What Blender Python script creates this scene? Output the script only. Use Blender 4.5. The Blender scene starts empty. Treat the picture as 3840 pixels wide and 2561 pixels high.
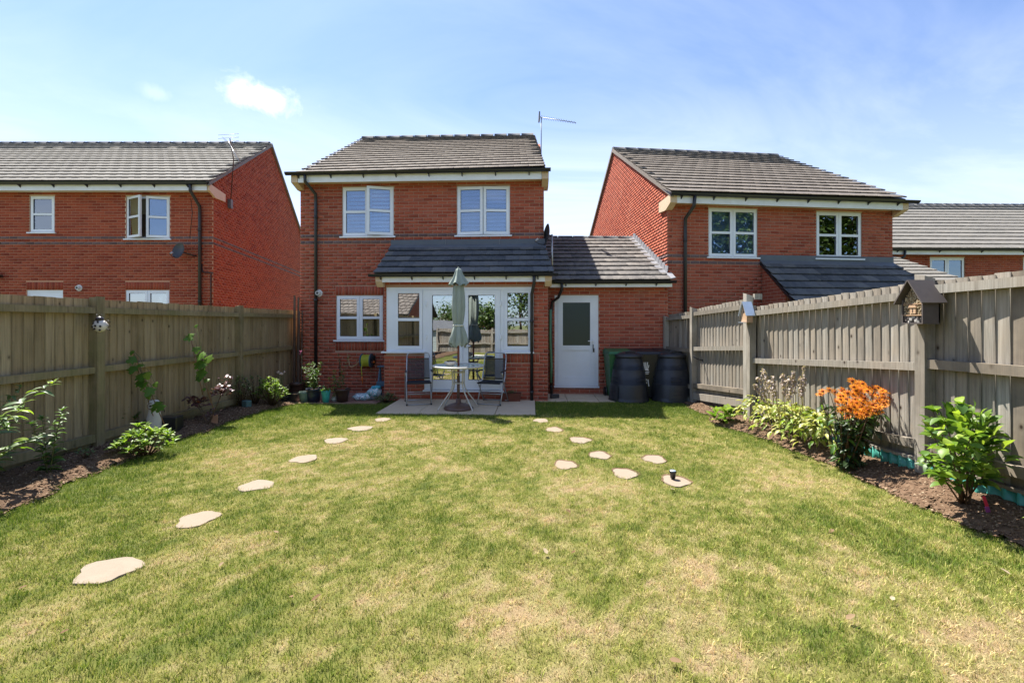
import bpy, math, random
import numpy as np
from mathutils import Vector, Matrix

random.seed(7)
rng = np.random.default_rng(7)
sc = bpy.context.scene
col = sc.collection

# ------------------------------------------------------------------ camera
F, HZ, CX, H = 1650.0, 1210.0, 1920.0, 1.55     # focal length in photo pixels, horizon row, centre column, eye height
cam_d = bpy.data.cameras.new('camera')
cam = bpy.data.objects.new('camera', cam_d)
col.objects.link(cam)
cam.location = (0, 0, H)
cam.rotation_euler = (math.radians(90), 0, 0)
cam_d.sensor_width = 36.0
cam_d.lens = 36.0 * F / 3840.0
cam_d.shift_y = -(1280.5 - HZ) / 3840.0
cam_d.clip_end = 2000
cam_d.clip_start = 0.05
sc.camera = cam

# ------------------------------------------------------------------ sun, sky, exposure
LIGHT = Vector((0.95, -1.17, -2.6)).normalized()          # the way the sunlight travels
sun_d = bpy.data.lights.new('sun', 'SUN')
sun_d.energy = 5.0
sun_d.angle = math.radians(0.53)
sun_d.color = (1.0, 0.955, 0.88)
sun = bpy.data.objects.new('sun', sun_d)
col.objects.link(sun)
sun.rotation_euler = LIGHT.to_track_quat('-Z', 'Y').to_euler()
sun.location = (-8, 10, 22)

world = bpy.data.worlds.new('World')
sc.world = world
world.use_nodes = True
wt = world.node_tree
wt.nodes.clear()

def nd(t, kind, ins=None, **attrs):
    n = t.nodes.new(kind)
    for k, v in attrs.items():
        setattr(n, k, v)
    if ins:
        for k, v in ins.items():
            s = n.inputs[k]
            if hasattr(v, 'is_output') or isinstance(v, bpy.types.NodeSocket):
                t.links.new(v, s)
            else:
                s.default_value = v
    return n

def ramp(t, fac, stops, interp='LINEAR'):
    n = t.nodes.new('ShaderNodeValToRGB')
    cr = n.color_ramp
    cr.interpolation = interp
    while len(cr.elements) < len(stops):
        cr.elements.new(0.5)
    for e, (p, c) in zip(cr.elements, stops):
        e.position = p
        e.color = (c[0], c[1], c[2], 1) if not isinstance(c, (int, float)) else (c, c, c, 1)
    if fac is not None:
        t.links.new(fac, n.inputs['Fac'])
    return n.outputs['Color']

def mixc(t, fac, a, b, blend='MIX'):
    n = t.nodes.new('ShaderNodeMix')
    n.data_type = 'RGBA'
    n.blend_type = blend
    for sock, v in ((n.inputs[0], fac), (n.inputs[6], a), (n.inputs[7], b)):
        if isinstance(v, bpy.types.NodeSocket):
            t.links.new(v, sock)
        elif isinstance(v, (int, float)):
            sock.default_value = v if sock.type == 'VALUE' else (v, v, v, 1)
        else:
            sock.default_value = (v[0], v[1], v[2], 1)
    return n.outputs[2]

def mth(t, op, a, b=None, c=None, clamp=False):
    n = t.nodes.new('ShaderNodeMath')
    n.operation = op
    n.use_clamp = clamp
    for i, v in enumerate((a, b, c)):
        if v is None:
            continue
        if isinstance(v, bpy.types.NodeSocket):
            t.links.new(v, n.inputs[i])
        else:
            n.inputs[i].default_value = v
    return n.outputs[0]

def noise(t, vec, scale, detail=4.0, rough=0.55, dist=0.0):
    n = nd(t, 'ShaderNodeTexNoise', {'Scale': scale, 'Detail': detail, 'Roughness': rough, 'Distortion': dist})
    if vec is not None:
        t.links.new(vec, n.inputs['Vector'])
    return n.outputs['Fac']

SUN_ELEV = math.asin(-LIGHT.z)
SUN_AZ = math.atan2(-LIGHT.x, -LIGHT.y)
sky = nd(wt, 'ShaderNodeTexSky', sky_type='NISHITA', sun_disc=False, sun_elevation=SUN_ELEV,
         sun_rotation=SUN_AZ, altitude=60.0, air_density=1.0, dust_density=0.7, ozone_density=2.2)
# thin high cloud and one small fair-weather cloud, laid over the whole dome
tc = nd(wt, 'ShaderNodeTexCoord').outputs['Generated']
sep = nd(wt, 'ShaderNodeSeparateXYZ', {'Vector': tc})
zc = mth(wt, 'ADD', mth(wt, 'MAXIMUM', sep.outputs['Z'], 0.0), 0.16)
px_ = mth(wt, 'DIVIDE', sep.outputs['X'], zc)
py_ = mth(wt, 'DIVIDE', sep.outputs['Y'], zc)
pv = nd(wt, 'ShaderNodeCombineXYZ', {'X': mth(wt, 'MULTIPLY', px_, 0.55), 'Y': mth(wt, 'MULTIPLY', py_, 1.35), 'Z': 0.0}).outputs[0]
wisp = noise(wt, pv, 0.9, 7.0, 0.6, 0.9)
wisp = ramp(wt, wisp, [(0.42, 0.0), (0.62, 0.30), (0.82, 0.70)])
big = noise(wt, pv, 0.33, 2.0, 0.5)
wispm = mth(wt, 'MULTIPLY', wisp, ramp(wt, big, [(0.35, 0.12), (0.62, 1.0)]))
def puff(direction, r, sx=1.0, flat=2.3):
    d = Vector(direction).normalized()
    rt = Vector((d.y, -d.x, 0)).normalized()
    up = rt.cross(d) * -1 if rt.cross(d).z < 0 else rt.cross(d)
    a = nd(wt, 'ShaderNodeVectorMath', {0: tc, 1: tuple(rt)}, operation='DOT_PRODUCT').outputs['Value']
    b = nd(wt, 'ShaderNodeVectorMath', {0: tc, 1: tuple(up)}, operation='DOT_PRODUCT').outputs['Value']
    a0 = rt.dot(d); b0 = up.dot(d)
    a = mth(wt, 'DIVIDE', mth(wt, 'SUBTRACT', a, a0), r * sx)
    b = mth(wt, 'DIVIDE', mth(wt, 'SUBTRACT', b, b0), r * sx / flat)
    front = nd(wt, 'ShaderNodeVectorMath', {0: tc, 1: tuple(d)}, operation='DOT_PRODUCT').outputs['Value']
    rr = mth(wt, 'SQRT', mth(wt, 'ADD', mth(wt, 'MULTIPLY', a, a), mth(wt, 'MULTIPLY', b, b)))
    nz = noise(wt, tc, 15.0, 8.0, 0.66, 0.5)
    v = mth(wt, 'SUBTRACT', mth(wt, 'ADD', mth(wt, 'MULTIPLY', nz, 1.9), -0.05), rr)
    v = ramp(wt, v, [(0.05, 0.0), (0.36, 0.22), (0.85, 0.82)])
    return mth(wt, 'MULTIPLY', v, mth(wt, 'GREATER_THAN', front, 0.3))
p1 = puff(((1010 - CX) / F, 1, (HZ - 378) / F), 0.108)
p2 = puff(((590 - CX) / F, 1, (HZ - 352) / F), 0.045)
cl = mth(wt, 'MAXIMUM', mth(wt, 'MAXIMUM', wispm, p1), mth(wt, 'MULTIPLY', p2, 0.2))
# summer haze: the air whitens toward the horizon all the way round
hz = ramp(wt, sep.outputs['Z'], [(0.0, 0.82), (0.14, 0.60), (0.28, 0.36), (0.44, 0.10), (0.70, 0.0)])
# haze scatters forwards: it is thicker towards the sun's side of the sky than away from it
towards = nd(wt, 'ShaderNodeVectorMath', {0: tc, 1: (math.sin(SUN_AZ), math.cos(SUN_AZ), 0.0)}, operation='DOT_PRODUCT').outputs['Value']
hz = mth(wt, 'MULTIPLY', hz, nd(wt, 'ShaderNodeMapRange', {'Value': towards, 'From Min': -0.9, 'From Max': 0.5, 'To Min': 0.12, 'To Max': 1.0}).outputs[0])
skyc = mixc(wt, 1.0, sky.outputs['Color'], (0.72, 0.92, 1.20), 'MULTIPLY')
skyc = mixc(wt, hz, skyc, (8.0, 8.3, 8.8))
skyc = mixc(wt, cl, skyc, (10.0, 10.2, 10.6))
bg = nd(wt, 'ShaderNodeBackground', {'Color': skyc, 'Strength': 0.066})
wo = nd(wt, 'ShaderNodeOutputWorld')
wt.links.new(bg.outputs[0], wo.inputs['Surface'])

sc.view_settings.view_transform = 'Standard'
sc.view_settings.look = 'None'
sc.view_settings.exposure = 1.48
sc.view_settings.gamma = 1.0
sc.view_settings.use_curve_mapping = False
sc.render.engine = 'CYCLES'
sc.cycles.max_bounces = 8
sc.cycles.diffuse_bounces = 4
sc.cycles.transparent_max_bounces = 12
sc.cycles.use_denoising = True

# ------------------------------------------------------------------ placement helpers
def gz(y):                       # the lawn falls gently towards the houses
    return -0.013 * min(max(y - 2.0, 0.0), 9.0)

def gnd(px, py, dz=0.0):         # photo pixel -> point on the garden ground (dz above the lawn)
    off = py - HZ
    d = (H - dz - 0.026) * F / (off - 0.013 * F)
    if d < 2.0:
        d = (H - dz) * F / off
    return Vector(((px - CX) / F * d, d, gz(d) + dz))

def at(px, py, d):
    return Vector(((px - CX) / F * d, d, H + (HZ - py) / F * d))

class Frame:                     # a building's own axes: u along its front, v into it, z up
    def __init__(s, O, U, V):
        s.O, s.U, s.V = Vector((O[0], O[1], 0)), Vector((U[0], U[1], 0)), Vector((V[0], V[1], 0))
    def W(s, u, v, z):
        p = s.O + s.U * u + s.V * v
        return Vector((p.x, p.y, z))
    def hit(s, px, py, v=0.0):   # pixel -> (u, z) on the plane v
        r = (px - CX) / F
        ox, oy = s.O.x + s.V.x * v, s.O.y + s.V.y * v
        u = (ox - r * oy) / (r * s.U.y - s.U.x)
        d = oy + s.U.y * u
        return u, H + (HZ - py) / F * d
    def rect(s, x0, y0, x1, y1, v=0.0):
        a = s.hit(x0, (y0 + y1) / 2, v)[0]; b = s.hit(x1, (y0 + y1) / 2, v)[0]
        xm = (x0 + x1) / 2
        return (a, b, s.hit(xm, y1, v)[1], s.hit(xm, y0, v)[1])

# ------------------------------------------------------------------ object helpers
WL = {}                          # world position of every object's origin (all parents are pure translations)
def tag(o, label=None, cat=None, group=None, kind=None):
    if label: o['label'] = label
    if cat: o['category'] = cat
    if group: o['group'] = group
    if kind: o['kind'] = kind
    return o

def thing(name, loc, label, cat, group=None):
    o = bpy.data.objects.new(name, None)
    o.empty_display_size = 0.1
    col.objects.link(o)
    o.location = loc
    WL[o.name] = Vector(loc)
    return tag(o, label, cat, group)

def link_mesh(name, me, parent, loc):
    o = bpy.data.objects.new(name, me)
    col.objects.link(o)
    pl = WL[parent.name] if parent else Vector((0, 0, 0))
    if parent: o.parent = parent
    o.location = loc - pl
    WL[o.name] = loc.copy()
    return o

def inst(name, me, M, parent):   # an object sharing mesh data, at world matrix M
    o = bpy.data.objects.new(name, me)
    col.objects.link(o)
    if parent:
        o.parent = parent
        M = Matrix.Translation(-WL[parent.name]) @ M
    o.matrix_basis = M
    return o

def np_mesh(name, V, Fq, mats, midx=None, smooth=False, attrs=None):
    """V (n,3), Fq list of int arrays (each (m,k)); one mesh from numpy arrays"""
    me = bpy.data.meshes.new(name)
    V = np.asarray(V, dtype=np.float32)
    me.vertices.add(len(V))
    me.vertices.foreach_set('co', V.ravel())
    loops, starts, totals, off = [], [], [], 0
    for f in Fq:
        f = np.asarray(f, dtype=np.int32)
        m, k = f.shape
        loops.append(f.ravel())
        starts.append(off + np.arange(m, dtype=np.int32) * k)
        totals.append(np.full(m, k, dtype=np.int32))
        off += m * k
    loops = np.concatenate(loops); starts = np.concatenate(starts)
    me.loops.add(len(loops))
    me.loops.foreach_set('vertex_index', loops)
    me.polygons.add(len(starts))
    me.polygons.foreach_set('loop_start', starts)
    if midx is not None:
        me.polygons.foreach_set('material_index', np.asarray(midx, dtype=np.int32))
    me.update(calc_edges=True)
    if smooth:
        me.polygons.foreach_set('use_smooth', np.ones(len(starts), dtype=bool))
    for k, arr in (attrs or {}).items():
        a = me.attributes.new(k, 'FLOAT', 'POINT')
        a.data.foreach_set('value', np.asarray(arr, dtype=np.float32))
    for m in mats:
        me.materials.append(m)
    return me

class MB:
    """collects shapes, builds ONE mesh object; every point passes through f(x,y,z)"""
    def __init__(s, f=None):
        s.v, s.fc, s.mi, s.sm = [], [], [], []
        s.f = f or (lambda x, y, z: Vector((x, y, z)))
        s.m = 0
    def face(s, idx, smooth=False):
        s.fc.append(idx); s.mi.append(s.m); s.sm.append(smooth)
    def pts(s, P):
        i = len(s.v)
        s.v += [s.f(*p) for p in P]
        return i
    def box(s, x0, x1, y0, y1, z0, z1):
        i = s.pts([(x0, y0, z0), (x1, y0, z0), (x1, y1, z0), (x0, y1, z0), (x0, y0, z1), (x1, y0, z1), (x1, y1, z1), (x0, y1, z1)])
        for q in ((0, 3, 2, 1), (4, 5, 6, 7), (0, 1, 5, 4), (1, 2, 6, 5), (2, 3, 7, 6), (3, 0, 4, 7)):
            s.face([i + k for k in q])
        return s
    def cbox(s, c, e, rz=0.0, b=0.0):
        """box centred at c with half extents e, chamfered by b on the vertical and top edges"""
        ca, sa = math.cos(rz), math.sin(rz)
        if b <= 0:
            P = [(x, y, z) for z in (-e[2], e[2]) for x, y in ((-e[0], -e[1]), (e[0], -e[1]), (e[0], e[1]), (-e[0], e[1]))]
            P = [(c[0] + x * ca - y * sa, c[1] + x * sa + y * ca, c[2] + z) for x, y, z in P]
            i = s.pts(P)
            for q in ((0, 3, 2, 1), (4, 5, 6, 7), (0, 1, 5, 4), (1, 2, 6, 5), (2, 3, 7, 6), (3, 0, 4, 7)):
                s.face([i + k for k in q])
        else:
            def ring(ex, ey, z, bb):
                return [(-ex + bb, -ey, z), (ex - bb, -ey, z), (ex, -ey + bb, z), (ex, ey - bb, z), (ex - bb, ey, z), (-ex + bb, ey, z), (-ex, ey - bb, z), (-ex, -ey + bb, z)]
            R = [ring(e[0] - b, e[1] - b, -e[2], b * .5), ring(e[0], e[1], -e[2] + b, b), ring(e[0], e[1], e[2] - b, b), ring(e[0] - b, e[1] - b, e[2], b * .5)]
            rings = []
            for r in R:
                rings.append(s.pts([(c[0] + x * ca - y * sa, c[1] + x * sa + y * ca, c[2] + z) for x, y, z in r]))
            for a, bb in zip(rings, rings[1:]):
                for k in range(8):
                    s.face([a + k, a + (k + 1) % 8, bb + (k + 1) % 8, bb + k])
            s.face([rings[0] + k for k in range(7, -1, -1)]); s.face([rings[-1] + k for k in range(8)])
        return s
    def prism(s, poly, d):
        """poly: list of points, extruded by vector d"""
        n = len(poly)
        i = s.pts(poly)
        j = s.pts([(p[0] + d[0], p[1] + d[1], p[2] + d[2]) for p in poly])
        s.face([i + k for k in range(n)]); s.face([j + k for k in range(n - 1, -1, -1)])
        for k in range(n):
            s.face([i + k, j + k, j + (k + 1) % n, i + (k + 1) % n])
        return s
    def tube(s, path, r, seg=8, cap=True, smooth=True):
        P = [s.f(*p) for p in path]
        R = r if isinstance(r, (list, tuple)) else [r] * len(P)
        prev = None; rings = []
        for k, p in enumerate(P):
            t = (P[min(k + 1, len(P) - 1)] - P[max(k - 1, 0)])
            if t.length < 1e-9: t = Vector((0, 0, 1))
            t.normalize()
            if prev is None:
                a = Vector((0, 0, 1)) if abs(t.z) < 0.9 else Vector((1, 0, 0))
                x = t.cross(a).normalized()
            else:
                x = (prev - t * prev.dot(t))
                x = x.normalized() if x.length > 1e-6 else t.orthogonal().normalized()
            prev = x
            y = t.cross(x)
            i = len(s.v)
            for q in range(seg):
                an = 2 * math.pi * q / seg
                s.v.append(p + (x * math.cos(an) + y * math.sin(an)) * R[k])
            rings.append(i)
        for a, b in zip(rings, rings[1:]):
            for q in range(seg):
                s.face([a + q, a + (q + 1) % seg, b + (q + 1) % seg, b + q], smooth)
        if cap:
            s.face([rings[0] + q for q in range(seg - 1, -1, -1)]); s.face([rings[-1] + q for q in range(seg)])
        return s
    def lathe(s, c, prof, seg=20, smooth=True, mod=None, sx=1.0, sy=1.0):
        """prof: list of (radius, z); mod(angle, k) scales the radius"""
        rings = []
        for k, (r, z) in enumerate(prof):
            if r < 1e-6:
                rings.append((s.pts([(c[0], c[1], c[2] + z)]), 1)); continue
            P = []
            for q in range(seg):
                an = 2 * math.pi * q / seg
                rr = r * (mod(an, k) if mod else 1.0)
                P.append((c[0] + rr * math.cos(an) * sx, c[1] + rr * math.sin(an) * sy, c[2] + z))
            rings.append((s.pts(P), seg))
        for (a, na), (b, nb) in zip(rings, rings[1:]):
            for q in range(seg):
                q2 = (q + 1) % seg
                if na == 1 and nb == 1: continue
                if na == 1: s.face([a, b + q2, b + q], smooth)
                elif nb == 1: s.face([a + q, a + q2, b], smooth)
                else: s.face([a + q, a + q2, b + q2, b + q], smooth)
        return s
    def build(s, name, mats, parent=None, label=None, cat=None, group=None, kind=None, base=True):
        mats = mats if isinstance(mats, (list, tuple)) else [mats]
        V = np.array([tuple(v) for v in s.v], dtype=np.float64)
        lo, hi = V.min(0), V.max(0)
        loc = Vector(((lo[0] + hi[0]) / 2, (lo[1] + hi[1]) / 2, lo[2] if base else (lo[2] + hi[2]) / 2))
        V = V - np.array(tuple(loc))
        me = bpy.data.meshes.new(name)
        me.from_pydata([tuple(p) for p in V], [], s.fc)
        me.polygons.foreach_set('material_index', s.mi)
        me.polygons.foreach_set('use_smooth', s.sm)
        for m in mats: me.materials.append(m)
        me.update()
        o = link_mesh(name, me, parent, loc)
        return tag(o, label, cat, group, kind)

def lerp(a, b, t): return a + (b - a) * t

# pieces (bricks, tiles, boards): 4x4 matrices over a shared unit mesh
BOX_V = np.array([(x, y, z) for z in (0, 1) for x, y in ((0, 0), (1, 0), (1, 1), (0, 1))], dtype=float)
BOX_F = np.array([(0, 1, 5, 4), (1, 2, 6, 5), (3, 0, 4, 7), (4, 5, 6, 7), (0, 3, 2, 1)])
TILE_V = np.array([(0, 0, .42), (1, 0, .42), (1, 1, -.05), (0, 1, -.05), (0, 0, 1), (1, 0, 1), (1, 1, .18), (0, 1, .18)], dtype=float)
UNIT = {}
def unit(kind, mat):
    k = (kind, mat.name)
    if k not in UNIT:
        V = TILE_V if kind == 'tile' else BOX_V
        UNIT[k] = np_mesh(kind, V, [BOX_F], [mat])
    return UNIT[k]

def proj_size(M):                # how large a piece shows from the camera (0 when out of frame)
    p = M @ Vector((.5, .5, .5))
    if p.y < 0.3: return 0
    x = CX + p.x / p.y * F; y = HZ - (p.z - H) / p.y * F
    if not (-40 < x < 3880 and -40 < y < 2600): return 0
    c = [M @ Vector(q) for q in ((0, 0, 0), (1, 0, 0), (1, 0, 1), (0, 0, 1), (0, 1, 1), (1, 1, 1))]
    s = [(F * q.x / max(q.y, .3), F * q.z / max(q.y, .3)) for q in c]
    def ar(i, j, k, l):
        P = [s[i], s[j], s[k], s[l]]
        return abs(sum(P[a][0] * P[(a + 1) % 4][1] - P[(a + 1) % 4][0] * P[a][1] for a in range(4))) / 2
    return ar(0, 1, 2, 3) + ar(3, 2, 5, 4)

def emit(kind, name, rest_name, pieces, limit=300):
    """pieces: list of (M, mat, parent, hidden). The largest in view become objects, the rest one mesh per parent"""
    order = sorted(range(len(pieces)), key=lambda i: -(0 if pieces[i][3] else proj_size(pieces[i][0])))
    top = [i for i in order[:limit] if not pieces[i][3] and proj_size(pieces[i][0]) > 0]
    ts = set(top)
    for i in sorted(top):
        M, mat, par, _ = pieces[i]
        inst(name, unit(kind, mat), M, par)
    rest = {}
    for i, p in enumerate(pieces):
        if i not in ts:
            rest.setdefault(p[2].name, []).append(p)
    V0 = TILE_V if kind == 'tile' else BOX_V
    for pn, L in rest.items():
        par = L[0][2]
        mats = []
        Ms = np.array([[list(r) for r in p[0]] for p in L])
        V = np.einsum('nij,kj->nki', Ms[:, :3, :3], V0) + Ms[:, None, :3, 3]
        mi = []
        for p in L:
            if p[1] not in mats: mats.append(p[1])
            mi.append(mats.index(p[1]))
        fac = (BOX_F[None] + (np.arange(len(L)) * 8)[:, None, None]).reshape(-1, 4)
        V = V.reshape(-1, 3)
        c = V.mean(0)
        me = np_mesh(rest_name, V - c, [fac], mats, np.repeat(mi, len(BOX_F)))
        o = link_mesh(rest_name, me, par, Vector(c))
        o['kind'] = 'stuff'

# ------------------------------------------------------------------ materials
def newmat(name):
    m = bpy.data.materials.new(name)
    m.use_nodes = True
    t = m.node_tree
    t.nodes.clear()
    out = t.nodes.new('ShaderNodeOutputMaterial')
    return m, t, out

def rnd(t):                      # one random number per object or, in a joined mesh, per loose piece
    g = t.nodes.new('ShaderNodeNewGeometry').outputs['Random Per Island']
    o = t.nodes.new('ShaderNodeObjectInfo').outputs['Random']
    return mth(t, 'FRACT', mth(t, 'ADD', mth(t, 'MULTIPLY', g, 3.7), mth(t, 'MULTIPLY', o, 5.3)))

def pos(t): return t.nodes.new('ShaderNodeNewGeometry').outputs['Position']

def scaled(t, v, s):
    return nd(t, 'ShaderNodeVectorMath', {0: v, 1: s}, operation='MULTIPLY').outputs[0]

def bsdf(t, out, colr, rough=0.8, spec=0.3, bump=None, bs=0.3, bd=0.01, metal=0.0):
    p = nd(t, 'ShaderNodeBsdfPrincipled')
    for k, v in (('Base Color', colr), ('Roughness', rough), ('Specular IOR Level', spec), ('Metallic', metal)):
        if isinstance(v, bpy.types.NodeSocket): t.links.new(v, p.inputs[k])
        elif isinstance(v, (int, float)): p.inputs[k].default_value = v
        else: p.inputs[k].default_value = (v[0], v[1], v[2], 1)
    if bump is not None:
        b = nd(t, 'ShaderNodeBump', {'Strength': bs, 'Distance': bd, 'Height': bump})
        t.links.new(b.outputs[0], p.inputs['Normal'])
    t.links.new(p.outputs[0], out.inputs['Surface'])
    return p

MAT = {}
def simple(name, c, rough=0.6, spec=0.3, var=0.0, nscale=8.0, bs=0.0, metal=0.0):
    m, t, out = newmat(name)
    v = pos(t)
    n = noise(t, v, nscale, 4.0)
    k = 0.12 + var
    cc = mixc(t, n, tuple(x * (1 - k) for x in c), tuple(min(1, x * (1 + k)) for x in c))
    if var > 0.05:
        cc = mixc(t, mth(t, 'MULTIPLY', rnd(t), 0.6), cc, tuple(x * (1 - var) for x in c))
    bsdf(t, out, cc, rough, spec, n if bs else None, bs, 0.004, metal)
    MAT[name] = m
    return m

def brickmat(name, stops, stain=0.35):
    m, t, out = newmat(name)
    v = pos(t)
    r = rnd(t)
    c = ramp(t, r, stops)
    n = noise(t, v, 42.0, 5.0, 0.65)
    c = mixc(t, ramp(t, n, [(0.38, 0.0), (0.72, 0.55)]), c, tuple(x * 0.62 for x in stops[1][1]))
    # pale lime bloom in drifting patches
    b1 = noise(t, v, 1.1, 4.0, 0.6, 0.4)
    b2 = noise(t, scaled(t, v, (9.0, 9.0, 2.2)), 1.6, 5.0, 0.7)
    lime = mth(t, 'MULTIPLY', ramp(t, b1, [(0.50, 0.0), (0.75, 1.0)]), ramp(t, b2, [(0.45, 0.0), (0.70, 1.0)]))
    c = mixc(t, mth(t, 'MULTIPLY', lime, stain), c, (0.52, 0.30, 0.22))
    bsdf(t, out, c, 0.88, 0.2, n, 0.45, 0.006)
    MAT[name] = m
    return m

BRICK = brickmat('brick_red', [(0.0, (0.270, 0.058, 0.034)), (0.35, (0.405, 0.098, 0.055)), (0.7, (0.460, 0.125, 0.070)), (1.0, (0.350, 0.105, 0.068))])
BRICKL = brickmat('brick_deep_red', [(0.0, (0.235, 0.042, 0.024)), (0.4, (0.360, 0.072, 0.036)), (0.75, (0.420, 0.095, 0.045)), (1.0, (0.290, 0.070, 0.042))], 0.15)
BRICKG = brickmat('brick_blue_grey', [(0.0, (0.105, 0.070, 0.072)), (0.4, (0.165, 0.110, 0.112)), (0.8, (0.200, 0.135, 0.132)), (1.0, (0.140, 0.080, 0.078))], 0.2)

def mortar(name, c):
    m, t, out = newmat(name)
    v = pos(t)
    n = noise(t, v, 30.0, 5.0, 0.6)
    n2 = noise(t, v, 1.4, 4.0, 0.6)
    cc = mixc(t, n, tuple(x * 0.72 for x in c), tuple(x * 1.1 for x in c))
    cc = mixc(t, ramp(t, n2, [(0.35, 0.0), (0.7, 0.6)]), cc, tuple(x * 0.7 for x in c))
    bsdf(t, out, cc, 0.95, 0.1, n, 0.4, 0.006)
    MAT[name] = m
    return m
MORTAR = mortar('mortar', (0.50, 0.310, 0.220))
MORTARL = mortar('mortar_warm', (0.60, 0.310, 0.195))

def brick_tex(name):             # walls turned away from the garden
    m, t, out = newmat(name)
    v = pos(t)
    s = nd(t, 'ShaderNodeSeparateXYZ', {'Vector': v})
    xy = mth(t, 'ADD', s.outputs['X'], s.outputs['Y'])
    vv = nd(t, 'ShaderNodeCombineXYZ', {'X': xy, 'Y': s.outputs['Z']}).outputs[0]
    b = nd(t, 'ShaderNodeTexBrick', {'Vector': vv, 'Color1': (.30, .07, .04, 1), 'Color2': (.37, .10, .05, 1), 'Mortar': (.40, .24, .16, 1), 'Scale': 1.0,
                                      'Mortar Size': 0.006, 'Brick Width': 0.225, 'Row Height': 0.075})
    bsdf(t, out, b.outputs['Color'], 0.9, 0.2)
    MAT[name] = m
    return m
BRICKT = brick_tex('brick_plain_wall')

def tilemat(name, stops, lichen, lam, speck=(0.05, 0.045, 0.04)):
    m, t, out = newmat(name)
    v = pos(t)
    c = ramp(t, rnd(t), stops)
    n = noise(t, v, 60.0, 5.0, 0.7)
    c = mixc(t, ramp(t, n, [(0.42, 0.0), (0.68, 0.55)]), c, speck)
    n2 = noise(t, v, 9.0, 6.0, 0.7, 0.4)
    c = mixc(t, mth(t, 'MULTIPLY', ramp(t, n2, [(0.48, 0.0), (0.66, 1.0)]), lam), c, lichen)
    n3 = noise(t, v, 110.0, 2.0, 0.5)
    c = mixc(t, ramp(t, n3, [(0.68, 0.0), (0.74, 0.7)]), c, tuple(min(.75, x * 2.2) for x in lichen))
    bsdf(t, out, c, 0.85, 0.25, n, 0.5, 0.006)
    MAT[name] = m
    return m
TILE = tilemat('roof_tile_weathered', [(0.0, (0.168, 0.142, 0.120)), (0.5, (0.190, 0.162, 0.138)), (1.0, (0.210, 0.180, 0.152))], (0.27, 0.24, 0.20), 0.35, (0.10, 0.088, 0.076))
TILEG = tilemat('roof_tile_grey', [(0.0, (0.182, 0.170, 0.148)), (0.5, (0.200, 0.187, 0.165)), (1.0, (0.222, 0.205, 0.178))], (0.27, 0.255, 0.22), 0.35, (0.11, 0.10, 0.088))
TILED = tilemat('roof_tile_slate', [(0.0, (0.060, 0.066, 0.075)), (0.3, (0.090, 0.095, 0.104)), (0.6, (0.118, 0.122, 0.128)), (0.85, (0.165, 0.160, 0.155)), (1.0, (0.085, 0.088, 0.098))], (0.20, 0.195, 0.18), 0.35, (0.035, 0.037, 0.042))
TILEK = tilemat('roof_tile_garage', [(0.0, (0.095, 0.088, 0.082)), (0.5, (0.135, 0.122, 0.112)), (1.0, (0.178, 0.158, 0.140))], (0.26, 0.235, 0.20), 0.6, (0.04, 0.038, 0.036))

WHITE = simple('white_upvc', (0.79, 0.82, 0.86), 0.32, 0.45, 0.0, 2.0)
FASCIA = simple('fascia_white', (0.80, 0.81, 0.82), 0.45, 0.35, 0.03, 5.0)
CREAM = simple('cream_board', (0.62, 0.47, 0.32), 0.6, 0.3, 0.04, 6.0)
BLACKP = simple('black_plastic', (0.018, 0.018, 0.020), 0.35, 0.5)
LEAD = simple('lead_sheet', (0.115, 0.130, 0.152), 0.55, 0.4, 0.18, 3.5, 0.15)
LEADP = simple('lead_pale', (0.19, 0.19, 0.205), 0.55, 0.4, 0.2, 12.0, 0.2)
DARKROOM = simple('room_plaster', (0.30, 0.28, 0.26), 0.9, 0.1)
CURTAIN = simple('curtain_cloth', (0.62, 0.63, 0.66), 0.9, 0.1, 0.05, 3.0)
BLIND = simple('blind_slat', (0.78, 0.80, 0.84), 0.55, 0.3)
GALV = simple('galvanised_metal', (0.42, 0.42, 0.41), 0.4, 0.5, 0.06, 20.0, 0, 0.6)
DARKM = simple('dark_metal', (0.05, 0.05, 0.055), 0.45, 0.5, 0, 10.0, 0, 0.4)

def glassmat(name, refl=0.16, tint=(0.80, 0.86, 0.88), rough=0.0):
    m, t, out = newmat(name)
    gl = nd(t, 'ShaderNodeBsdfGlossy', {'Color': (0.95, 0.97, 1.0, 1), 'Roughness': rough})
    tr = nd(t, 'ShaderNodeBsdfTransparent', {'Color': (*tint, 1)})
    fr = nd(t, 'ShaderNodeFresnel', {'IOR': 1.55})
    # double glazing: four faces reflect; a little waviness from the seal pressure
    n = noise(t, pos(t), 1.7, 2.0)
    b = nd(t, 'ShaderNodeBump', {'Strength': 0.05, 'Distance': 0.02, 'Height': n})
    t.links.new(b.outputs[0], gl.inputs['Normal'])
    f = mth(t, 'ADD', mth(t, 'MULTIPLY', fr.outputs[0], 2.2), refl, clamp=True)
    mx = nd(t, 'ShaderNodeMixShader', {0: f, 1: tr.outputs[0], 2: gl.outputs[0]})
    t.links.new(mx.outputs[0], out.inputs['Surface'])
    MAT[name] = m
    return m
GLASS = glassmat('window_glass', 0.20)
GLASSD = glassmat('door_glass', 0.36, (0.42, 0.46, 0.48))
GLASSU = glassmat('upper_glass', 0.11, (0.66, 0.76, 0.88))
m, t, out = newmat('obscure_glass')
n_ = noise(t, pos(t), 90.0, 3.0)
bsdf(t, out, (0.012, 0.028, 0.022), 0.28, 0.6, n_, 0.35, 0.004)
OBSC = m

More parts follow.
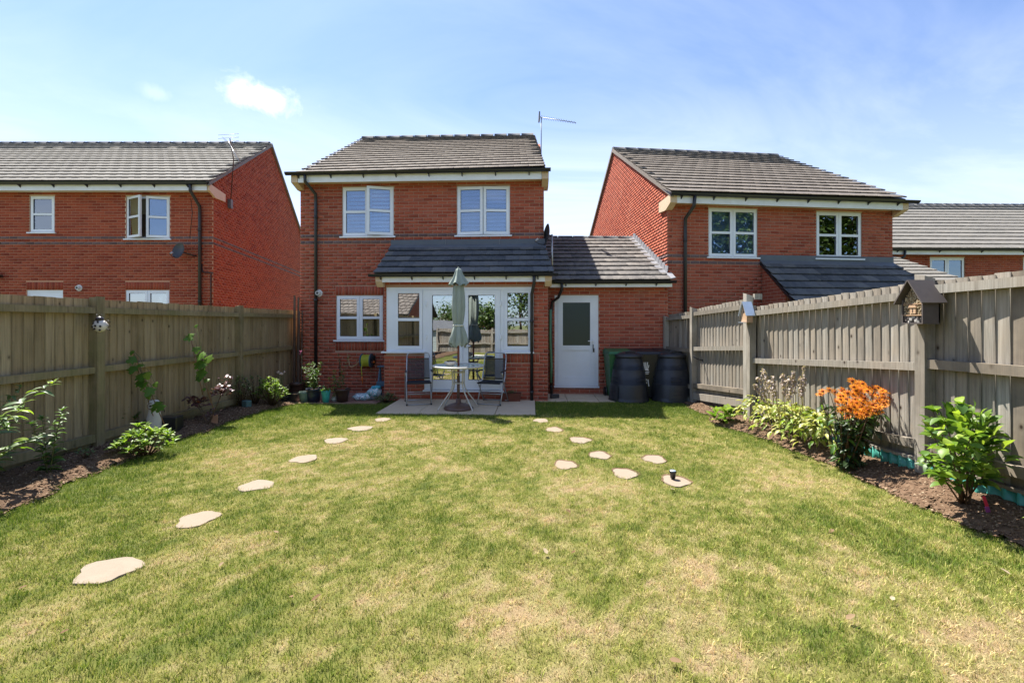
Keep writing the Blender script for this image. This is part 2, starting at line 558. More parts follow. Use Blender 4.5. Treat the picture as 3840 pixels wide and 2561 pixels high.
def wood(name, stops, green=0.0, knots=0.5):
    m, t, out = newmat(name)
    v = pos(t)
    r = rnd(t)
    c = ramp(t, r, stops)
    off = nd(t, 'ShaderNodeCombineXYZ', {'X': mth(t, 'MULTIPLY', r, 31.0), 'Y': mth(t, 'MULTIPLY', r, 17.0), 'Z': mth(t, 'MULTIPLY', r, 9.0)}).outputs[0]
    vv = nd(t, 'ShaderNodeVectorMath', {0: v, 1: off}, operation='ADD').outputs[0]
    grain = noise(t, scaled(t, vv, (46.0, 46.0, 1.6)), 1.0, 6.0, 0.65, 0.7)
    c = mixc(t, ramp(t, grain, [(0.36, 0.0), (0.66, 0.75)]), c, tuple(x * 0.40 for x in stops[1][1]))
    big = noise(t, vv, 2.3, 4.0, 0.6)
    c = mixc(t, ramp(t, big, [(0.40, 0.0), (0.70, 0.55)]), c, tuple(x * 1.3 for x in stops[-1][1]))
    vo = nd(t, 'ShaderNodeTexVoronoi', {'Vector': scaled(t, vv, (5.6, 5.6, 4.0)), 'Scale': 1.0, 'Randomness': 1.0})
    kn = ramp(t, vo.outputs['Distance'], [(0.045, 1.0), (0.085, 0.35), (0.16, 0.0)])
    c = mixc(t, mth(t, 'MULTIPLY', kn, knots), c, (0.035, 0.022, 0.014))
    if green > 0:
        gn = noise(t, scaled(t, v, (2.2, 2.2, 1.0)), 1.6, 5.0, 0.65)
        zz = nd(t, 'ShaderNodeSeparateXYZ', {'Vector': v}).outputs['Z']
        algae = mth(t, 'MULTIPLY', ramp(t, gn, [(0.40, 0.0), (0.68, 1.0)]), green)
        c = mixc(t, algae, c, (0.155, 0.165, 0.055))
    bsdf(t, out, c, 0.85, 0.2, grain, 0.5, 0.004)
    MAT[name] = m
    return m
WOODL = wood('fence_wood_tan', [(0.0, (0.245, 0.175, 0.092)), (0.4, (0.375, 0.280, 0.158)), (0.75, (0.465, 0.362, 0.215)), (1.0, (0.320, 0.240, 0.140))], 0.10, 0.95)
WOODLR = wood('fence_rail_algae', [(0.0, (0.225, 0.172, 0.090)), (0.5, (0.285, 0.222, 0.125)), (1.0, (0.330, 0.260, 0.155))], 0.42, 0.5)
WOODR = wood('fence_wood_grey', [(0.0, (0.175, 0.142, 0.105)), (0.3, (0.275, 0.245, 0.200)), (0.7, (0.375, 0.350, 0.300)), (1.0, (0.245, 0.200, 0.148))], 0.0, 1.0)
WOODP = wood('fence_post_grey', [(0.0, (0.230, 0.200, 0.158)), (0.5, (0.300, 0.268, 0.220)), (1.0, (0.345, 0.315, 0.265))], 0.0, 0.6)
WOODD = wood('batten_dark_wood', [(0.0, (0.085, 0.052, 0.036)), (0.5, (0.125, 0.080, 0.058)), (1.0, (0.165, 0.115, 0.085))], 0.0, 0.3)
CANE = wood('cane', [(0.0, (0.26, 0.15, 0.07)), (0.5, (0.34, 0.21, 0.11)), (1.0, (0.30, 0.17, 0.09))], 0.0, 0.1)

def stone(name, c, sc_=9.0, bs=0.4):
    m, t, out = newmat(name)
    v = pos(t)
    n = noise(t, v, sc_, 6.0, 0.65, 0.2)
    n2 = noise(t, v, 120.0, 3.0, 0.6)
    cc = mixc(t, n, tuple(x * 0.74 for x in c), tuple(min(1, x * 1.16) for x in c))
    cc = mixc(t, mth(t, 'MULTIPLY', rnd(t), 0.35), cc, (c[0] * 0.92, c[1] * 0.82, c[2] * 0.72))
    cc = mixc(t, ramp(t, n2, [(0.55, 0.0), (0.75, 0.35)]), cc, tuple(x * 0.5 for x in c))
    bsdf(t, out, cc, 0.9, 0.2, n2, bs, 0.004)
    MAT[name] = m
    return m
SLAB = stone('patio_slab', (0.58, 0.47, 0.335), 4.0)
SLABP = stone('stepping_stone_sand', (0.265, 0.212, 0.160), 6.0)
GRAVEL = stone('gravel_pink', (0.34, 0.20, 0.165), 30.0)
JOINT = stone('joint_sand', (0.17, 0.14, 0.11), 30.0)

m, t, out = newmat('soil')
v = pos(t)
n1 = noise(t, v, 26.0, 7.0, 0.7, 0.3); n2 = noise(t, v, 3.0, 4.0)
cc = ramp(t, n1, [(0.25, (0.040, 0.025, 0.016)), (0.5, (0.115, 0.072, 0.045)), (0.75, (0.230, 0.155, 0.100))])
cc = mixc(t, mth(t, 'MULTIPLY', n2, 0.5), cc, (0.16, 0.10, 0.062))
bsdf(t, out, cc, 0.97, 0.1, n1, 0.9, 0.02)
SOIL = m
m, t, out = newmat('soil_clod')
cc = ramp(t, rnd(t), [(0.0, (0.055, 0.033, 0.020)), (0.4, (0.150, 0.095, 0.058)), (0.75, (0.245, 0.165, 0.105)), (1.0, (0.36, 0.27, 0.18))])
bsdf(t, out, cc, 0.95, 0.1, noise(t, pos(t), 80.0, 4.0), 0.6, 0.01)
CLOD = m

# grass: the attribute tone says how dry a spot is (0 green, 1 straw)
def grassmat(name, lo=False):
    m, t, out = newmat(name)
    a = nd(t, 'ShaderNodeAttribute', attribute_name='tone').outputs['Fac']
    b = nd(t, 'ShaderNodeAttribute', attribute_name='jit').outputs['Fac']
    dry = mth(t, 'ADD', a, mth(t, 'MULTIPLY', mth(t, 'SUBTRACT', b, 0.5), 0.75), clamp=True)
    c = ramp(t, dry, [(0.0, (0.125, 0.200, 0.024)), (0.25, (0.240, 0.295, 0.040)), (0.50, (0.400, 0.395, 0.100)), (0.76, (0.560, 0.485, 0.205)), (1.0, (0.630, 0.455, 0.245))])
    vj = nd(t, 'ShaderNodeAttribute', attribute_name='val').outputs['Fac']
    if not lo: c = mixc(t, 1.0, c, ramp(t, vj, [(0.0, (0.50, 0.52, 0.54)), (0.5, (0.96, 0.96, 0.96)), (1.0, (1.20, 1.17, 1.10))]), 'MULTIPLY')
    if lo:
        c = mixc(t, 0.6, c, (0.085, 0.065, 0.036))
        n = noise(t, pos(t), 70.0, 5.0, 0.7)
        c = mixc(t, n, mixc(t, 1.0, c, (0.55, 0.55, 0.55), 'MULTIPLY'), c)
        bsdf(t, out, c, 0.95, 0.1, n, 0.8, 0.015)
    else:
        df = nd(t, 'ShaderNodeBsdfPrincipled', {'Base Color': c, 'Roughness': 0.6, 'Specular IOR Level': 0.25})
        tl = nd(t, 'ShaderNodeBsdfTranslucent', {'Color': c})
        mx = nd(t, 'ShaderNodeMixShader', {0: 0.28, 1: df.outputs[0], 2: tl.outputs[0]})
        t.links.new(mx.outputs[0], out.inputs['Surface'])
    MAT[name] = m
    return m
GRASS = grassmat('grass_blade')
TURF = grassmat('turf', True)

def leafmat(name, stops, trans=0.35, rough=0.45, spec=0.4):
    m, t, out = newmat(name)
    c = ramp(t, rnd(t), stops)
    n = noise(t, pos(t), 45.0, 3.0)
    c = mixc(t, mth(t, 'MULTIPLY', n, 0.35), c, tuple(x * 0.6 for x in stops[0][1]))
    df = nd(t, 'ShaderNodeBsdfPrincipled', {'Base Color': c, 'Roughness': rough, 'Specular IOR Level': spec})
    tl = nd(t, 'ShaderNodeBsdfTranslucent', {'Color': mixc(t, 1.0, c, (1.25, 1.3, 0.7), 'MULTIPLY')})
    mx = nd(t, 'ShaderNodeMixShader', {0: trans, 1: df.outputs[0], 2: tl.outputs[0]})
    t.links.new(mx.outputs[0], out.inputs['Surface'])
    MAT[name] = m
    return m
LEAF = leafmat('leaf_green', [(0.0, (0.045, 0.105, 0.018)), (0.5, (0.085, 0.175, 0.028)), (1.0, (0.155, 0.260, 0.040))])
LEAFB = leafmat('leaf_bright', [(0.0, (0.095, 0.185, 0.022)), (0.5, (0.190, 0.300, 0.036)), (1.0, (0.330, 0.430, 0.060))], 0.45)
LEAFD = leafmat('leaf_dark', [(0.0, (0.020, 0.040, 0.014)), (0.5, (0.040, 0.070, 0.024)), (1.0, (0.075, 0.105, 0.035))], 0.2)
LEAFY = leafmat('leaf_hosta', [(0.0, (0.180, 0.240, 0.040)), (0.35, (0.350, 0.380, 0.075)), (0.7, (0.500, 0.480, 0.150)), (1.0, (0.600, 0.550, 0.260))], 0.3)
LEAFP = leafmat('leaf_purple', [(0.0, (0.065, 0.028, 0.038)), (0.5, (0.120, 0.055, 0.065)), (0.85, (0.215, 0.110, 0.115)), (1.0, (0.27, 0.09, 0.035))], 0.2, 0.4, 0.5)
LEAFV = leafmat('leaf_variegated', [(0.0, (0.045, 0.105, 0.025)), (0.45, (0.085, 0.160, 0.038)), (0.7, (0.42, 0.45, 0.20)), (1.0, (0.60, 0.60, 0.36))], 0.2, 0.3, 0.5)
LEAFS = leafmat('leaf_silver_green', [(0.0, (0.085, 0.150, 0.060)), (0.5, (0.140, 0.215, 0.085)), (1.0, (0.260, 0.330, 0.150))], 0.3)
TREEL = leafmat('tree_leaf', [(0.0, (0.035, 0.070, 0.015)), (0.5, (0.075, 0.130, 0.025)), (1.0, (0.130, 0.190, 0.035))], 0.25)
STALK = simple('plant_stem', (0.13, 0.14, 0.05), 0.7, 0.2, 0.15, 20.0)
STALKB = simple('woody_stem', (0.11, 0.07, 0.045), 0.8, 0.2, 0.15, 20.0)
STRAW = simple('dry_stalk', (0.42, 0.36, 0.13), 0.8, 0.2, 0.2, 20.0)
DRYFL = leafmat('dried_flower', [(0.0, (0.36, 0.27, 0.22)), (0.5, (0.50, 0.41, 0.36)), (1.0, (0.64, 0.56, 0.50))], 0.2, 0.8, 0.1)
PETAL = leafmat('orange_petal', [(0.0, (0.62, 0.165, 0.010)), (0.5, (0.74, 0.240, 0.012)), (1.0, (0.80, 0.330, 0.020))], 0.3, 0.6, 0.2)
CONE = simple('flower_centre', (0.26, 0.055, 0.012), 0.9, 0.1, 0.3, 60.0)
PINKF = simple('pink_flower', (0.55, 0.16, 0.28), 0.8, 0.1, 0.2, 40.0)

FABRIC = simple('parasol_cloth', (0.290, 0.330, 0.285), 0.9, 0.15, 0.06, 6.0, 0.1)
POLEW = simple('pole_red_wood', (0.20, 0.055, 0.030), 0.4, 0.4, 0.05, 12.0)
BRONZE = simple('base_bronze', (0.115, 0.062, 0.045), 0.38, 0.5, 0.05, 10.0)
CHAIRM = simple('chair_tube_grey', (0.44, 0.45, 0.46), 0.35, 0.5, 0, 10.0, 0, 0.7)
TABLEM = simple('table_tube_cream', (0.54, 0.51, 0.45), 0.4, 0.5)
m, t, out = newmat('table_glass_rippled')
n_ = noise(t, pos(t), 60.0, 2.0)
g_ = nd(t, 'ShaderNodeBsdfPrincipled', {'Base Color': (.62, .64, .60, 1), 'Roughness': 0.18, 'Specular IOR Level': 0.6})
t_ = nd(t, 'ShaderNodeBsdfTransparent', {'Color': (.85, .9, .88, 1)})
mx_ = nd(t, 'ShaderNodeMixShader', {0: 0.55, 1: t_.outputs[0], 2: g_.outputs[0]})
t.links.new(mx_.outputs[0], out.inputs['Surface'])
TGLASS = m
m, t, out = newmat('chair_mesh_cloth')
w_ = nd(t, 'ShaderNodeBsdfPrincipled', {'Base Color': (.028, .030, .038, 1), 'Roughness': 0.7})
t_ = nd(t, 'ShaderNodeBsdfTransparent')
mx_ = nd(t, 'ShaderNodeMixShader', {0: 0.74, 1: t_.outputs[0], 2: w_.outputs[0]})
t.links.new(mx_.outputs[0], out.inputs['Surface'])
MESHC = m
COMPOST = simple('composter_plastic', (0.026, 0.028, 0.031), 0.42, 0.5, 0.1, 4.0)
BINB = simple('bin_black', (0.016, 0.017, 0.019), 0.45, 0.5, 0.1, 5.0)
BINGR = simple('bin_green', (0.030, 0.135, 0.050), 0.45, 0.4, 0.1, 5.0)
PAINTW = simple('white_print', (0.75, 0.76, 0.78), 0.6, 0.2)
TEAL = simple('pot_teal', (0.045, 0.36, 0.33), 0.4, 0.5, 0.05, 6.0)
POTBLUE = simple('pot_dark_blue', (0.022, 0.030, 0.055), 0.3, 0.6, 0.1, 8.0)
POTBROWN = simple('pot_brown', (0.055, 0.030, 0.022), 0.35, 0.5, 0.15, 12.0)
POTGREEN = simple('pot_grey_green', (0.13, 0.19, 0.15), 0.45, 0.4, 0.1, 6.0)
TERRA = simple('terracotta', (0.16, 0.055, 0.035), 0.75, 0.2, 0.1, 10.0)
TERRAL = simple('terracotta_light', (0.46, 0.24, 0.15), 0.8, 0.2, 0.1, 10.0)
HOSEY = simple('hose_yellow', (0.46, 0.47, 0.045), 0.4, 0.4)
HOSEG = simple('hose_green', (0.09, 0.21, 0.11), 0.45, 0.4)
ORANGE = simple('connector_orange', (0.66, 0.15, 0.015), 0.4, 0.4)
STOOLB = simple('stool_blue', (0.060, 0.115, 0.165), 0.45, 0.4)
def bagmat():
    m, t, out = newmat('printed_bag_plastic')
    n = noise(t, pos(t), 12.0, 3.0, 0.5, 1.2)
    c = ramp(t, n, [(0.36, (0.62, 0.66, 0.68)), (0.46, (0.06, 0.30, 0.34)), (0.54, (0.58, 0.62, 0.64)), (0.62, (0.10, 0.06, 0.10)), (0.68, (0.55, 0.62, 0.66))], 'CONSTANT')
    bsdf(t, out, c, 0.3, 0.5)
    return m
BAG = bagmat()
BAGT = simple('bag_turquoise', (0.05, 0.33, 0.42), 0.35, 0.5)
EDGEG = simple('edging_green', (0.050, 0.270, 0.215), 0.4, 0.5, 0.1, 7.0)
STOOLG = simple('hotel_dark_paint', (0.095, 0.080, 0.074), 0.75, 0.2, 0.15, 18.0)
REED = simple('reed_ends', (0.36, 0.27, 0.165), 0.9, 0.1, 0.45, 60.0)
PLY = simple('light_plywood', (0.46, 0.30, 0.185), 0.8, 0.2, 0.1, 25.0)
ZINC = simple('roof_zinc', (0.48, 0.56, 0.64), 0.28, 0.6, 0.05, 8.0, 0, 0.5)
OWLW = simple('owl_white', (0.66, 0.62, 0.55), 0.7, 0.2, 0.05, 14.0)
CERAM = simple('ceramic_cream', (0.62, 0.56, 0.49), 0.4, 0.5, 0.05, 12.0)
DARKSP = simple('dark_glaze', (0.030, 0.022, 0.022), 0.35, 0.5)
SUCC = leafmat('succulent', [(0.0, (0.30, 0.26, 0.10)), (0.5, (0.52, 0.36, 0.15)), (1.0, (0.60, 0.50, 0.28))], 0.15)
REDP = simple('red_label', (0.60, 0.03, 0.06), 0.4, 0.4)
PURPLEP = simple('purple_label', (0.28, 0.06, 0.22), 0.4, 0.4)
ALGREY = simple('aerial_metal', (0.17, 0.18, 0.19), 0.5, 0.5, 0, 10.0, 0, 0.3)
RUST = simple('rust_brown', (0.10, 0.05, 0.035), 0.8, 0.2, 0.1, 30.0)
EARTH = simple('far_ground', (0.13, 0.14, 0.06), 0.95, 0.1, 0.1, 0.4)
DEADLEAF = leafmat('fallen_leaf', [(0.0, (0.14, 0.075, 0.040)), (0.5, (0.30, 0.22, 0.13)), (1.0, (0.42, 0.35, 0.24))], 0.15, 0.8, 0.1)

# ------------------------------------------------------------------ walls, windows, roofs
def slab_cells(mb, f, u0, u1, z0, z1, opens, thick):
    """wall slab with rectangular openings; f(u, w, z): w is depth behind the face"""
    us = sorted({u0, u1, *[min(max(o[0], u0), u1) for o in opens], *[min(max(o[1], u0), u1) for o in opens]})
    zs = sorted({z0, z1, *[min(max(o[2], z0), z1) for o in opens], *[min(max(o[3], z0), z1) for o in opens]})
    old = mb.f; mb.f = f
    for a, b in zip(us, us[1:]):
        run = None
        for c, d in zip(zs, zs[1:]):
            um, zm = (a + b) / 2, (c + d) / 2
            solid = not any(o[0] < um < o[1] and o[2] < zm < o[3] for o in opens)
            if solid:
                run = (run[0], d) if run else (c, d)
            if run and (not solid or d == zs[-1]):
                mb.box(a, b, 0, thick, run[0], run[1]); run = None
    mb.f = old

def lay(f, A, Nn, u0, u1, z0, zmax, opens, wall, mats, bands=(), urange=None, jog=0.006, zmin=None, hidden=False, soldiers=()):
    """stretcher-bond bricks; returns pieces. f(u,w,z) -> world, A unit along wall, Nn outward"""
    red, grey = mats
    out = []
    ch, L = 0.075, 0.225
    k = 0
    zz = z0
    sold = list(soldiers)
    ops = list(opens) + sold
    while zz < zmax - 0.02:
        if zmin is not None and zz < zmin:
            zz += ch; k += 1; continue
        a, b = (u0, u1) if urange is None else urange(zz + ch * 0.5)
        cuts = [(o[0], o[1]) for o in ops if o[2] - 0.03 < zz + ch / 2 < o[3] + 0.03]
        segs = [(a, b)]
        for c0, c1 in cuts:
            ns = []
            for s0, s1 in segs:
                if c1 <= s0 or c0 >= s1: ns.append((s0, s1)); continue
                if c0 > s0: ns.append((s0, c0))
                if c1 < s1: ns.append((c1, s1))
            segs = ns
        shift = (k % 2) * L / 2
        for s0, s1 in segs:
            i0 = math.floor((s0 - u0 - shift) / L)
            p = u0 + shift + i0 * L
            while p < s1 - 0.01:
                q0, q1 = max(p, s0), min(p + L, s1)
                if q1 - q0 > 0.03:
                    j = jog + random.uniform(-.002, .002)
                    g = 0.013
                    P = f(q0 + g / 2, -j, zz + 0.0065)
                    M = Matrix((( A.x * (q1 - q0 - g), -Nn.x * 0.03, 0, P.x), (A.y * (q1 - q0 - g), -Nn.y * 0.03, 0, P.y), (0, 0, ch - 0.013, P.z), (0, 0, 0, 1)))
                    out.append((M, grey if k in bands else red, wall, hidden))
                p += L
        zz += ch; k += 1
    for (a, b, c, d) in sold:                     # upright bricks under sills and over lintels
        n = max(1, round((b - a) / 0.075)); w = (b - a) / n
        for i in range(n):
            j = jog + random.uniform(-.002, .002)
            P = f(a + i * w + .005, -j, c + .005)
            M = Matrix(((A.x * (w - .01), -Nn.x * .03, 0, P.x), (A.y * (w - .01), -Nn.y * .03, 0, P.y), (0, 0, d - c - .01, P.z), (0, 0, 0, 1)))
            out.append((M, red, wall, hidden))
    return out

def bars(mb, u0, u1, z0, z1, w, v0, v1):
    mb.box(u0, u0 + w, v0, v1, z0, z1); mb.box(u1 - w, u1, v0, v1, z0, z1)
    mb.box(u0 + w, u1 - w, v0 + .001, v1 - .001, z0, z0 + w); mb.box(u0 + w, u1 - w, v0 + .001, v1 - .001, z1 - w, z1)

def window(house, fr, v, r, sashes, glass, bar=True, sill=True, blind=None, trim=False, room=None):
    """sashes: (left fraction, right fraction, opening angle, hinge side). house > window > sash, pane, sill, blind"""
    u0, u1, z0, z1 = r
    W = fr.W
    mb = MB(W)
    bars(mb, u0, u1, z0, z1, 0.05, v + .02, v + .09)
    if len(sashes) > 1:
        um = u0 + (u1 - u0) * sashes[0][1]
        mb.box(um - .025, um + .025, v + .021, v + .085, z0 + .05, z1 - .05)
    win = mb.build('window', WHITE, house)
    for a, b, ang, hinge in sashes:
        s0 = u0 + (u1 - u0) * a + (.022 if a < .01 else .008)
        s1 = u0 + (u1 - u0) * b - (.022 if b > .99 else .008)
        q0, q1 = z0 + .022, z1 - .022
        h = s0 if hinge == 'L' else s1
        ca, sa = math.cos(ang), math.sin(ang)
        vf = v + .008
        def fs(u, vv, z, h=h, ca=ca, sa=sa, hinge=hinge):
            du, dv = u - h, vv - vf
            if hinge == 'L': return W(h + du * ca + dv * sa, vf - du * sa + dv * ca, z)
            return W(h + du * ca - dv * sa, vf + du * sa + dv * ca, z)
        mb = MB(fs)
        bars(mb, s0, s1, q0, q1, .062, vf, vf + .055)
        zm = q0 + (q1 - q0) * .5
        if bar: mb.box(s0 + .062, s1 - .062, vf + .004, vf + .05, zm - .028, zm + .028)
        mb.build('sash', WHITE, win)
        gaps = [(q0 + .062, zm - .028), (zm + .028, q1 - .062)] if bar else [(q0 + .062, q1 - .062)]
        for g0, g1 in gaps:
            MB(fs).box(s0 + .06, s1 - .06, vf + .022, vf + .028, g0 - .002, g1 + .002).build('pane', glass, win)
            g = MB(fs); bars(g, s0 + .060, s1 - .060, g0 - .002, g1 + .002, .009, vf + .012, vf + .02)
            g.build('gasket', BLACKP, win)
    if sill:
        MB(W).box(u0 - .05, u1 + .05, v - .055, v + .03, z0 - .035, z0 - .002).build('sill', WHITE, win)
    if trim:
        mb = MB(W)
        mb.box(u0 - .028, u0 - .002, v - .004, v + .03, z0, z1 + .028); mb.box(u0 - .002, u1 + .02, v - .004, v + .03, z1 + .002, z1 + .028)
        mb.build('reveal_trim', CREAM, win)
    if blind == 'slats':
        mb = MB(W)
        n = int((z1 - z0 - .1) / .09)
        for i in range(n):
            zc = z0 + .06 + i * .09
            P = [(u0 + .05, v + .12, zc), (u1 - .05, v + .12, zc), (u1 - .05, v + .16, zc + .058), (u0 + .05, v + .16, zc + .058)]
            mb.prism(P, (0, .004, -.003))
        mb.box(u0 + .05, u1 - .05, v + .12, v + .16, z1 - .11, z1 - .055)
        for uu in (u0 + .03, (u0 + u1) / 2 - .02, u1 - .07):
            mb.box(uu, uu + .04, v + .115, v + .165, z0 + .04, z1 - .05)
        mb.build('shutter_blind', BLIND, win)
    if blind in ('curtain', 'net'):
        mb = MB(W)
        for (ca_, cb_) in (((.02, .30), (.72, .98)) if blind == 'curtain' else ((.02, .98),)):
            n = 26
            a0, b0 = lerp(u0, u1, ca_), lerp(u0, u1, cb_)
            i = mb.pts([(lerp(a0, b0, q / n), v + .15 + .02 * math.sin(q * 1.9), zq) for q in range(n + 1) for zq in (z0 + .03, z1 - .03)])
            for q in range(n):
                mb.face([i + 2 * q, i + 2 * q + 2, i + 2 * q + 3, i + 2 * q + 1], True)
        mb.build('curtain', CURTAIN, win)
    return win

def roof_slope(house, A, B, C, D, courses, tw, mat, under=0.06, name='roof'):
    """A,B along the eave, D,C along the ridge. Returns (roof part, tile pieces)"""
    n = (B - A).cross(D - A).normalized()
    mb = MB()
    P = [p - n * 0.012 for p in (A, B, C, D)]
    mb.prism([tuple(p) for p in P], tuple(-n * under))
    roof = mb.build(name, BLACKP, house)
    out = []
    for i in range(courses):
        t0, t1 = i / courses, (i + 1) / courses
        L0, R0, L1, R1 = lerp(A, D, t0), lerp(B, C, t0), lerp(A, D, t1), lerp(B, C, t1)
        Ln = (R0 - L0).length
        k = math.ceil(Ln / tw) + 1
        for j in range(k):
            a = (j - (0.5 if i % 2 else 0)) * tw
            b = min(a + tw, Ln); a = max(a, 0)
            if b - a < 0.03: continue
            sa, sb = a / Ln, (b - .004) / Ln
            q0, q0r, q1 = lerp(L0, R0, sa), lerp(L0, R0, sb), lerp(L1, R1, sa)
            X = q0r - q0; Y = (q1 - q0) * 1.1
            Z = n * random.uniform(.052, .055)
            q0 = q0 + n * random.uniform(0, .0015) + X * random.uniform(-.003, .003) - Y.normalized() * random.uniform(0, .003)
            M = Matrix(((X.x, Y.x, Z.x, q0.x), (X.y, Y.y, Z.y, q0.y), (X.z, Y.z, Z.z, q0.z), (0, 0, 0, 1)))
            out.append((M, mat, roof, False))
    return roof, out

def ridge(roof, D, C, mat, r=.11):
    L = (C - D).length; n = max(2, round(L / .45))
    for i in range(n):
        a, b = lerp(D, C, i / n), lerp(D, C, (i + 1) / n - .008)
        d = (C - D).normalized(); s = Vector((d.y, -d.x, 0)).normalized()
        mb = MB()
        pr = [(-r * 1.1, -.03), (-r * .8, .035), (-r * .35, .07), (r * .35, .07), (r * .8, .035), (r * 1.1, -.03)]
        i0 = mb.pts([tuple(a + s * x + Vector((0, 0, z))) for x, z in pr])
        i1 = mb.pts([tuple(b + s * x + Vector((0, 0, z))) for x, z in pr])
        for q in range(5): mb.face([i0 + q, i0 + q + 1, i1 + q + 1, i1 + q], True)
        mb.face([i0 + q for q in range(6)]); mb.face([i1 + 5 - q for q in range(6)])
        mb.build('ridge_tile', mat, roof)

def gutter(house, P0, P1, out_dir, r=.055, brackets=6, name='gutter', fz=.03):
    mb = MB()
    d = (P1 - P0); L = d.length; d.normalize()
    o = Vector(out_dir).normalized()
    prof = [(math.cos(a) * r, math.sin(a) * r) for a in [math.pi + q * math.pi / 7 for q in range(8)]]
    prof = prof + [(r * 1.12, .006), (r * .92, .006)] + [(math.cos(a) * r * .88, math.sin(a) * r * .88) for a in [2 * math.pi - q * math.pi / 7 for q in range(8)]] + [(-r * .92, .006), (-r * 1.12, .006)]
    a = mb.pts([tuple(P0 + o * x + Vector((0, 0, z))) for x, z in prof])
    b = mb.pts([tuple(P1 + o * x + Vector((0, 0, z))) for x, z in prof])
    m = len(prof)
    for q in range(m): mb.face([a + q, a + (q + 1) % m, b + (q + 1) % m, b + q], True)
    mb.face([a + q for q in range(8)]); mb.face([b + 7 - q for q in range(8)])
    g = mb.build(name, BLACKP, house)
    for i in range(brackets):
        c = lerp(P0, P1, (i + .35) / brackets)
        k = MB()
        k.prism([tuple(c - o * .075 + Vector((0, 0, -.12))), tuple(c - o * .075 + Vector((0, 0, -.02))), tuple(c + o * .02 + Vector((0, 0, -.066))), tuple(c - o * .02 + Vector((0, 0, -.075)))], tuple(d * .022))
        k.build('bracket', BLACKP, g)
    return g

def downpipe(house, path, r=.036):
    # round the corners of the swan neck a little
    P = [Vector(p) for p in path]
    mb = MB()
    mb.tube([tuple(p) for p in P], r, 10)
    for p, q in zip(P, P[1:]):
        if (q - p).length > .6:
            n = max(1, int((q - p).length / 1.5))
            for i in range(n + 1):
                c = lerp(p, q, (i + .15) / (n + .3)); dd = (q - p).normalized() * .03
                mb.tube([tuple(c - dd), tuple(c + dd)], r * 1.22, 10)
    return mb.build('downpipe', BLACKP, house)

def strip(house, name, P, Q, down, depth, mat, out_dir):
    """a board from P to Q hanging `down` deep, `depth` thick along out_dir"""
    o = Vector(out_dir).normalized() * depth
    mb = MB()
    mb.prism([tuple(P), tuple(Q), tuple(Q - Vector((0, 0, down))), tuple(P - Vector((0, 0, down)))], tuple(o))
    return mb.build(name, mat, house)

def eave_box(house, f, u, w, z0, z1, vo):
    """cream boxed end of the eaves: closed profile in the v-z plane, w wide"""
    mb = MB(f)
    prof = [(vo, z0), (vo, z1), (.42, z1 - .01), (.42, z0 - .06), (.08, z0 - .10), (-.03, z0 - .10)]
    mb.prism([(u, v, z) for v, z in prof], (0, 0, 0)) if False else None
    i = mb.pts([(u, v, z) for v, z in prof]); j = mb.pts([(u + w, v, z) for v, z in prof])
    n = len(prof)
    mb.face([i + k for k in range(n)]); mb.face([j + n - 1 - k for k in range(n)])
    for k in range(n): mb.face([i + k, j + k, j + (k + 1) % n, i + (k + 1) % n])
    return mb.build('eave_box', CREAM, house)

# ------------------------------------------------------------------ the house in the middle
th = 0.045
MH = Frame((-4.99, 10.38), (math.cos(th), -math.sin(th)), (math.sin(th), math.cos(th)))
W = MH.W
WID = 5.73
A_, N_ = MH.U.copy(), -MH.V.copy()
main = thing('brick_house', W(WID / 2, 4.5, -.25), 'red brick house with patio doors under a lean-to roof and closed parasol before it', 'house')
w1 = MH.rect(1284, 701, 1476, 887); w2 = MH.rect(1713.5, 698, 1912, 883); w3 = MH.rect(1261, 1108, 1436, 1275)
EV = -.93                                         # the front of the lean-to
eu0, eu1 = 2.32, 5.79
sold_a = (w3[0] - .02, w3[1] + .02, w3[2] - .035 - .215, w3[2] - .035)
sold_b = (w3[0] - .02, w3[1] + .02, w3[3] + .003, w3[3] + .218)
mb = MB()
ops = [w1, w2, w3, (2.5, 5.55, -.1, 2.35)]
slab_cells(mb, W, 0, WID, -.35, 4.86, ops, .25)
fwall = mb.build('front_wall', MORTAR, main)
EAVE_Z = 4.955
pl = lay(W, A_, N_, 0, WID, -.2775, 4.80, [w1, w2, w3, (eu0 - .05, WID + .1, -1, 3.36)], fwall, (BRICK, BRICKG), bands=(49, 51), soldiers=(sold_a, sold_b))
# lean-to front: windows either side of french doors
ex0, exT = MH.hit(1449, 1078, EV); ex1 = MH.hit(2001, 1078, EV)[0]
exS = MH.hit(1720, 1318, EV)[1]; dr0 = MH.hit(1591, 1300, EV)[0]; dr1 = MH.hit(1886, 1300, EV)[0]; drB = MH.hit(1735, 1462, EV)[1]
eops = [(ex0, ex1, exS - .03, exT), (dr0, dr1, drB - .03, exT)]
mb = MB()
fE = lambda u, w_, z: W(u, EV + w_, z)
slab_cells(mb, fE, eu0, eu1, -.35, 2.50, eops, .12)
ewall = mb.build('lean_to_wall', MORTAR, main)
sold_c = (dr1 + .005, ex1 + .12, exS - .04 - .19, exS - .04)
pl += lay(fE, A_, N_, eu0, eu1, -.2775, 2.44, eops, ewall, (BRICK, BRICKG), soldiers=(sold_c,))
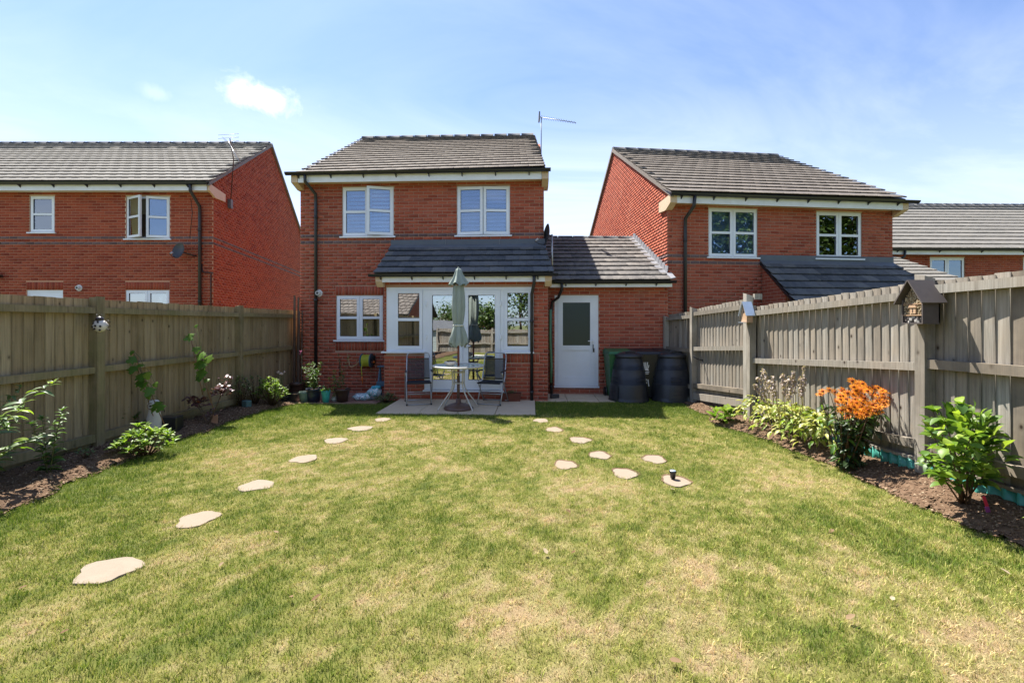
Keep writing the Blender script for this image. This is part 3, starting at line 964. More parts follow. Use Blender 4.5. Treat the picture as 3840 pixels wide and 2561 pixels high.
# the other walls and the lean-to's ends
mb = MB(W)
D_ = 9.4
for u in (.0, WID - .25):
    mb.prism([(u, .25, -.35), (u, D_, -.35), (u, D_, 4.86), (u, D_ / 2, 4.86 + D_ / 2 * .575), (u, .25, 4.98)], (.25 if u == 0 else .25, 0, 0))
mb.box(0, WID, D_, D_ + .25, -.35, 4.86)
for u in (eu0, eu1 - .12):
    mb.prism([(u, EV + .12, -.35), (u, 0, -.35), (u, 0, 3.25), (u, EV + .12, 2.55)], (.12, 0, 0))
mb.build('side_wall', BRICKT, main)
MB(W).box(.26, WID - .26, .3, D_ - .1, 2.40, 2.55).build('upper_floor', DARKROOM, main)
MB(W).box(.26, WID - .26, 3.2, 3.3, -.1, 4.8).build('room_wall', DARKROOM, main)
MB(W).box(eu0 + .13, eu1 - .13, EV + .13, 3.1, -.03, .05).build('room_floor', simple('room_floor_tile', (.22, .19, .16), .5), main)
# main roof
Aw, Bw = at(1112, 652, 10.05 + .11), at(2046, 631, 9.74)
Dw, Cw = at(1360, 520, 14.75), at(2006, 510, 14.50)
Aw.z = Bw.z = EAVE_Z + .03
zr = (Dw.z + Cw.z) / 2; Dw.z = Cw.z = zr
mroof, tl = roof_slope(main, Aw, Bw, Cw, Dw, 17, .335, TILE)
ridge(mroof, Dw, Cw, TILED)
back = MB()
back.prism([tuple(Dw), tuple(Cw), tuple(Cw + MH.V * 5.0 - Vector((0, 0, 2.9))), tuple(Dw + MH.V * 5.0 - Vector((0, 0, 2.9)))], (0, 0, -.08))
back.build('rear_roof', TILED, main)
# fascia, soffit, gutter, boxed ends
MB(W).box(.10, WID - .06, -.30, -.275, 4.755, 4.945).build('fascia', FASCIA, main)
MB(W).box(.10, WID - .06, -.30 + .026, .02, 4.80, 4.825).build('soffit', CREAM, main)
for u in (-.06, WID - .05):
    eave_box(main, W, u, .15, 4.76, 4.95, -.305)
gutter(main, W(-.15, -.37, EAVE_Z), W(WID + .14, -.37, EAVE_Z), N_, .058, 8)
downpipe(main, [W(.30, -.37, 4.91), W(.30, -.36, 4.76), W(.40, -.07, 4.55), W(.40, -.06, 4.3), W(.40, -.06, -.15)])
# lean-to roof
rz0, rz1 = 2.555, 3.315
A2, B2, C2, D2 = W(2.19, -1.20, rz0), W(5.90, -1.20, rz0), W(5.74, -.02, rz1), W(2.19, -.02, rz1)
eroof, t2 = roof_slope(main, A2, B2, C2, D2, 5, .30, TILED, .05, 'lean_to_roof')
tl += t2
mb = MB(W)
mb.prism([(2.17, -.20, 3.215), (5.78, -.20, 3.215), (5.76, -.02, 3.345), (2.17, -.02, 3.345)], (0, 0, .018))
mb.prism([(2.17, -.026, 3.33), (5.76, -.026, 3.33), (5.76, -.026, 3.475), (2.17, -.026, 3.475)], (0, .018, 0))
lead = mb.build('lead_flashing', LEAD, main)
for k in range(1, 3):
    uu = 2.2 + k * 1.25
    MB(W).box(uu, uu + .012, -.034, -.026, 3.33, 3.475).build('lap_seam', LEADP, lead)
MB(W).box(2.34, 5.74, -1.12, -1.10, 2.39, 2.535).build('fascia', FASCIA, main)
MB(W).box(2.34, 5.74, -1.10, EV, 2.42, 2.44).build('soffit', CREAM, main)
for u in (2.20, 5.72):
    mb = MB(W)
    prof = [(-1.125, 2.40), (-1.125, 2.54), (-.60, 2.86), (-.60, 2.52), (EV + .02, 2.30), (-1.02, 2.30)]
    i = mb.pts([(u, v, z) for v, z in prof]); j = mb.pts([(u + .14, v, z) for v, z in prof])
    mb.face([i + k for k in range(6)]); mb.face([j + 5 - k for k in range(6)])
    for k in range(6): mb.face([i + k, j + k, j + (k + 1) % 6, i + (k + 1) % 6])
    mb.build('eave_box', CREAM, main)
gutter(main, W(2.08, -1.185, 2.545), W(5.99, -1.185, 2.545), N_, .052, 6)
downpipe(main, [W(5.50, -1.185, 2.50), W(5.50, -1.18, 2.36), W(5.45, EV - .05, 2.14), W(5.45, EV - .05, 1.8), W(5.45, EV - .05, -.12)], .034)
emit('brick', 'brick', 'brickwork', pl)
emit('tile', 'roof_tile', 'roof_tiles', tl)
# windows
def hsash(open_l, open_r): return [(0, .5, open_l, 'L'), (.5, 1, open_r, 'R')]
window(main, MH, 0, w1, hsash(0, math.radians(17)), GLASSU, blind='slats')
window(main, MH, 0, w2, hsash(math.radians(5), math.radians(5)), GLASSU, blind='slats')
window(main, MH, 0, w3, hsash(0, 0), GLASSD)
# lean-to glazing
mb = MB(W)
fv0, fv1 = EV + .01, EV + .08
cw0, cw1 = MH.hit(1480, 1200, EV)[0], MH.hit(1585, 1200, EV)[0]
cx0, cx1 = MH.hit(1890, 1200, EV)[0], MH.hit(1993, 1200, EV)[0]
mb.box(ex0, cw0, fv0, fv1, exS, exT); mb.box(cw0, dr0 - .0, fv0 + .001, fv1, exT - .055, exT)
mb.box(cw1, dr0 + .055, fv0 + .002, fv1, exS, exT - .056); mb.box(cw0, cw1, fv0 + .001, fv1, exS, exS + .045)
mb.box(dr1 - .055, cx0, fv0 + .002, fv1, exS, exT - .056); mb.box(dr1, ex1, fv0 + .001, fv1, exT - .055, exT)
mb.box(cx1, ex1, fv0, fv1, exS, exT - .056); mb.box(cx0, cx1, fv0 + .001, fv1, exS, exS + .045)
mb.box(dr0, dr0 + .055, fv0, fv1, drB, exS - .001); mb.box(dr1 - .055, dr1, fv0, fv1, drB, exS - .001)
mb.box(dr0 + .001, dr1 - .001, fv0, fv1, exT - .054, exT - .001)
gl = mb.build('patio_door_frame', WHITE, main)
MB(W).box(MH.hit(1429, 1320, EV - .06)[0], dr0 + .01, EV - .07, EV + .05, exS - .034, exS - .002).build('sill', WHITE, gl)
MB(W).box(dr1 - .01, MH.hit(2003, 1320, EV - .06)[0], EV - .07, EV + .05, exS - .034, exS - .002).build('sill', WHITE, gl)
MB(W).box(dr0 - .02, dr1 + .02, EV - .06, EV + .09, drB - .035, drB - .002).build('door_sill', WHITE, gl)
for c0, c1 in ((cw0, cw1), (cx0, cx1)):
    mb = MB(W); q0, q1 = exS + .048, exT - .058
    bars(mb, c0 + .004, c1 - .004, q0, q1, .066, EV - .006, EV + .06)
    zm = (q0 + q1) / 2
    mb.box(c0 + .07, c1 - .07, EV - .002, EV + .055, zm - .03, zm + .03)
    cas = mb.build('casement', WHITE, main)
    for g0, g1 in ((q0 + .064, zm - .028), (zm + .028, q1 - .064)):
        MB(W).box(c0 + .068, c1 - .068, EV + .024, EV + .03, g0, g1).build('pane', GLASSD, cas)
        g = MB(W); bars(g, c0 + .069, c1 - .069, g0, g1, .008, EV + .012, EV + .02); g.build('gasket', BLACKP, cas)
dm = (dr0 + dr1) / 2 - .01
for k, (c0, c1) in enumerate(((dr0 + .058, dm - .004), (dm + .004, dr1 - .058))):
    mb = MB(W); q0, q1 = drB + .01, exT - .058
    sw = .108
    mb.box(c0, c0 + sw, EV - .004, EV + .06, q0, q1); mb.box(c1 - sw, c1, EV - .004, EV + .06, q0, q1)
    mb.box(c0 + sw, c1 - sw, EV - .003, EV + .059, q1 - .11, q1); mb.box(c0 + sw, c1 - sw, EV - .003, EV + .059, q0, q0 + .20)
    leaf = mb.build('door_leaf', WHITE, main)
    MB(W).box(c0 + sw - .002, c1 - sw + .002, EV + .024, EV + .03, q0 + .198, q1 - .108).build('pane', GLASSD, leaf)
    g = MB(W); bars(g, c0 + sw, c1 - sw, q0 + .2, q1 - .11, .009, EV + .014, EV + .02); g.build('gasket', BLACKP, leaf)
    for zz in (.45, 1.25, 1.95):
        uu = c0 - .012 if k == 0 else c1 + .012
        MB(W).cbox((uu, EV - .012, zz), (.016, .016, .05), 0, .006).build('hinge', WHITE, leaf)
    if k == 1:
        h = MB(W); h.cbox((c0 + .05, EV - .008, 1.02), (.014, .006, .11), 0, .004); h.cbox((c0 + .095, EV - .045, 1.06), (.062, .009, .011), 0, .004); h.cbox((c0 + .048, EV - .028, 1.06), (.009, .02, .009))
        h.build('handle', WHITE, leaf)

# ------------------------------------------------------------------ the single-storey link with the back door
LK = MH
link = thing('garage_link', W(7.15, 2, -.25), 'single storey brick link with half glazed white back door beside composters', 'outbuilding')
lu0, lu1 = 5.76, MH.hit(2505, 1200, .005)[0]
dd = MH.rect(2080, 1108, 2244, 1447, .005)
fl = lambda u, w_, z: W(u, .005 + w_, z)
mb = MB(); slab_cells(mb, fl, lu0, lu1, -.35, 2.50, [dd], .22)
lwall = mb.build('front_wall', MORTAR, link)
mb = MB(W)
mb.box(lu1 - .22, lu1, .226, 5.0, -.35, 2.5); mb.box(lu0 + .05, lu1, 5.0, 5.2, -.35, 2.5)
mb.build('side_wall', BRICKT, link)
pl = lay(fl, A_, N_, lu0, lu1, -.2775, 2.40, [dd], lwall, (BRICK, BRICKG))
emit('brick', 'brick', 'brickwork', pl)
A3, B3 = W(5.35, -.33, 2.475), at(2519, 1048, 9.68); B3.z = 2.475
C3, D3 = at(2372, 895, 12.75), W(5.35, 2.55, 4.0); C3.z = D3.z = 3.98
lroof, tl = roof_slope(link, A3, B3, C3, D3, 11, .32, TILEK)
ridge(lroof, D3, C3, TILED, .09)
emit('tile', 'roof_tile', 'roof_tiles', tl)
mb = MB(); mb.prism([tuple(D3), tuple(C3), tuple(C3 + MH.V * 2.5 - Vector((0, 0, 1.3))), tuple(D3 + MH.V * 2.5 - Vector((0, 0, 1.3)))], (0, 0, -.06)); mb.build('rear_roof', TILED, link)
# stepped lead where the roof meets the taller neighbour
ns = 14
for i in range(ns):
    p0, p1 = lerp(B3, C3, .10 + .9 * i / ns), lerp(B3, C3, .10 + .9 * (i + 1.12) / ns)
    mb = MB()
    mb.prism([tuple(p0 + Vector((.0, 0, .02))), tuple(p1 + Vector((.0, 0, .02))), tuple(p1 + Vector((.03, 0, .15))), tuple(p0 + Vector((.03, 0, .20)))], (.012, 0, 0))
    mb.prism([tuple(p0 + Vector((-.12, 0, .034))), tuple(p1 + Vector((-.12, 0, .034))), tuple(p1 + Vector((.02, 0, .046))), tuple(p0 + Vector((.02, 0, .046)))], (0, 0, .006))
    mb.build('stepped_flashing', LEADP, link)
mb = MB(); mb.prism([tuple(B3 + Vector((-.02, -.02, .03))), tuple(lerp(B3, C3, .1) + Vector((-.02, 0, .03))), tuple(lerp(B3, C3, .1) + Vector((.10, 0, .05))), tuple(B3 + Vector((.08, -.02, .05)))], (0, 0, .02)); mb.build('verge_mortar', LEADP, link)
Bu = MH.hit(2522, 1050, -.3)[0]
MB(W).box(5.86, Bu, -.275, -.25, 2.34, 2.455).build('fascia', FASCIA, link)
MB(W).box(5.86, Bu, -.249, .0, 2.38, 2.40).build('soffit', FASCIA, link)
gutter(link, W(5.97, -.33, 2.465), W(Bu + .07, -.33, 2.465), N_, .052, 4)
downpipe(link, [W(6.12, -.33, 2.42), W(6.12, -.32, 2.30), W(6.05, -.16, 2.12), W(5.92, -.10, 2.02), W(5.88, -.10, 1.7), W(5.90, -.10, -.12)], .034)
u0, u1, z0, z1 = dd
mb = MB(W); bars(mb, u0, u1, z0, z1, .06, .02, .09); bd = mb.build('back_door', WHITE, link)
mb = MB(W); c0, c1, q0, q1 = u0 + .062, u1 - .062, z0 + .05, z1 - .062
sw = .125; zl = z0 + (z1 - z0) * .42
mb.box(c0, c0 + sw, .012, .07, q0, q1); mb.box(c1 - sw, c1, .012, .07, q0, q1)
for a, b in ((q0, q0 + .16), (zl - .055, zl + .055), (q1 - .10, q1)): mb.box(c0 + sw, c1 - sw, .013, .069, a, b)
mb.build('door_leaf', WHITE, bd)
MB(W).box(c0 + sw - .002, c1 - sw + .002, .036, .044, zl + .053, q1 - .098).build('obscured_pane', OBSC, bd)
MB(W).box(c0 + sw - .002, c1 - sw + .002, .030, .05, q0 + .158, zl - .053).build('lower_panel', WHITE, bd)
h = MB(W); h.cbox((c1 - .06, .005, zl + .12), (.014, .006, .11), 0, .004); h.cbox((c1 - .11, -.035, zl + .16), (.07, .009, .011), 0, .004); h.cbox((c1 - .058, -.014, zl + .16), (.009, .024, .009)); h.build('handle', WHITE, bd)
h = MB(W); h.cbox((c1 - .06, -.012, zl + .03), (.008, .012, .05)); h.cbox((c1 - .05, -.02, zl - .05), (.018, .006, .045)); h.build('key', DARKM, bd)
MB(W).box(u0 - .015, u1 + .015, -.05, .1, z0 - .035, z0 - .002).build('door_sill', WHITE, bd)

# ------------------------------------------------------------------ the house on the left (its gable faces the side passage)
LH = Frame((-8.12, 11.96), (1, 0), (-.2, 1))
Wl = LH.W
left = thing('brick_house', Wl(-3.4, 4.5, -.1), 'deep red brick house with open casement and satellite dish behind the tan fence', 'house')
LW = 10.6
l1 = LH.rect(112, 735, 205, 872); l2 = LH.rect(473, 737, 637, 896)
l3 = (LH.hit(100, 1100)[0], LH.hit(236, 1100)[0], .3, LH.hit(170, 1088)[1]); l4 = (LH.hit(471, 1100)[0], LH.hit(635, 1100)[0], 1.15, LH.hit(550, 1088)[1])
UL = Vector((1, 0, 0)); NL = Vector((0, -1, 0))
LZ = 5.235
mb = MB(); slab_cells(mb, Wl, -LW, 0, -.25, LZ - .08, [l1, l2, l3, l4], .25)
wl_ = mb.build('front_wall', MORTARL, left)
so = [(r[0] - .01, r[1] + .01, r[3] + .004, r[3] + .219) for r in (l3, l4)]
pl = lay(Wl, UL, NL, -LW, 0, -.0075, LZ - .14, [l1, l2, l3, l4], wl_, (BRICKL, BRICKG), bands=(49, 51), soldiers=so, zmin=1.2)
# roof points
apex = at(1029, 540, 16.4); zr = apex.z; sl = (zr - LZ) / (16.4 - 11.56)
vr = 16.4 - 11.96
VL = LH.V.normalized()
gl_ = lambda vv, w_, z: Wl(-w_, vv / LH.V.length, z)          # gable: along v, w behind the face
vlen = vr * LH.V.length
NG = Vector((VL.y, -VL.x, 0))
def grange(z):
    t = (z - (LZ + .40 * sl)) / sl
    return (max(0, t * LH.V.length), 2 * vlen - max(0, t * LH.V.length)) if t > 0 else (0, 2 * vlen)
mb = MB()
i = [tuple(Wl(0, v, z)) for v, z in ((.25, -.25), (2 * vr, -.25), (2 * vr, LZ + .1), (vr, zr - .06), (.0, LZ + .06), (0, LZ - .09), (.25, LZ - .09))]
mb.prism(i, tuple(-NG * .25))
gw = mb.build('gable_wall', MORTARL, left)
pl += lay(gl_, VL, NG, 0, 2 * vlen, -.0075, zr - .12, [], gw, (BRICKL, BRICKG), bands=(49, 51), urange=grange, zmin=.9)
emit('brick', 'brick', 'brickwork', pl)
MB(Wl).box(-LW, 0, 2 * vr, 2 * vr + .2, -.25, LZ).build('rear_wall', BRICKT, left)
MB(Wl).box(-LW + .1, -.3, .3, 2 * vr - .1, 2.62, 2.75).build('upper_floor', DARKROOM, left)
MB(Wl).box(-LW + .1, -.3, 3.0, 3.1, -.1, LZ).build('room_wall', DARKROOM, left)
Al, Bl = Wl(-LW, -.40, LZ + .02), Wl(.07, -.40, LZ + .02)
Cl_, Dl = Wl(.07, vr, zr), Wl(-LW - .3, vr, zr)
lr, tl = roof_slope(left, Al, Bl, Cl_, Dl, 16, .335, TILEG)
ridge(lr, Dl, Cl_, TILED)
emit('tile', 'roof_tile', 'roof_tiles', tl)
mb = MB(); mb.prism([tuple(Dl), tuple(Cl_), tuple(Wl(.07, 2 * vr + .4, LZ)), tuple(Wl(-LW - .3, 2 * vr + .4, LZ))], (0, 0, -.07)); mb.build('rear_roof', TILED, left)
strip(left, 'verge', Wl(.0, -.38, LZ + .03), Wl(.0, vr, zr + .01), .11, .075, TILEG, NG)
strip(left, 'verge', Wl(.0, vr, zr + .01), Wl(.0, 2 * vr + .4, LZ), .11, .075, TILEG, NG)
MB(Wl).box(-LW, -.02, -.32, -.295, LZ - .19, LZ - .01).build('fascia', FASCIA, left)
MB(Wl).box(-LW, -.02, -.294, .0, LZ - .15, LZ - .13).build('soffit', FASCIA, left)
mb = MB(); mb.prism([tuple(Wl(.0, v, z)) for v, z in ((-.32, LZ - .19), (-.32, LZ + .0), (.62, LZ - .02), (.62, LZ - .24), (.02, LZ - .29))], tuple(NG * .05)); mb.build('eave_box', CREAM, left)
gutter(left, Wl(-LW, -.39, LZ), Wl(.04, -.39, LZ), NL, .058, 12)
downpipe(left, [Wl(-.42, -.39, LZ - .05), Wl(-.42, -.38, LZ - .22), Wl(-.33, -.08, LZ - .55), Wl(-.33, -.07, LZ - .9), Wl(-.33, -.07, -.1)], .042)
window(left, LH, 0, l1, [(0, 1, 0, 'L')], GLASSU, blind='net', trim=True)
window(left, LH, 0, l2, [(0, .5, math.radians(27), 'L'), (.5, 1, math.radians(13), 'R')], GLASSU, trim=True)
window(left, LH, 0, l4, hsash(0, 0), GLASSD)
mb = MB(Wl); bars(mb, *l3, .06, .02, .09); ld = mb.build('back_door', WHITE, left)
MB(Wl).box(l3[0] + .062, l3[1] - .062, .03, .075, l3[2] + .06, l3[3] - .062).build('door_leaf', WHITE, ld)
mb = MB(Wl)
ku, kz = LH.hit(758, 990); mb.tube([(ku, -.02, kz), (ku + .02, -.02, kz - .22), (ku + .30, -.025, kz - .25), (LH.hit(793, 1020)[0], -.03, kz - .30), (LH.hit(793, 1020)[0], -.03, .9)], .014, 6)
mb.tube([(LH.hit(716, 745)[0], -.012, LH.hit(716, 745)[1]), (LH.hit(722, 820)[0], -.012, LH.hit(722, 800)[1]), (LH.hit(712, 900)[0], -.012, LH.hit(712, 893)[1])], .006, 5)
mb.build('cable', BLACKP, left)

# ------------------------------------------------------------------ the house on the right
ru = Vector((1, .11, 0)).normalized()
RH = Frame((3.645, 10.30), (ru.x, ru.y), (-.03, 1))
Wr = RH.W
right = thing('brick_house', Wr(3, 4, -.6), 'red brick house with two tree reflecting windows above a dark slate lean-to, behind grey fence', 'house')
RZ = 4.475
RWD = RH.hit(3347, 900)[0]
r1 = RH.rect(2657, 782, 2840, 965); r2 = RH.rect(3061, 796, 3231, 970)
NR = Vector((ru.y, -ru.x, 0))
mb = MB(); slab_cells(mb, Wr, 0, RWD, -.8, RZ - .09, [r1, r2], .25)
wr_ = mb.build('front_wall', MORTAR, right)
pl = lay(Wr, ru, NR, 0, RWD, -.745, RZ - .14, [r1, r2], wr_, (BRICK, BRICKG), bands=(49, 51), zmin=.3)
apx = at(2304, 560, 15.1); zr = apx.z; vr = 15.1 - 10.30
sl = (zr - RZ) / (15.1 - 9.92)
VR = RH.V.normalized()
gr_ = lambda vv, w_, z: Wr(w_, vv / RH.V.length, z)
vlen = vr * RH.V.length
NGR = Vector((-VR.y, VR.x, 0))
def grange2(z):
    t = (z - (RZ + .38 * sl)) / sl
    return (max(0, t * RH.V.length), 2 * vlen - max(0, t * RH.V.length)) if t > 0 else (0, 2 * vlen)
mb = MB()
i = [tuple(Wr(0, v, z)) for v, z in ((.25, -.8), (2 * vr, -.8), (2 * vr, RZ + .1), (vr, zr - .06), (.0, RZ + .06), (0, RZ - .10), (.25, RZ - .10))]
mb.prism(i, tuple(-NGR * .25))
gw2 = mb.build('gable_wall', MORTAR, right)
pl += lay(gr_, VR, NGR, 0, 2 * vlen, -.745, zr - .12, [], gw2, (BRICK, BRICKG), bands=(49, 51), urange=grange2, zmin=2.2, jog=.008)
emit('brick', 'brick', 'brickwork', pl)
mb = MB(Wr); mb.box(0, RWD, 2 * vr, 2 * vr + .2, -.8, RZ); mb.box(RWD - .25, RWD, .25, 2 * vr, -.8, RZ); mb.build('side_wall', BRICKT, right)
MB(Wr).box(.26, RWD - .26, .3, 2 * vr - .1, 1.95, 2.1).build('upper_floor', DARKROOM, right)
MB(Wr).box(.26, RWD - .26, 3.0, 3.1, -.1, RZ).build('room_wall', DARKROOM, right)
Ar, Br = Wr(-.07, -.38, RZ + .02), at(3398, 742, 10.45)
Br.z = Ar.z
Dr = Wr(-.05, vr, zr); Cr = at(2918, 583, 15.72); Cr.z = zr
rr_, tl = roof_slope(right, Ar, Br, Cr, Dr, 17, .335, TILE)
ridge(rr_, Dr, Cr, TILED)
mb = MB(); mb.prism([tuple(Dr), tuple(Cr), tuple(Cr + Vector((-.5, 5.0, -2.9))), tuple(Wr(-.05, 2 * vr + .4, RZ))], (0, 0, -.07)); mb.build('rear_roof', TILED, right)
strip(right, 'verge', Wr(.0, -.36, RZ + .03), Wr(.0, vr, zr + .01), .11, .07, TILE, NGR)
strip(right, 'verge', Wr(.0, vr, zr + .01), Wr(.0, 2 * vr + .4, RZ), .11, .07, TILE, NGR)
MB(Wr).box(.10, RWD + .0, -.30, -.275, RZ - .20, RZ - .01).build('fascia', FASCIA, right)
MB(Wr).box(.10, RWD + .0, -.274, .0, RZ - .16, RZ - .14).build('soffit', CREAM, right)
eave_box(right, Wr, -.06, .16, RZ - .195, RZ - .005, -.305)
eave_box(right, Wr, RWD - .02, .15, RZ - .195, RZ - .005, -.305)
gutter(right, Wr(-.08, -.37, RZ), Wr(RWD + .33, -.37, RZ), NR, .056, 8)
downpipe(right, [Wr(.50, -.37, RZ - .04), Wr(.48, -.36, RZ - .28), Wr(.40, -.08, RZ - .50), Wr(.40, -.07, RZ - .75), Wr(.40, -.07, -.3)], .04)
# its lean-to
la0, la1 = RH.hit(2853, 980)[0], RWD - .02
eA, eB = Wr(la0 - .02, -1.30, 1.95), Wr(la1 + .38, -1.30, 1.95)
eC, eD = Wr(la1 + .02, -.02, 3.0), Wr(la0 - .02, -.02, 3.0)
er, t2 = roof_slope(right, eA, eB, eC, eD, 6, .30, TILED, .05, 'lean_to_roof')
emit('tile', 'roof_tile', 'roof_tiles', tl + t2)
mb = MB(Wr)
mb.prism([(la0 - .03, -.20, 2.87), (la1 + .02, -.20, 2.87), (la1 + .02, -.03, 3.015), (la0 - .03, -.03, 3.015)], (0, 0, .022))
mb.prism([(la0 - .03, -.03, 3.0), (la1 + .02, -.03, 3.0), (la1 + .02, -.03, 3.17), (la0 - .03, -.03, 3.17)], (0, .02, 0))
mb.build('lead_flashing', LEAD, right)
mb = MB(Wr); mb.box(la0 + .02, la1, -.98, -.88, -.8, 1.98); mb.build('lean_to_wall', BRICKT, right)
mb = MB(Wr); mb.prism([(la0 + .02, -.88, -.8), (la0 + .02, -.03, -.8), (la0 + .02, -.03, 2.85), (la0 + .02, -.88, 2.15)], (.1, 0, 0)); mb.build('lean_to_side', BRICKT, right)
window(right, RH, 0, r1, hsash(0, 0), GLASSU, blind='net', trim=True)
window(right, RH, 0, r2, hsash(0, 0), GLASSU, trim=True)

# ------------------------------------------------------------------ buildings further right
FU = Vector((1, .02, 0)).normalized()
FH = Frame((12.8, 15.3), (FU.x, FU.y), (-.02, 1))
Wf = FH.W
far = thing('brick_house', Wf(4.5, 4, -.9), 'long brick house with pale tiled roof standing furthest back beyond the grey fence', 'house')
FZ = FH.hit(3500, 935, -.35)[1]
f1 = FH.rect(3487, 967, 3617, 1075); f2 = FH.rect(3837, 967, 3965, 1075)
NF = Vector((FU.y, -FU.x, 0))
FWD = 14.5
mb = MB(); slab_cells(mb, Wf, 0, FWD, -.9, FZ - .08, [f1, f2], .25); wf_ = mb.build('front_wall', MORTAR, far)
pl = lay(Wf, FU, NF, 0, FWD, -.8, FZ - .14, [f1, f2], wf_, (BRICKL, BRICKG), zmin=1.2)
emit('brick', 'brick', 'brickwork', pl)
zr = at(3500, 766, 20.2).z
Af, Bf = Wf(-.6, -.36, FZ + .02), Wf(FWD, -.36, FZ + .02)
Df, Cf = Wf(-.9, 4.9, zr), Wf(FWD, 4.9, zr)
fr_, tl = roof_slope(far, Af, Bf, Cf, Df, 14, .34, TILEG)
ridge(fr_, Df, Cf, TILED)
emit('tile', 'roof_tile', 'roof_tiles', tl)
mb = MB(); mb.prism([tuple(Df), tuple(Cf), tuple(Wf(FWD, 10, FZ)), tuple(Wf(-.9, 10, FZ))], (0, 0, -.07)); mb.build('rear_roof', TILED, far)
mb = MB(Wf); mb.prism([(0, .25, -.9), (0, 9.6, -.9), (0, 9.6, FZ), (0, 4.9, zr - .1), (0, .25, FZ)], (.25, 0, 0)); mb.box(0, FWD, 9.6, 9.8, -.9, FZ); mb.build('side_wall', BRICKT, far)
MB(Wf).box(.26, FWD - .26, 2.5, 2.6, -.9, FZ).build('room_wall', DARKROOM, far)
MB(Wf).box(.0, FWD, -.30, -.275, FZ - .17, FZ - .01).build('fascia', FASCIA, far)
MB(Wf).box(.0, FWD, -.274, .0, FZ - .14, FZ - .12).build('soffit', CREAM, far)
eave_box(far, Wf, -.16, .16, FZ - .17, FZ - .005, -.305)
gutter(far, Wf(-.2, -.36, FZ), Wf(FWD, -.36, FZ), NF, .056, 10)
downpipe(far, [Wf(.55, -.36, FZ - .04), Wf(.55, -.34, FZ - .25), Wf(.05, -.08, FZ - .62), Wf(.05, -.07, -.8)], .04)
for r in (f1, f2): window(far, FH, 0, r, hsash(0, 0), GLASSU, bar=False, blind='net', trim=True)

gar = thing('garage', (12.2, 13.5, -.9), 'small garage with sunlit tiled roof between two houses, beyond the insect hotel', 'garage')
Ag, Bg, Cg, Dg = Vector((9.6, 11.9, 2.45)), Vector((13.0, 11.9, 2.45)), Vector((12.98, 15.0, 3.8)), Vector((9.6, 15.0, 3.8))
gr2, tl = roof_slope(gar, Ag, Bg, Cg, Dg, 10, .34, TILEG)
emit('tile', 'roof_tile', 'roof_tiles', tl)
mb = MB(); mb.box(9.8, 12.8, 12.15, 12.3, -.9, 2.5); mb.box(12.65, 12.8, 12.3, 16, -.9, 2.5); mb.box(9.8, 12.65, 16, 16.2, -.9, 3.3); mb.build('wall', BRICKT, gar)
mb = MB(); mb.prism([tuple(Dg), tuple(Cg), (12.98, 17.5, 2.7), (9.6, 17.5, 2.7)], (0, 0, -.06)); mb.build('rear_roof', TILED, gar)

# ------------------------------------------------------------------ ground
def vnoise(x, y, s, seed):
    r = np.random.default_rng(seed)
    g = r.random((64, 64))
    X, Y = x / s + 1000.37, y / s + 1000.11
    xi, yi = np.floor(X).astype(int), np.floor(Y).astype(int)
    fx, fy = X - xi, Y - yi
    fx, fy = fx * fx * (3 - 2 * fx), fy * fy * (3 - 2 * fy)
    a, b, c, d = g[xi % 64, yi % 64], g[(xi + 1) % 64, yi % 64], g[xi % 64, (yi + 1) % 64], g[(xi + 1) % 64, (yi + 1) % 64]
    return (a * (1 - fx) + b * fx) * (1 - fy) + (c * (1 - fx) + d * fx) * fy

def gzn(y): return -0.013 * np.clip(y - 2.0, 0, 9.0)

LE = [gnd(*p) for p in ((0, 1927), (129, 1877), (236, 1815), (370, 1776), (449, 1737), (561, 1700), (634, 1658), (730, 1630), (842, 1591), (920, 1560), (988, 1540), (1066, 1526))]
RE = [gnd(*p) for p in ((2660, 1560), (2674, 1589), (2775, 1616), (2989, 1693), (3110, 1737), (3210, 1790), (3377, 1864), (3464, 1897), (3612, 1971), (3779, 2034))]
ly = np.array([-4.0] + sorted(p.y for p in LE)); lx = np.array([-3.9] + [p.x for p in sorted(LE, key=lambda q: q.y)])
ry = np.array([-4.0] + sorted(p.y for p in RE)); rx = np.array([3.55] + [p.x for p in sorted(RE, key=lambda q: q.y)])
def leftx(y): return np.interp(y, ly, lx) + .03 * np.sin(y * 5.1) + .02 * np.sin(y * 13.0)
def rightx(y): return np.interp(y, ry, rx) + .03 * np.sin(y * 4.3 + 1) + .02 * np.sin(y * 11.0)

PU0, PU1, PV0 = 2.66, 5.52, -2.42             # patio in the house's axes
def house_uv(x, y):
    dx, dy = x - MH.O.x, y - MH.O.y
    return dx * MH.U.x + dy * MH.U.y, dx * MH.V.x + dy * MH.V.y

# dryness of the lawn: green by the beds and in the houses' shade, straw in the open middle, a few scorched patches
dryspots = [(gnd(*p[:2]), p[2], p[3]) for p in ((1960, 2310, .42, .62), (2680, 2410, .26, .7), (2640, 2130, .40, .45), (3450, 2260, .62, .5), (3700, 2450, .5, .45),
            (1400, 2110, .40, .30), (930, 1720, .60, .45), (640, 2480, .42, .25), (2160, 1820, .55, .35), (1500, 1640, .9, .30), (2250, 1590, .5, .3), (760, 2060, .5, .2), (2100, 1960, .8, .25), (1250, 1760, .8, .25), (3000, 1800, .55, .28))]
greens = [(gnd(*p[:2]), p[2], p[3]) for p in ((700, 2440, .40, .40), (1500, 2330, .26, .35), (2850, 2350, .28, .40), (3350, 2520, .3, .4), (250, 2120, .5, .3), (3300, 2050, .45, .35), (1300, 2080, .30, .18), (2000, 2180, .3, .2), (1000, 2250, .3, .25), (2700, 1600, .5, .1), (3550, 2150, .4, .25))]
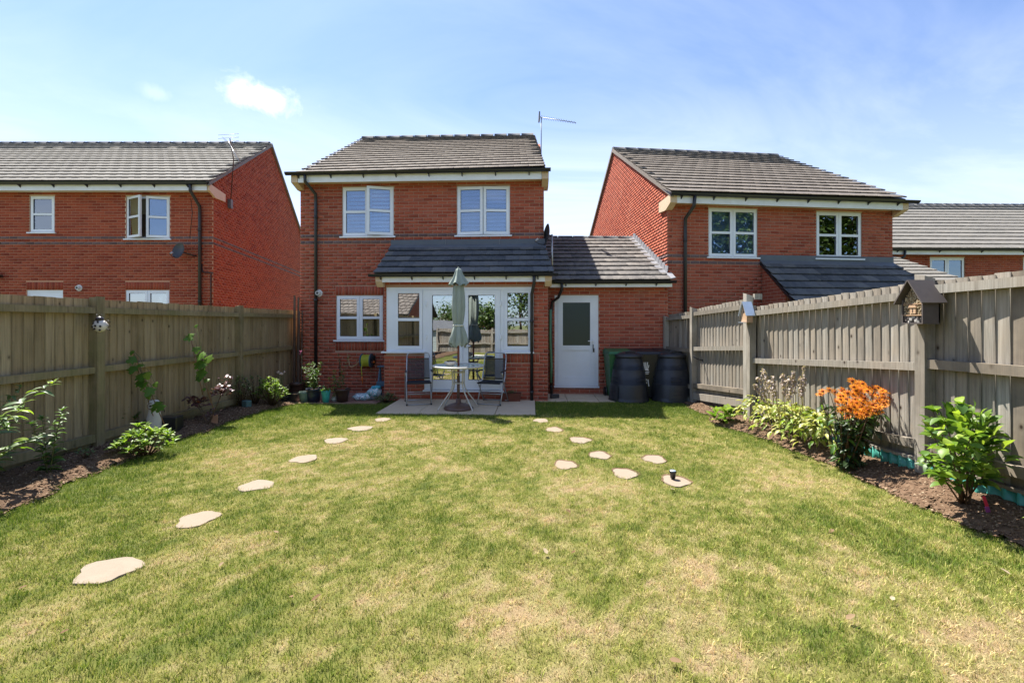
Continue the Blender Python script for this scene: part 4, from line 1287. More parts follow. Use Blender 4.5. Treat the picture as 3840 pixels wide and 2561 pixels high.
def dryness(x, y):
    n = 0.22 * vnoise(x, y, .60, 1) + .28 * vnoise(x, y, .24, 2) + .34 * vnoise(x, y, .10, 3) + .36 * vnoise(x, y, .042, 4)
    d = -.32 + 1.20 * n
    for c, r, a in dryspots: d = d + .62 * a * np.exp(-(((x - c.x) ** 2 + (y - c.y) ** 2) / (r * r)))
    for c, r, a in greens: d = d - .5 * a * np.exp(-(((x - c.x) ** 2 + (y - c.y) ** 2) / (r * r)))
    d = d - .42 * np.exp(-((x - leftx(y)) / .55) ** 2) - .12 * np.exp(-((x - rightx(y)) / .35) ** 2)
    d = d - .40 * np.clip((y - 7.25) / .7, 0, 1)
    return np.clip(d, 0, 1)

def grid_mesh(name, xs, ys, zf, mats, kind='structure', attrs=False, mask=None, label=None):
    X, Y = np.meshgrid(xs, ys)
    Z = zf(X, Y)
    V = np.stack([X.ravel(), Y.ravel(), Z.ravel()], 1)
    nx, ny = len(xs), len(ys)
    i = np.arange(nx - 1)[None] + np.arange(ny - 1)[:, None] * nx
    q = np.stack([i, i + 1, i + 1 + nx, i + nx], -1).reshape(-1, 4)
    if mask is not None:
        cx, cy = V[q, 0].mean(1), V[q, 1].mean(1)
        q = q[mask(cx, cy)]
    at_ = None
    if attrs:
        at_ = {'tone': dryness(V[:, 0], V[:, 1]), 'jit': vnoise(V[:, 0], V[:, 1], .03, 9)}
    me = np_mesh(name, V, [q], mats, smooth=True, attrs=at_)
    o = link_mesh(name, me, None, Vector((0, 0, 0)))
    o['kind'] = kind
    return o

g = MB(); g.prism([(-300, -300, -.75), (300, -300, -.75), (300, 300, -.75), (-300, 300, -.75)], (0, 0, -.2)); o = g.build('ground', EARTH); o['kind'] = 'structure'
grid_mesh('lawn', np.arange(-5.6, 4.6, .06), np.arange(-4.2, 10.6, .06), lambda x, y: gzn(y) + .012 * (vnoise(x, y, .4, 5) - .5) - .004, [TURF], attrs=True)
def bedz_l(x, y): return gzn(y) + .004 + .03 * np.clip((leftx(y) - x) / .15, 0, 1) + .045 * vnoise(x, y, .14, 11) * np.clip((leftx(y) - x) / .1, 0, 1) + .02 * vnoise(x, y, .05, 12)
def bedz_r(x, y): return gzn(y) + .004 + (.10 - .012 * np.clip(y - 4, 0, 5)) * np.clip((x - rightx(y)) / .42, 0, 1) + .045 * vnoise(x, y, .14, 13) * np.clip((x - rightx(y)) / .1, 0, 1) + .02 * vnoise(x, y, .05, 14)
grid_mesh('flower_bed_left', np.arange(-5.5, -3.6, .04), np.arange(-4, 9.95, .04), bedz_l, [SOIL], mask=lambda x, y: (x < leftx(y)) & (x > -5.42))
grid_mesh('flower_bed_right', np.arange(3.2, 4.5, .04), np.arange(-4, 9.0, .04), bedz_r, [SOIL], mask=lambda x, y: (x > rightx(y)) & (x < 4.35))
def bz(x, y):
    x_, y_ = np.array([x]), np.array([y])
    return float((bedz_l if x < 0 else bedz_r)(x_, y_)[0])

# clods and bits of bark on the beds: nobody could count them
def clods(name, xs, ys, zs, smin, smax, mat, label):
    n = len(xs)
    base = np.array([(1, 0, -.2), (-.5, .9, -.2), (-.5, -.9, -.2), (.1, .1, .8), (-.7, .1, .3), (.5, -.5, .4)])
    fc = np.array([(0, 1, 3), (1, 4, 3), (4, 2, 5), (2, 0, 5), (0, 3, 5), (4, 5, 3), (1, 2, 4), (0, 2, 1)])
    s = rng.uniform(smin, smax, n) * rng.uniform(.5, 1.0, n)
    a = rng.uniform(0, 6.28, n)
    b = base[None] * (1 + .5 * (rng.random((n, 6, 3)) - .5))
    fl_ = rng.uniform(.35, 1.0, n)
    X = (b[..., 0] * np.cos(a)[:, None] - b[..., 1] * np.sin(a)[:, None]) * s[:, None] + xs[:, None]
    Y = (b[..., 0] * np.sin(a)[:, None] + b[..., 1] * np.cos(a)[:, None]) * s[:, None] * .8 + ys[:, None]
    Z = b[..., 2] * s[:, None] * fl_[:, None] + zs[:, None]
    V = np.stack([X, Y, Z], -1).reshape(-1, 3)
    Fq = (fc[None] + (np.arange(n) * 6)[:, None, None]).reshape(-1, 3)
    c = V.mean(0)
    o = link_mesh(name, np_mesh(name, V - c, [Fq], [mat]), None, Vector(c))
    return tag(o, label, 'soil' if 'soil' in name else 'gravel', None, 'stuff')
n = 15000; ys = rng.uniform(1.5, 9.3, n); xs = leftx(ys) - rng.random(n) ** 1.3 * 1.2 + .05; k = xs > -5.3
clods('soil_crumbs', xs[k], ys[k], bedz_l(xs[k], ys[k]), .004, .023, CLOD, 'dark crumbled soil and bark along the tan fence')
n = 14000; ys = rng.uniform(1.5, 8.6, n); xs = rightx(ys) + rng.random(n) ** 1.2 * .85 - .04; k = xs < 4.25
clods('soil_crumbs', xs[k], ys[k], bedz_r(xs[k], ys[k]), .004, .022, CLOD, 'sunlit brown crumbled soil along the grey fence')

# patio, path, gravel
mb = MB(W); mb.box(PU0 + .02, PU1 - .02, PV0 + .02, EV - .01, -.35, -.098); o = mb.build('patio_bed', JOINT); o['kind'] = 'structure'
pat = thing('patio', W((PU0 + PU1) / 2, -1.7, -.1), 'sandy concrete slab patio under the table and chairs', 'patio'); pat['kind'] = 'structure'
del pat['category']; del pat['label']
cols = [2.66, 3.42, 4.12, 4.80, 5.52]; rows = [-2.42, -1.68, -.94]
for a, b in zip(cols, cols[1:]):
    for c, d in zip(rows, rows[1:]):
        dz = random.uniform(-.003, .003); zt = gz(8.5) + .022 + dz
        mb = MB(W); mb.cbox(((a + b) / 2, (c + d) / 2, zt - .03), ((b - a) / 2 - .005, (d - c) / 2 - .005, .03), random.uniform(-.002, .002), .004); mb.build('paving_slab', SLAB, pat)
path = thing('path', W(6.9, -.6, -.1), 'x', 'x'); del path['label']; del path['category']; path['kind'] = 'structure'
cols = [5.53, 6.20, 6.85, 7.48]
for a, b in zip(cols, cols[1:]):
    for c, d in ((-.98, -.48), (-.475, -.02)):
        zt = gz(9.8) + .024 + random.uniform(-.004, .004)
        mb = MB(W); mb.cbox(((a + b) / 2, (c + d) / 2, zt - .03), ((b - a) / 2 - .005, (d - c) / 2 - .004, .03), 0, .004); mb.build('paving_slab', SLAB, path)
gp = [gnd(1295, 1508), gnd(1430, 1500), gnd(1445, 1486)]
mb = MB(W); mb.box(.42, 2.30, -1.42, -.002, -.3, gz(9.5) + .012); o = mb.build('gravel_bed', GRAVEL); o['kind'] = 'structure'
n = 5200; uu = rng.uniform(.42, 2.3, n); vv = rng.uniform(-1.42, -.02, n)
xs = MH.O.x + uu * MH.U.x + vv * MH.V.x; ys = MH.O.y + uu * MH.U.y + vv * MH.V.y
clods('gravel_stones', xs, ys, np.full(n, gz(9.5) + .016), .006, .016, GRAVEL, 'pinkish gravel chippings against the brick wall by the hose reel')
mb = MB(W); mb.box(.40, 2.32, -1.47, -1.43, -.3, gz(9.3) + .03); o = mb.build('gravel_edging', WOODL, None, 'low timber edging board between gravel and lawn', 'edging')

# stepping stones: (x, y, width) in the 2351-wide view of the photograph
SS = [(878, 964, 36), (828, 984, 62), (770, 1012, 56), (698, 1054, 66), (590, 1115, 84), (455, 1192, 92), (250, 1309, 145),
      (1242, 966, 34), (1272, 987, 38), (1332, 1011, 54), (1377, 1046, 52), (1298, 1068, 54), (1503, 1055, 52), (1435, 1088, 62), (1552, 1105, 66)]
SL = ['round sandy stepping stone closest to the patio on the table side row', 'second stepping stone from the patio, in the row by the left bed', 'third stepping stone from the patio in the row along the tan fence',
      'fourth stepping stone from the patio in the row along the tan fence', 'fifth stepping stone from the patio in the row along the tan fence', 'sixth stepping stone from the patio in the row along the tan fence',
      'largest sandy stepping stone, last of the row that runs along the tan fence', 'small half sunk stepping stone just off the patio corner towards the composters', 'second small stepping stone from the patio in the row towards the grey fence',
      'third stepping stone from the patio in the row towards the grey fence', 'fourth stepping stone of the row towards the grey fence, angular and clean', 'stepping stone lying apart, on the lawn middle side of the grey fence row',
      'stepping stone with a small dark slot, nearest the hosta plant', 'sunken stepping stone with bare soil along its back edge', 'stepping stone carrying a small black solar light']
STONES = []
for i, ((x, y, w), lb) in enumerate(zip(SS, SL)):
    c = gnd(x * 1.6333, y * 1.6333)
    r = max(.12, .88 * w * 1.6333 / F * c.y / 2)
    ry_ = r * (.86 if i == 6 else random.uniform(.80, .98)) if r > .15 else .15
    ph = random.uniform(0, 6)
    n = 22
    rad = [1 + .09 * math.sin(3 * a + ph) + .07 * math.sin(5 * a + 2 * ph) + random.uniform(-.05, .05) for a in [q * 2 * math.pi / n for q in range(n)]]
    mb = MB()
    tilt = random.uniform(-.003, .003)
    rings = []
    for rr, zz in ((1.0, -.05), (1.0, .0), (.985, .006), (.6, .007)):
        rings.append(mb.pts([(c.x + r * rr * rad[q] * math.cos(q * 2 * math.pi / n), c.y + ry_ * rr * rad[q] * math.sin(q * 2 * math.pi / n), c.z + zz + .001 + tilt * rr * math.cos(q * 2 * math.pi / n)) for q in range(n)]))
    for a, b in zip(rings, rings[1:]):
        for q in range(n): mb.face([a + q, a + (q + 1) % n, b + (q + 1) % n, b + q])
    mb.face([rings[-1] + q for q in range(n)])
    if i > 7:                                  # bare earth where the turf has shrunk back from the far edge
        e = MB(); k_ = e.pts([(c.x + (r + .02) * rad[q] * math.cos(q * 2 * math.pi / n) + .01, c.y + .035 + (ry_ + .012) * rad[q] * math.sin(q * 2 * math.pi / n), c.z + .003) for q in range(n)] + [(c.x, c.y + .03, c.z + .003)])
        for q in range(n): e.face([k_ + q, k_ + (q + 1) % n, k_ + n])
        e.build('bare_soil', SOIL, None, kind='structure')
    mb.build('stepping_stone', SLABP, None, lb, 'stepping stone', 'stepping stones set in the lawn')
    STONES.append((c.x, c.y, r, ry_))

# ------------------------------------------------------------------ grass blades
def grass():
    Vs, Fs3, Fs4, T, J, VL_ = [], [], [], [], [], []
    off = 0
    def field(y0, y1, dens, hgt, wid, near):
        nonlocal off
        x0, x1 = -4.9, 4.0
        n = int((x1 - x0) * (y1 - y0) * dens)
        x = rng.uniform(x0, x1, n); y = rng.uniform(y0, y1, n)
        vis = np.abs(x) < 1.35 * y + 1.6
        keep = vis & (x > leftx(y) - .015 - .03 * rng.random(n)) & (x < rightx(y) + .015 + .03 * rng.random(n))
        u, v = house_uv(x, y)
        keep &= ~((u > PU0 - .005) & (u < PU1 + .005) & (v > PV0 - .004))
        keep &= ~((v > -1.45) & (u < 2.7))
        keep &= ~((v > -1.0) & (u > 5.4) & (u < 7.55)) & ~((v > -.55))
        for k_, (cx, cy, r, r2) in enumerate(STONES):
            keep &= ((((x - cx) / r) ** 2 + ((y - cy) / r2) ** 2) > .80 + .24 * rng.random(n)) & ((((x - cx) / (r * .95)) ** 2 + ((y - cy - (.03 if k_ > 7 else .008)) / (r2 + .01)) ** 2) > .78 + .35 * rng.random(n))
        x, y = x[keep], y[keep]; n = len(x)
        d = dryness(x, y)
        thin = rng.random(n) > .35 * np.clip((d - .75) / .25, 0, 1)
        x, y, d = x[thin], y[thin], d[thin]; n = len(x)
        clump = vnoise(x, y, .07, 21)
        h = hgt * (0.55 + .75 * rng.random(n)) * (.55 + .95 * clump) * (1.15 - .45 * d)
        a = rng.uniform(0, 2 * np.pi, n)
        lean = rng.uniform(.15, 1.05, n) * h * (.8 + .6 * d)
        la = rng.uniform(0, 2 * np.pi, n)
        w = wid * (.6 + .8 * rng.random(n))
        bx, by = np.cos(a) * w / 2, np.sin(a) * w / 2
        lx_, ly_ = np.cos(la) * lean, np.sin(la) * lean
        z = gzn(y) + .012 * (vnoise(x, y, .4, 5) - .5) - .006
        tone = np.clip(d, 0, 1); jit = rng.random(n); val = np.clip(.55 * rng.random(n) + .75 * vnoise(x, y, .028, 31) - .12, 0, 1)
        if near:
            P = np.stack([np.stack([x - bx, y - by, z], 1), np.stack([x + bx, y + by, z], 1),
                          np.stack([x + bx * .7 + lx_ * .35, y + by * .7 + ly_ * .35, z + h * .62], 1), np.stack([x - bx * .7 + lx_ * .35, y - by * .7 + ly_ * .35, z + h * .62], 1),
                          np.stack([x + lx_, y + ly_, z + h * .95], 1)], 1)
            i = off + np.arange(n) * 5
            Fs4.append(np.stack([i, i + 1, i + 2, i + 3], 1)); Fs3.append(np.stack([i + 3, i + 2, i + 4], 1))
            k = 5
        else:
            P = np.stack([np.stack([x - bx, y - by, z], 1), np.stack([x + bx, y + by, z], 1), np.stack([x + lx_, y + ly_, z + h], 1)], 1)
            i = off + np.arange(n) * 3
            Fs3.append(np.stack([i, i + 1, i + 2], 1))
            k = 3
        Vs.append(P.reshape(-1, 3)); off += n * k
        T.append(np.repeat(tone, k)); J.append(np.repeat(jit, k)); VL_.append(np.repeat(val, k))
    field(.9, 2.6, 13500, .026, .0032, True)
    field(2.6, 3.8, 11500, .026, .0036, True)
    field(3.8, 5.4, 8500, .027, .0046, False)
    field(5.4, 7.4, 6500, .028, .0058, False)
    field(7.4, 9.9, 5200, .030, .0068, False)
    me = np_mesh('grass', np.concatenate(Vs), [np.concatenate(Fs4), np.concatenate(Fs3)], [GRASS], attrs={'tone': np.concatenate(T), 'jit': np.concatenate(J), 'val': np.concatenate(VL_)})
    o = link_mesh('grass', me, None, Vector((0, 0, 0)))
    tag(o, 'short mown lawn grass, patchy green and straw coloured', 'grass', None, 'stuff')
grass()

# fallen leaves: a few single ones
LV = np.array([(0, 0, 0), (.28, .3, .05), (.22, .75, .08), (0, 1, .02), (-.22, .72, .1), (-.3, .28, .06), (0, .5, -.03)])
LF = np.array([(0, 1, 6), (1, 2, 6), (2, 3, 6), (3, 4, 6), (4, 5, 6), (5, 0, 6)])
dead = np_mesh('fallen_leaf', LV, [LF], [DEADLEAF])
for i, (x, y) in enumerate(((1257, 1280), (1322, 1272), (666, 1378), (714, 1390), (512, 1298), (1967, 1240), (1942, 1432), (2048, 1388), (1536, 1525), (136, 1466), (62, 1352), (1914, 1222), (1540, 1128), (2322, 1328), (640, 1230), (1300, 1175))):
    p = gnd(x * 1.6333, y * 1.6333)
    s = random.uniform(.035, .06)
    M = Matrix.Translation(p + Vector((0, 0, .026))) @ Matrix.Rotation(random.uniform(0, 6), 4, 'Z') @ Matrix.Rotation(random.uniform(-.5, .5), 4, 'X') @ Matrix.Scale(s, 4)
    o = inst('fallen_leaf', dead, M, None)
    tag(o, 'pale curled dead leaf lying on the lawn', 'leaf', 'dead leaves on the lawn')

# ------------------------------------------------------------------ fences
def fence(name, label, posts, side, bays, wood_b, wood_r, wood_p, board_w=.105, gravel=True, extra=None):
    """posts: (x, y, top, foot); bays: per gap dict(top=(z0,z1), rails=[((a0,a1),h)...], foot=(z0,z1)); side +1: garden at +x"""
    c = posts[len(posts) // 2]
    th_ = thing(name, (c[0], c[1], 0), label, 'fence')
    for (x, y, zt, zf) in posts:
        mb = MB(); w = .052; x = x + side * .022
        i = mb.pts([(x - w, y - w, zf), (x + w, y - w, zf), (x + w, y + w, zf), (x - w, y + w, zf), (x - w, y - w, zt - .02), (x + w, y - w, zt - .05 if side < 0 else zt), (x + w, y + w, zt - .05 if side < 0 else zt), (x - w, y + w, zt)])
        for q in ((0, 1, 5, 4), (1, 2, 6, 5), (2, 3, 7, 6), (3, 0, 4, 7), (4, 5, 6, 7)): mb.face([i + k for k in q])
        mb.build('post', wood_p, th_)
    for (p, q), b in zip(zip(posts, posts[1:]), bays):
        if b is None: continue
        P, Q = Vector((p[0], p[1], 0)), Vector((q[0], q[1], 0))
        d = (Q - P); L = d.length; d.normalize()
        nrm = Vector((side * abs(d.y), -side * d.x * (1 if d.y > 0 else -1), 0)).normalized()
        for (z0, z1), h in b['rails']:
            a, e = P + d * .045, Q - d * .045
            mb = MB()
            j0, j1 = random.uniform(-.006, .006), random.uniform(-.006, .006)
            mb.prism([(a.x - nrm.x * .012, a.y - nrm.y * .012, z0 + j0), (e.x - nrm.x * .012, e.y - nrm.y * .012, z1 + j1), (e.x - nrm.x * .012, e.y - nrm.y * .012, z1 + j1 - h), (a.x - nrm.x * .012, a.y - nrm.y * .012, z0 + j0 - h)], tuple(nrm * .068))
            mb.build('rail', wood_r, th_)
        n = max(2, round((L - .03) / board_w)); w = (L - .03) / n
        me = WEDGE(wood_b, side < 0)
        for i in range(n):
            s = .015 + i * w
            t = (s + w / 2) / L
            zt = lerp(b['top'][0], b['top'][1], t) + random.uniform(-.006, .006); zf = lerp(b['foot'][0], b['foot'][1], t)
            o = P + d * (s - .006) - nrm * (.020 + random.uniform(0, .002))
            X = d * (w + .014); Y = -nrm * .024
            tl_ = random.uniform(-.003, .003)
            M = Matrix(((X.x, Y.x, d.x * tl_, o.x), (X.y, Y.y, d.y * tl_, o.y), (0, 0, zt - zf, zf), (0, 0, 0, 1)))
            inst('board', me, M, th_)
        if gravel:
            mb = MB(); a, e = P + d * .05, Q - d * .05
            mb.prism([(a.x, a.y, b['foot'][0] + .02), (e.x, e.y, b['foot'][1] + .02), (e.x, e.y, b['foot'][1] - .20), (a.x, a.y, b['foot'][0] - .20)], tuple(-nrm * .03))
            mb.build('gravel_board', wood_r, th_)
    return th_
WU = {}
def WEDGE(mat, flip):                 # feather-edge board: thick at one edge, thin at the other
    if mat.name not in WU:
        a, b = (.62, 0) if flip else (0, .62)
        V = np.array([(0, a, 0), (1, b, 0), (1, 1.1, 0), (0, 1.1, 0), (0, a, 1), (1, b, 1), (1, 1.1, 1), (0, 1.1, 1)], dtype=float)
        Fq = np.array([(0, 1, 5, 4), (1, 2, 6, 5), (2, 3, 7, 6), (3, 0, 4, 7), (4, 5, 6, 7)])
        WU[mat.name] = np_mesh('board', V, [Fq], [mat])
    return WU[mat.name]

FX = -5.2
lp = []
for k, y in enumerate((-3.09, -.23, 2.63, 5.49, 8.35, 11.21)):
    lp.append((FX, y, 1.875, gz(y) - .2))
lbays = []
for p, q in zip(lp, lp[1:]):
    f0, f1_ = gz(p[1]) + .09, gz(q[1]) + .09
    lbays.append(dict(top=(1.842, 1.842), rails=[((1.735, 1.735), .075), ((1.005, 1.005), .078), ((.215 + (gz(p[1])), .215 + gz(q[1])), .095)], foot=(f0, f1_)))
fl_ = fence('timber_fence', 'tan closeboard timber fence with mossy rails on the dark red house side', lp, +1, lbays, WOODL, WOODLR, WOODLR, .108)

rp = [(3.5, 9.93, 1.72, -.2), (3.69, 8.9, 1.875, -.2), (3.83, 7.1, 2.03, -.2), (4.01, 4.25, 2.02, -.2), (4.19, 1.4, 2.03, -.2), (4.37, -1.45, 2.03, -.2), (4.55, -4.3, 2.03, -.2)]
def zz_(px, py, d): return H + (HZ - py) / F * d
rb = [dict(top=(1.735, 1.79), rails=[((1.66, 1.71), .07), ((1.02, 1.02), .075), ((.30, .29), .08)], foot=(.04, .04)),
      dict(top=(1.825, 1.95), rails=[((1.76, 1.84), .075), ((1.07, 1.185), .078), ((.33, .47), .085), ((.14, .30), .13)], foot=(.10, .16)),
      dict(top=(1.80, 1.955), rails=[((1.735, 1.862), .078), ((.985, 1.165), .078), ((.24, .405), .085), ((.165, .235), .03)], foot=(.15, .21)),
      dict(top=(1.945, 2.03), rails=[((1.90, 1.95), .082), ((1.195, 1.235), .085), ((.40, .425), .085), ((.225, .235), .03)], foot=(.21, .21))]
rb += [rb[-1], rb[-1]]
fr2 = fence('timber_fence', 'grey weathered closeboard timber fence with insect hotel on its post', rp, -1, rb, WOODR, WOODR, WOODP, .105, gravel=False)
mb = MB(); x, y = 3.80, 6.98
mb.cbox((x - .01, y - .01, .80), (.05, .045, 1.02)); mb.build('spur_post', WOODP, fr2)
mb = MB(); mb.cbox((3.93, 7.04, 1.965), (.06, .025, .045)); mb.build('rail_end', WOODP, fr2)

# green corrugated edging under the grey fence
def edging(y0, y1, label):
    mb = MB(); n = int((y1 - y0) / .0125); prev = None
    for i in range(n + 1):
        y = y0 + (y1 - y0) * i / n; x = np.interp(y, [1.4, 4.25, 7.1], [4.19, 4.01, 3.83]) - .045 + .018 * math.sin(2 * math.pi * (y / .10))
        zt = .205; zb = .0
        k = mb.pts([(x, y, zb), (x, y, zt), (x + .004, y, zt), (x + .004, y, zb)])
        if prev is not None:
            for a in range(4): mb.face([prev + a, prev + (a + 1) % 4, k + (a + 1) % 4, k + a], True)
        prev = k
    return mb.build('corrugated_edging', EDGEG, None, label, 'edging', 'green corrugated edging strips')
edging(4.32, 5.35, 'green corrugated plastic edging strip behind the orange flowers')
edging(1.6, 4.18, 'green corrugated plastic edging strip behind the bright leafy shrub')

# bundle of old battens standing at the house corner
bt = thing('batten_bundle', W(-.06, -.10, gz(10)), 'bundle of thin dark wooden battens standing against the house corner', 'battens')
for i in range(7):
    u = -.14 + i * .034; v = -.06 - .03 * (i % 3)
    top = 2.22 - .10 * random.random() - (.38 if i in (5, 6) else 0)
    mb = MB(W); j = random.uniform(-.015, .015)
    mb.prism([(u, v - .05, -.12), (u + .026, v - .05, -.12), (u + .026 + j, v, top), (u + j, v, top)], (0, .02, 0)); mb.build('batten', WOODD, bt)

# ------------------------------------------------------------------ parasol, table, chairs
PC = gnd(1719, 1537)
PZ = gz(8.5) + .025                                        # top of the slabs
px0, py0 = PC.x, PC.y
par = thing('parasol', (px0, py0, PZ), 'closed sage green parasol standing through the round table', 'parasol')
mb = MB(); mb.lathe((px0, py0, PZ), [(0, 0), (.27, 0), (.275, .02), (.25, .045), (.19, .075), (.12, .10), (.05, .115), (.045, .19), (.03, .195), (0, .195)], 28,
                    mod=lambda a, k: 1 + .018 * math.cos(8 * a)); mb.build('base', BRONZE, par)
mb = MB(); mb.tube([(px0, py0, PZ + .12), (px0, py0, PZ + 1.2), (px0, py0, 2.50)], .021, 12); mb.build('pole', POLEW, par)
mb = MB(); mb.tube([(px0, py0, PZ + .10), (px0, py0, PZ + .62)], .027, 12); mb.build('pole_sleeve', BRONZE, par)
def cloth(mb, prof, seg, folds, amp, tw, seed, ragged=0.0):
    rr = random.Random(seed); ph = rr.uniform(0, 6)
    rings = []
    for k, (r, z) in enumerate(prof):
        t = k / (len(prof) - 1); P = []
        for q in range(seg):
            a = 2 * math.pi * q / seg
            fo = math.cos(folds * a + ph + tw * t) ; fo2 = math.cos((folds * 2 + 1) * a + 2.1 * ph - tw * t)
            am = amp[0] + (amp[1] - amp[0]) * t
            rad = r * (1 + am * (.75 * fo + .35 * fo2))
            P.append((px0 + rad * math.cos(a), py0 + rad * math.sin(a), z + ragged * t * (.6 * fo + .4 * math.cos(3 * a + ph))))
        rings.append(mb.pts(P))
    for a, b in zip(rings, rings[1:]):
        for q in range(seg): mb.face([a + q, a + (q + 1) % seg, b + (q + 1) % seg, b + q], True)
mb = MB(); cloth(mb, [(.088, 2.24), (.102, 2.12), (.112, 1.98), (.115, 1.84), (.108, 1.70), (.096, 1.58), (.084, 1.49)], 72, 6, (.16, .20), 1.3, 1)
mb.build('canopy', FABRIC, par)
mb = MB(); cloth(mb, [(.015, 2.562), (.045, 2.55), (.062, 2.50), (.085, 2.43), (.115, 2.36), (.150, 2.30), (.172, 2.255)], 72, 7, (.02, .20), .4, 2, .035); mb.build('vent_cap', FABRIC, par)
mb = MB(); cloth(mb, [(.090, 1.50), (.105, 1.43), (.128, 1.35), (.145, 1.26), (.158, 1.18), (.150, 1.12)], 72, 6, (.14, .34), .7, 3, .055); mb.build('canopy_hem', FABRIC, par)
mb = MB(); mb.lathe((px0, py0, 1.485), [(.098, 0), (.104, .004), (.104, .022), (.098, .026)], 24); mb.build('tie_strap', simple('strap_cream', (.62, .62, .55), .7), par)
mb = MB(); mb.lathe((px0, py0, 2.55), [(.012, 0), (.022, .012), (.020, .028), (0, .038)], 12); mb.build('finial', FABRIC, par)

TZ = .742
tab = thing('garden_table', (px0, py0, PZ), 'round patio table with cream tube legs around the parasol pole', 'table')
mb = MB(); mb.lathe((px0, py0, TZ), [(.032, -.004), (.462, -.004), (.462, .006), (.032, .006), (.032, -.004)], 48, smooth=False); mb.build('glass_top', TGLASS, tab)
mb = MB(); n = 48
mb.tube([(px0 + .468 * math.cos(2 * math.pi * q / n), py0 + .468 * math.sin(2 * math.pi * q / n), TZ) for q in range(n + 1)], .018, 8, cap=False); mb.build('rim', TABLEM, tab)
for z, r in ((TZ - .115, .115), (TZ - .315, .105)):
    mb = MB(); mb.tube([(px0 + r * math.cos(2 * math.pi * q / 24), py0 + r * math.sin(2 * math.pi * q / 24), z) for q in range(25)], .011, 6, cap=False); mb.build('ring', TABLEM, tab)
for k in range(4):
    a = math.radians(35 + 90 * k + (12 if k % 2 else -6)); ca, sa = math.cos(a), math.sin(a)
    P = [(.20, TZ - .02), (.15, TZ - .045), (.122, TZ - .10), (.118, TZ - .22), (.115, TZ - .33), (.135, TZ - .42), (.20, TZ - .52), (.34, TZ - .70), (.395, TZ - .78), (.405, PZ + .005)]
    mb = MB(); mb.tube([(px0 + r * ca, py0 + r * sa, z) for r, z in P], .0125, 8); mb.build('leg', TABLEM, tab)

def chair(cx, cy, rz, label):
    t = thing('folding_chair', (cx, cy, PZ), label, 'chair', 'folding chairs at the patio table')
    ca, sa = math.cos(rz), math.sin(rz)
    f = lambda x, y, z: Vector((cx + x * ca - y * sa, cy + x * sa + y * ca, PZ + z))   # y is the way the sitter faces
    for s in (-1, 1):
        mb = MB(f); mb.tube([(s * .235, .24, .008), (s * .235, .02, .36), (s * .235, -.10, .50), (s * .230, -.20, .80), (s * .225, -.235, .93)], .0115, 8); mb.build('front_leg_upright', CHAIRM, t)
        mb = MB(f); mb.tube([(s * .262, .215, .635), (s * .262, .17, .56), (s * .262, .03, .34), (s * .262, -.27, .008)], .0115, 8); mb.build('rear_leg', CHAIRM, t)
        mb = MB(f); mb.tube([(s * .25, .25, .645), (s * .25, .05, .655), (s * .25, -.145, .645)], [.014, .018, .014], 8); mb.build('armrest', BLACKP, t)
        mb = MB(f); mb.tube([(s * .24, .21, .43), (s * .24, -.13, .41)], .010, 6); mb.build('seat_rail', CHAIRM, t)
    mb = MB(f); mb.tube([(-.225, -.235, .93), (-.215, -.243, .965), (-.185, -.248, .985), (0, -.25, .988), (.185, -.248, .985), (.215, -.243, .965), (.225, -.235, .93)], .0115, 8, cap=False); mb.build('top_rail', CHAIRM, t)
    for y, z, w in ((.235, .015, .235), (-.265, .018, .262), (.11, .20, .235), (-.10, .205, .262)):
        mb = MB(f); mb.tube([(-w, y, z), (w, y, z)], .009, 6); mb.build('stretcher', CHAIRM, t)
    mb = MB(f); n = 8
    i = mb.pts([(x, lerp(-.125, -.222, q / n), lerp(.47, .875, q / n)) for q in range(n + 1) for x in (-.228, -.08, .08, .228)])
    j = mb.pts([(x, lerp(-.125, -.222, q / n) - .012 - .012 * math.sin(math.pi * q / n), lerp(.47, .875, q / n)) for q in range(n + 1) for x in (-.228, -.08, .08, .228)])
    for q in range(n):
        for c in range(3):
            mb.face([j + 4 * q + c, j + 4 * q + c + 1, j + 4 * q + 5 + c, j + 4 * q + 4 + c], True)
    mb.build('backrest', MESHC, t)
    mb = MB(f)
    for z0_, z1_ in ((.46, .485), (.862, .882)):
        mb.box(-.23, .23, -.235 if z0_ > .5 else -.142, -.215 if z0_ > .5 else -.122, z0_, z1_)
    mb.build('backrest_hem', BLACKP, t)
    mb = MB(f)
    i = mb.pts([(x, lerp(.25, -.14, q / n), .438 - .022 * math.sin(math.pi * q / n) * (1 if abs(x) < .1 else .25)) for q in range(n + 1) for x in (-.235, -.08, .08, .235)])
    for q in range(n):
        for c in range(3): mb.face([i + 4 * q + c, i + 4 * q + c + 1, i + 4 * q + 5 + c, i + 4 * q + 4 + c], True)
    mb.box(-.235, .235, .235, .262, .415, .438)
    mb.build('seat', simple('chair_seat_cloth', (.022, .023, .03), .7), t)
    for s in (-1, 1):
        for y in (.24, -.27):
            mb = MB(f); mb.lathe((s * (.235 if y > 0 else .262), y, 0), [(0, 0), (.015, 0), (.015, .03), (0, .03)], 8); mb.build('foot_cap', BLACKP, t)
    return t
c1 = gnd(1571, 1516); c2 = gnd(1846, 1516)
chair(c1.x, c1.y - .02, math.radians(180 + 14), 'folding mesh chair on the hose reel side of the patio table')
chair(c2.x, c2.y - .02, math.radians(180 - 14), 'folding mesh chair on the back door side of the patio table')

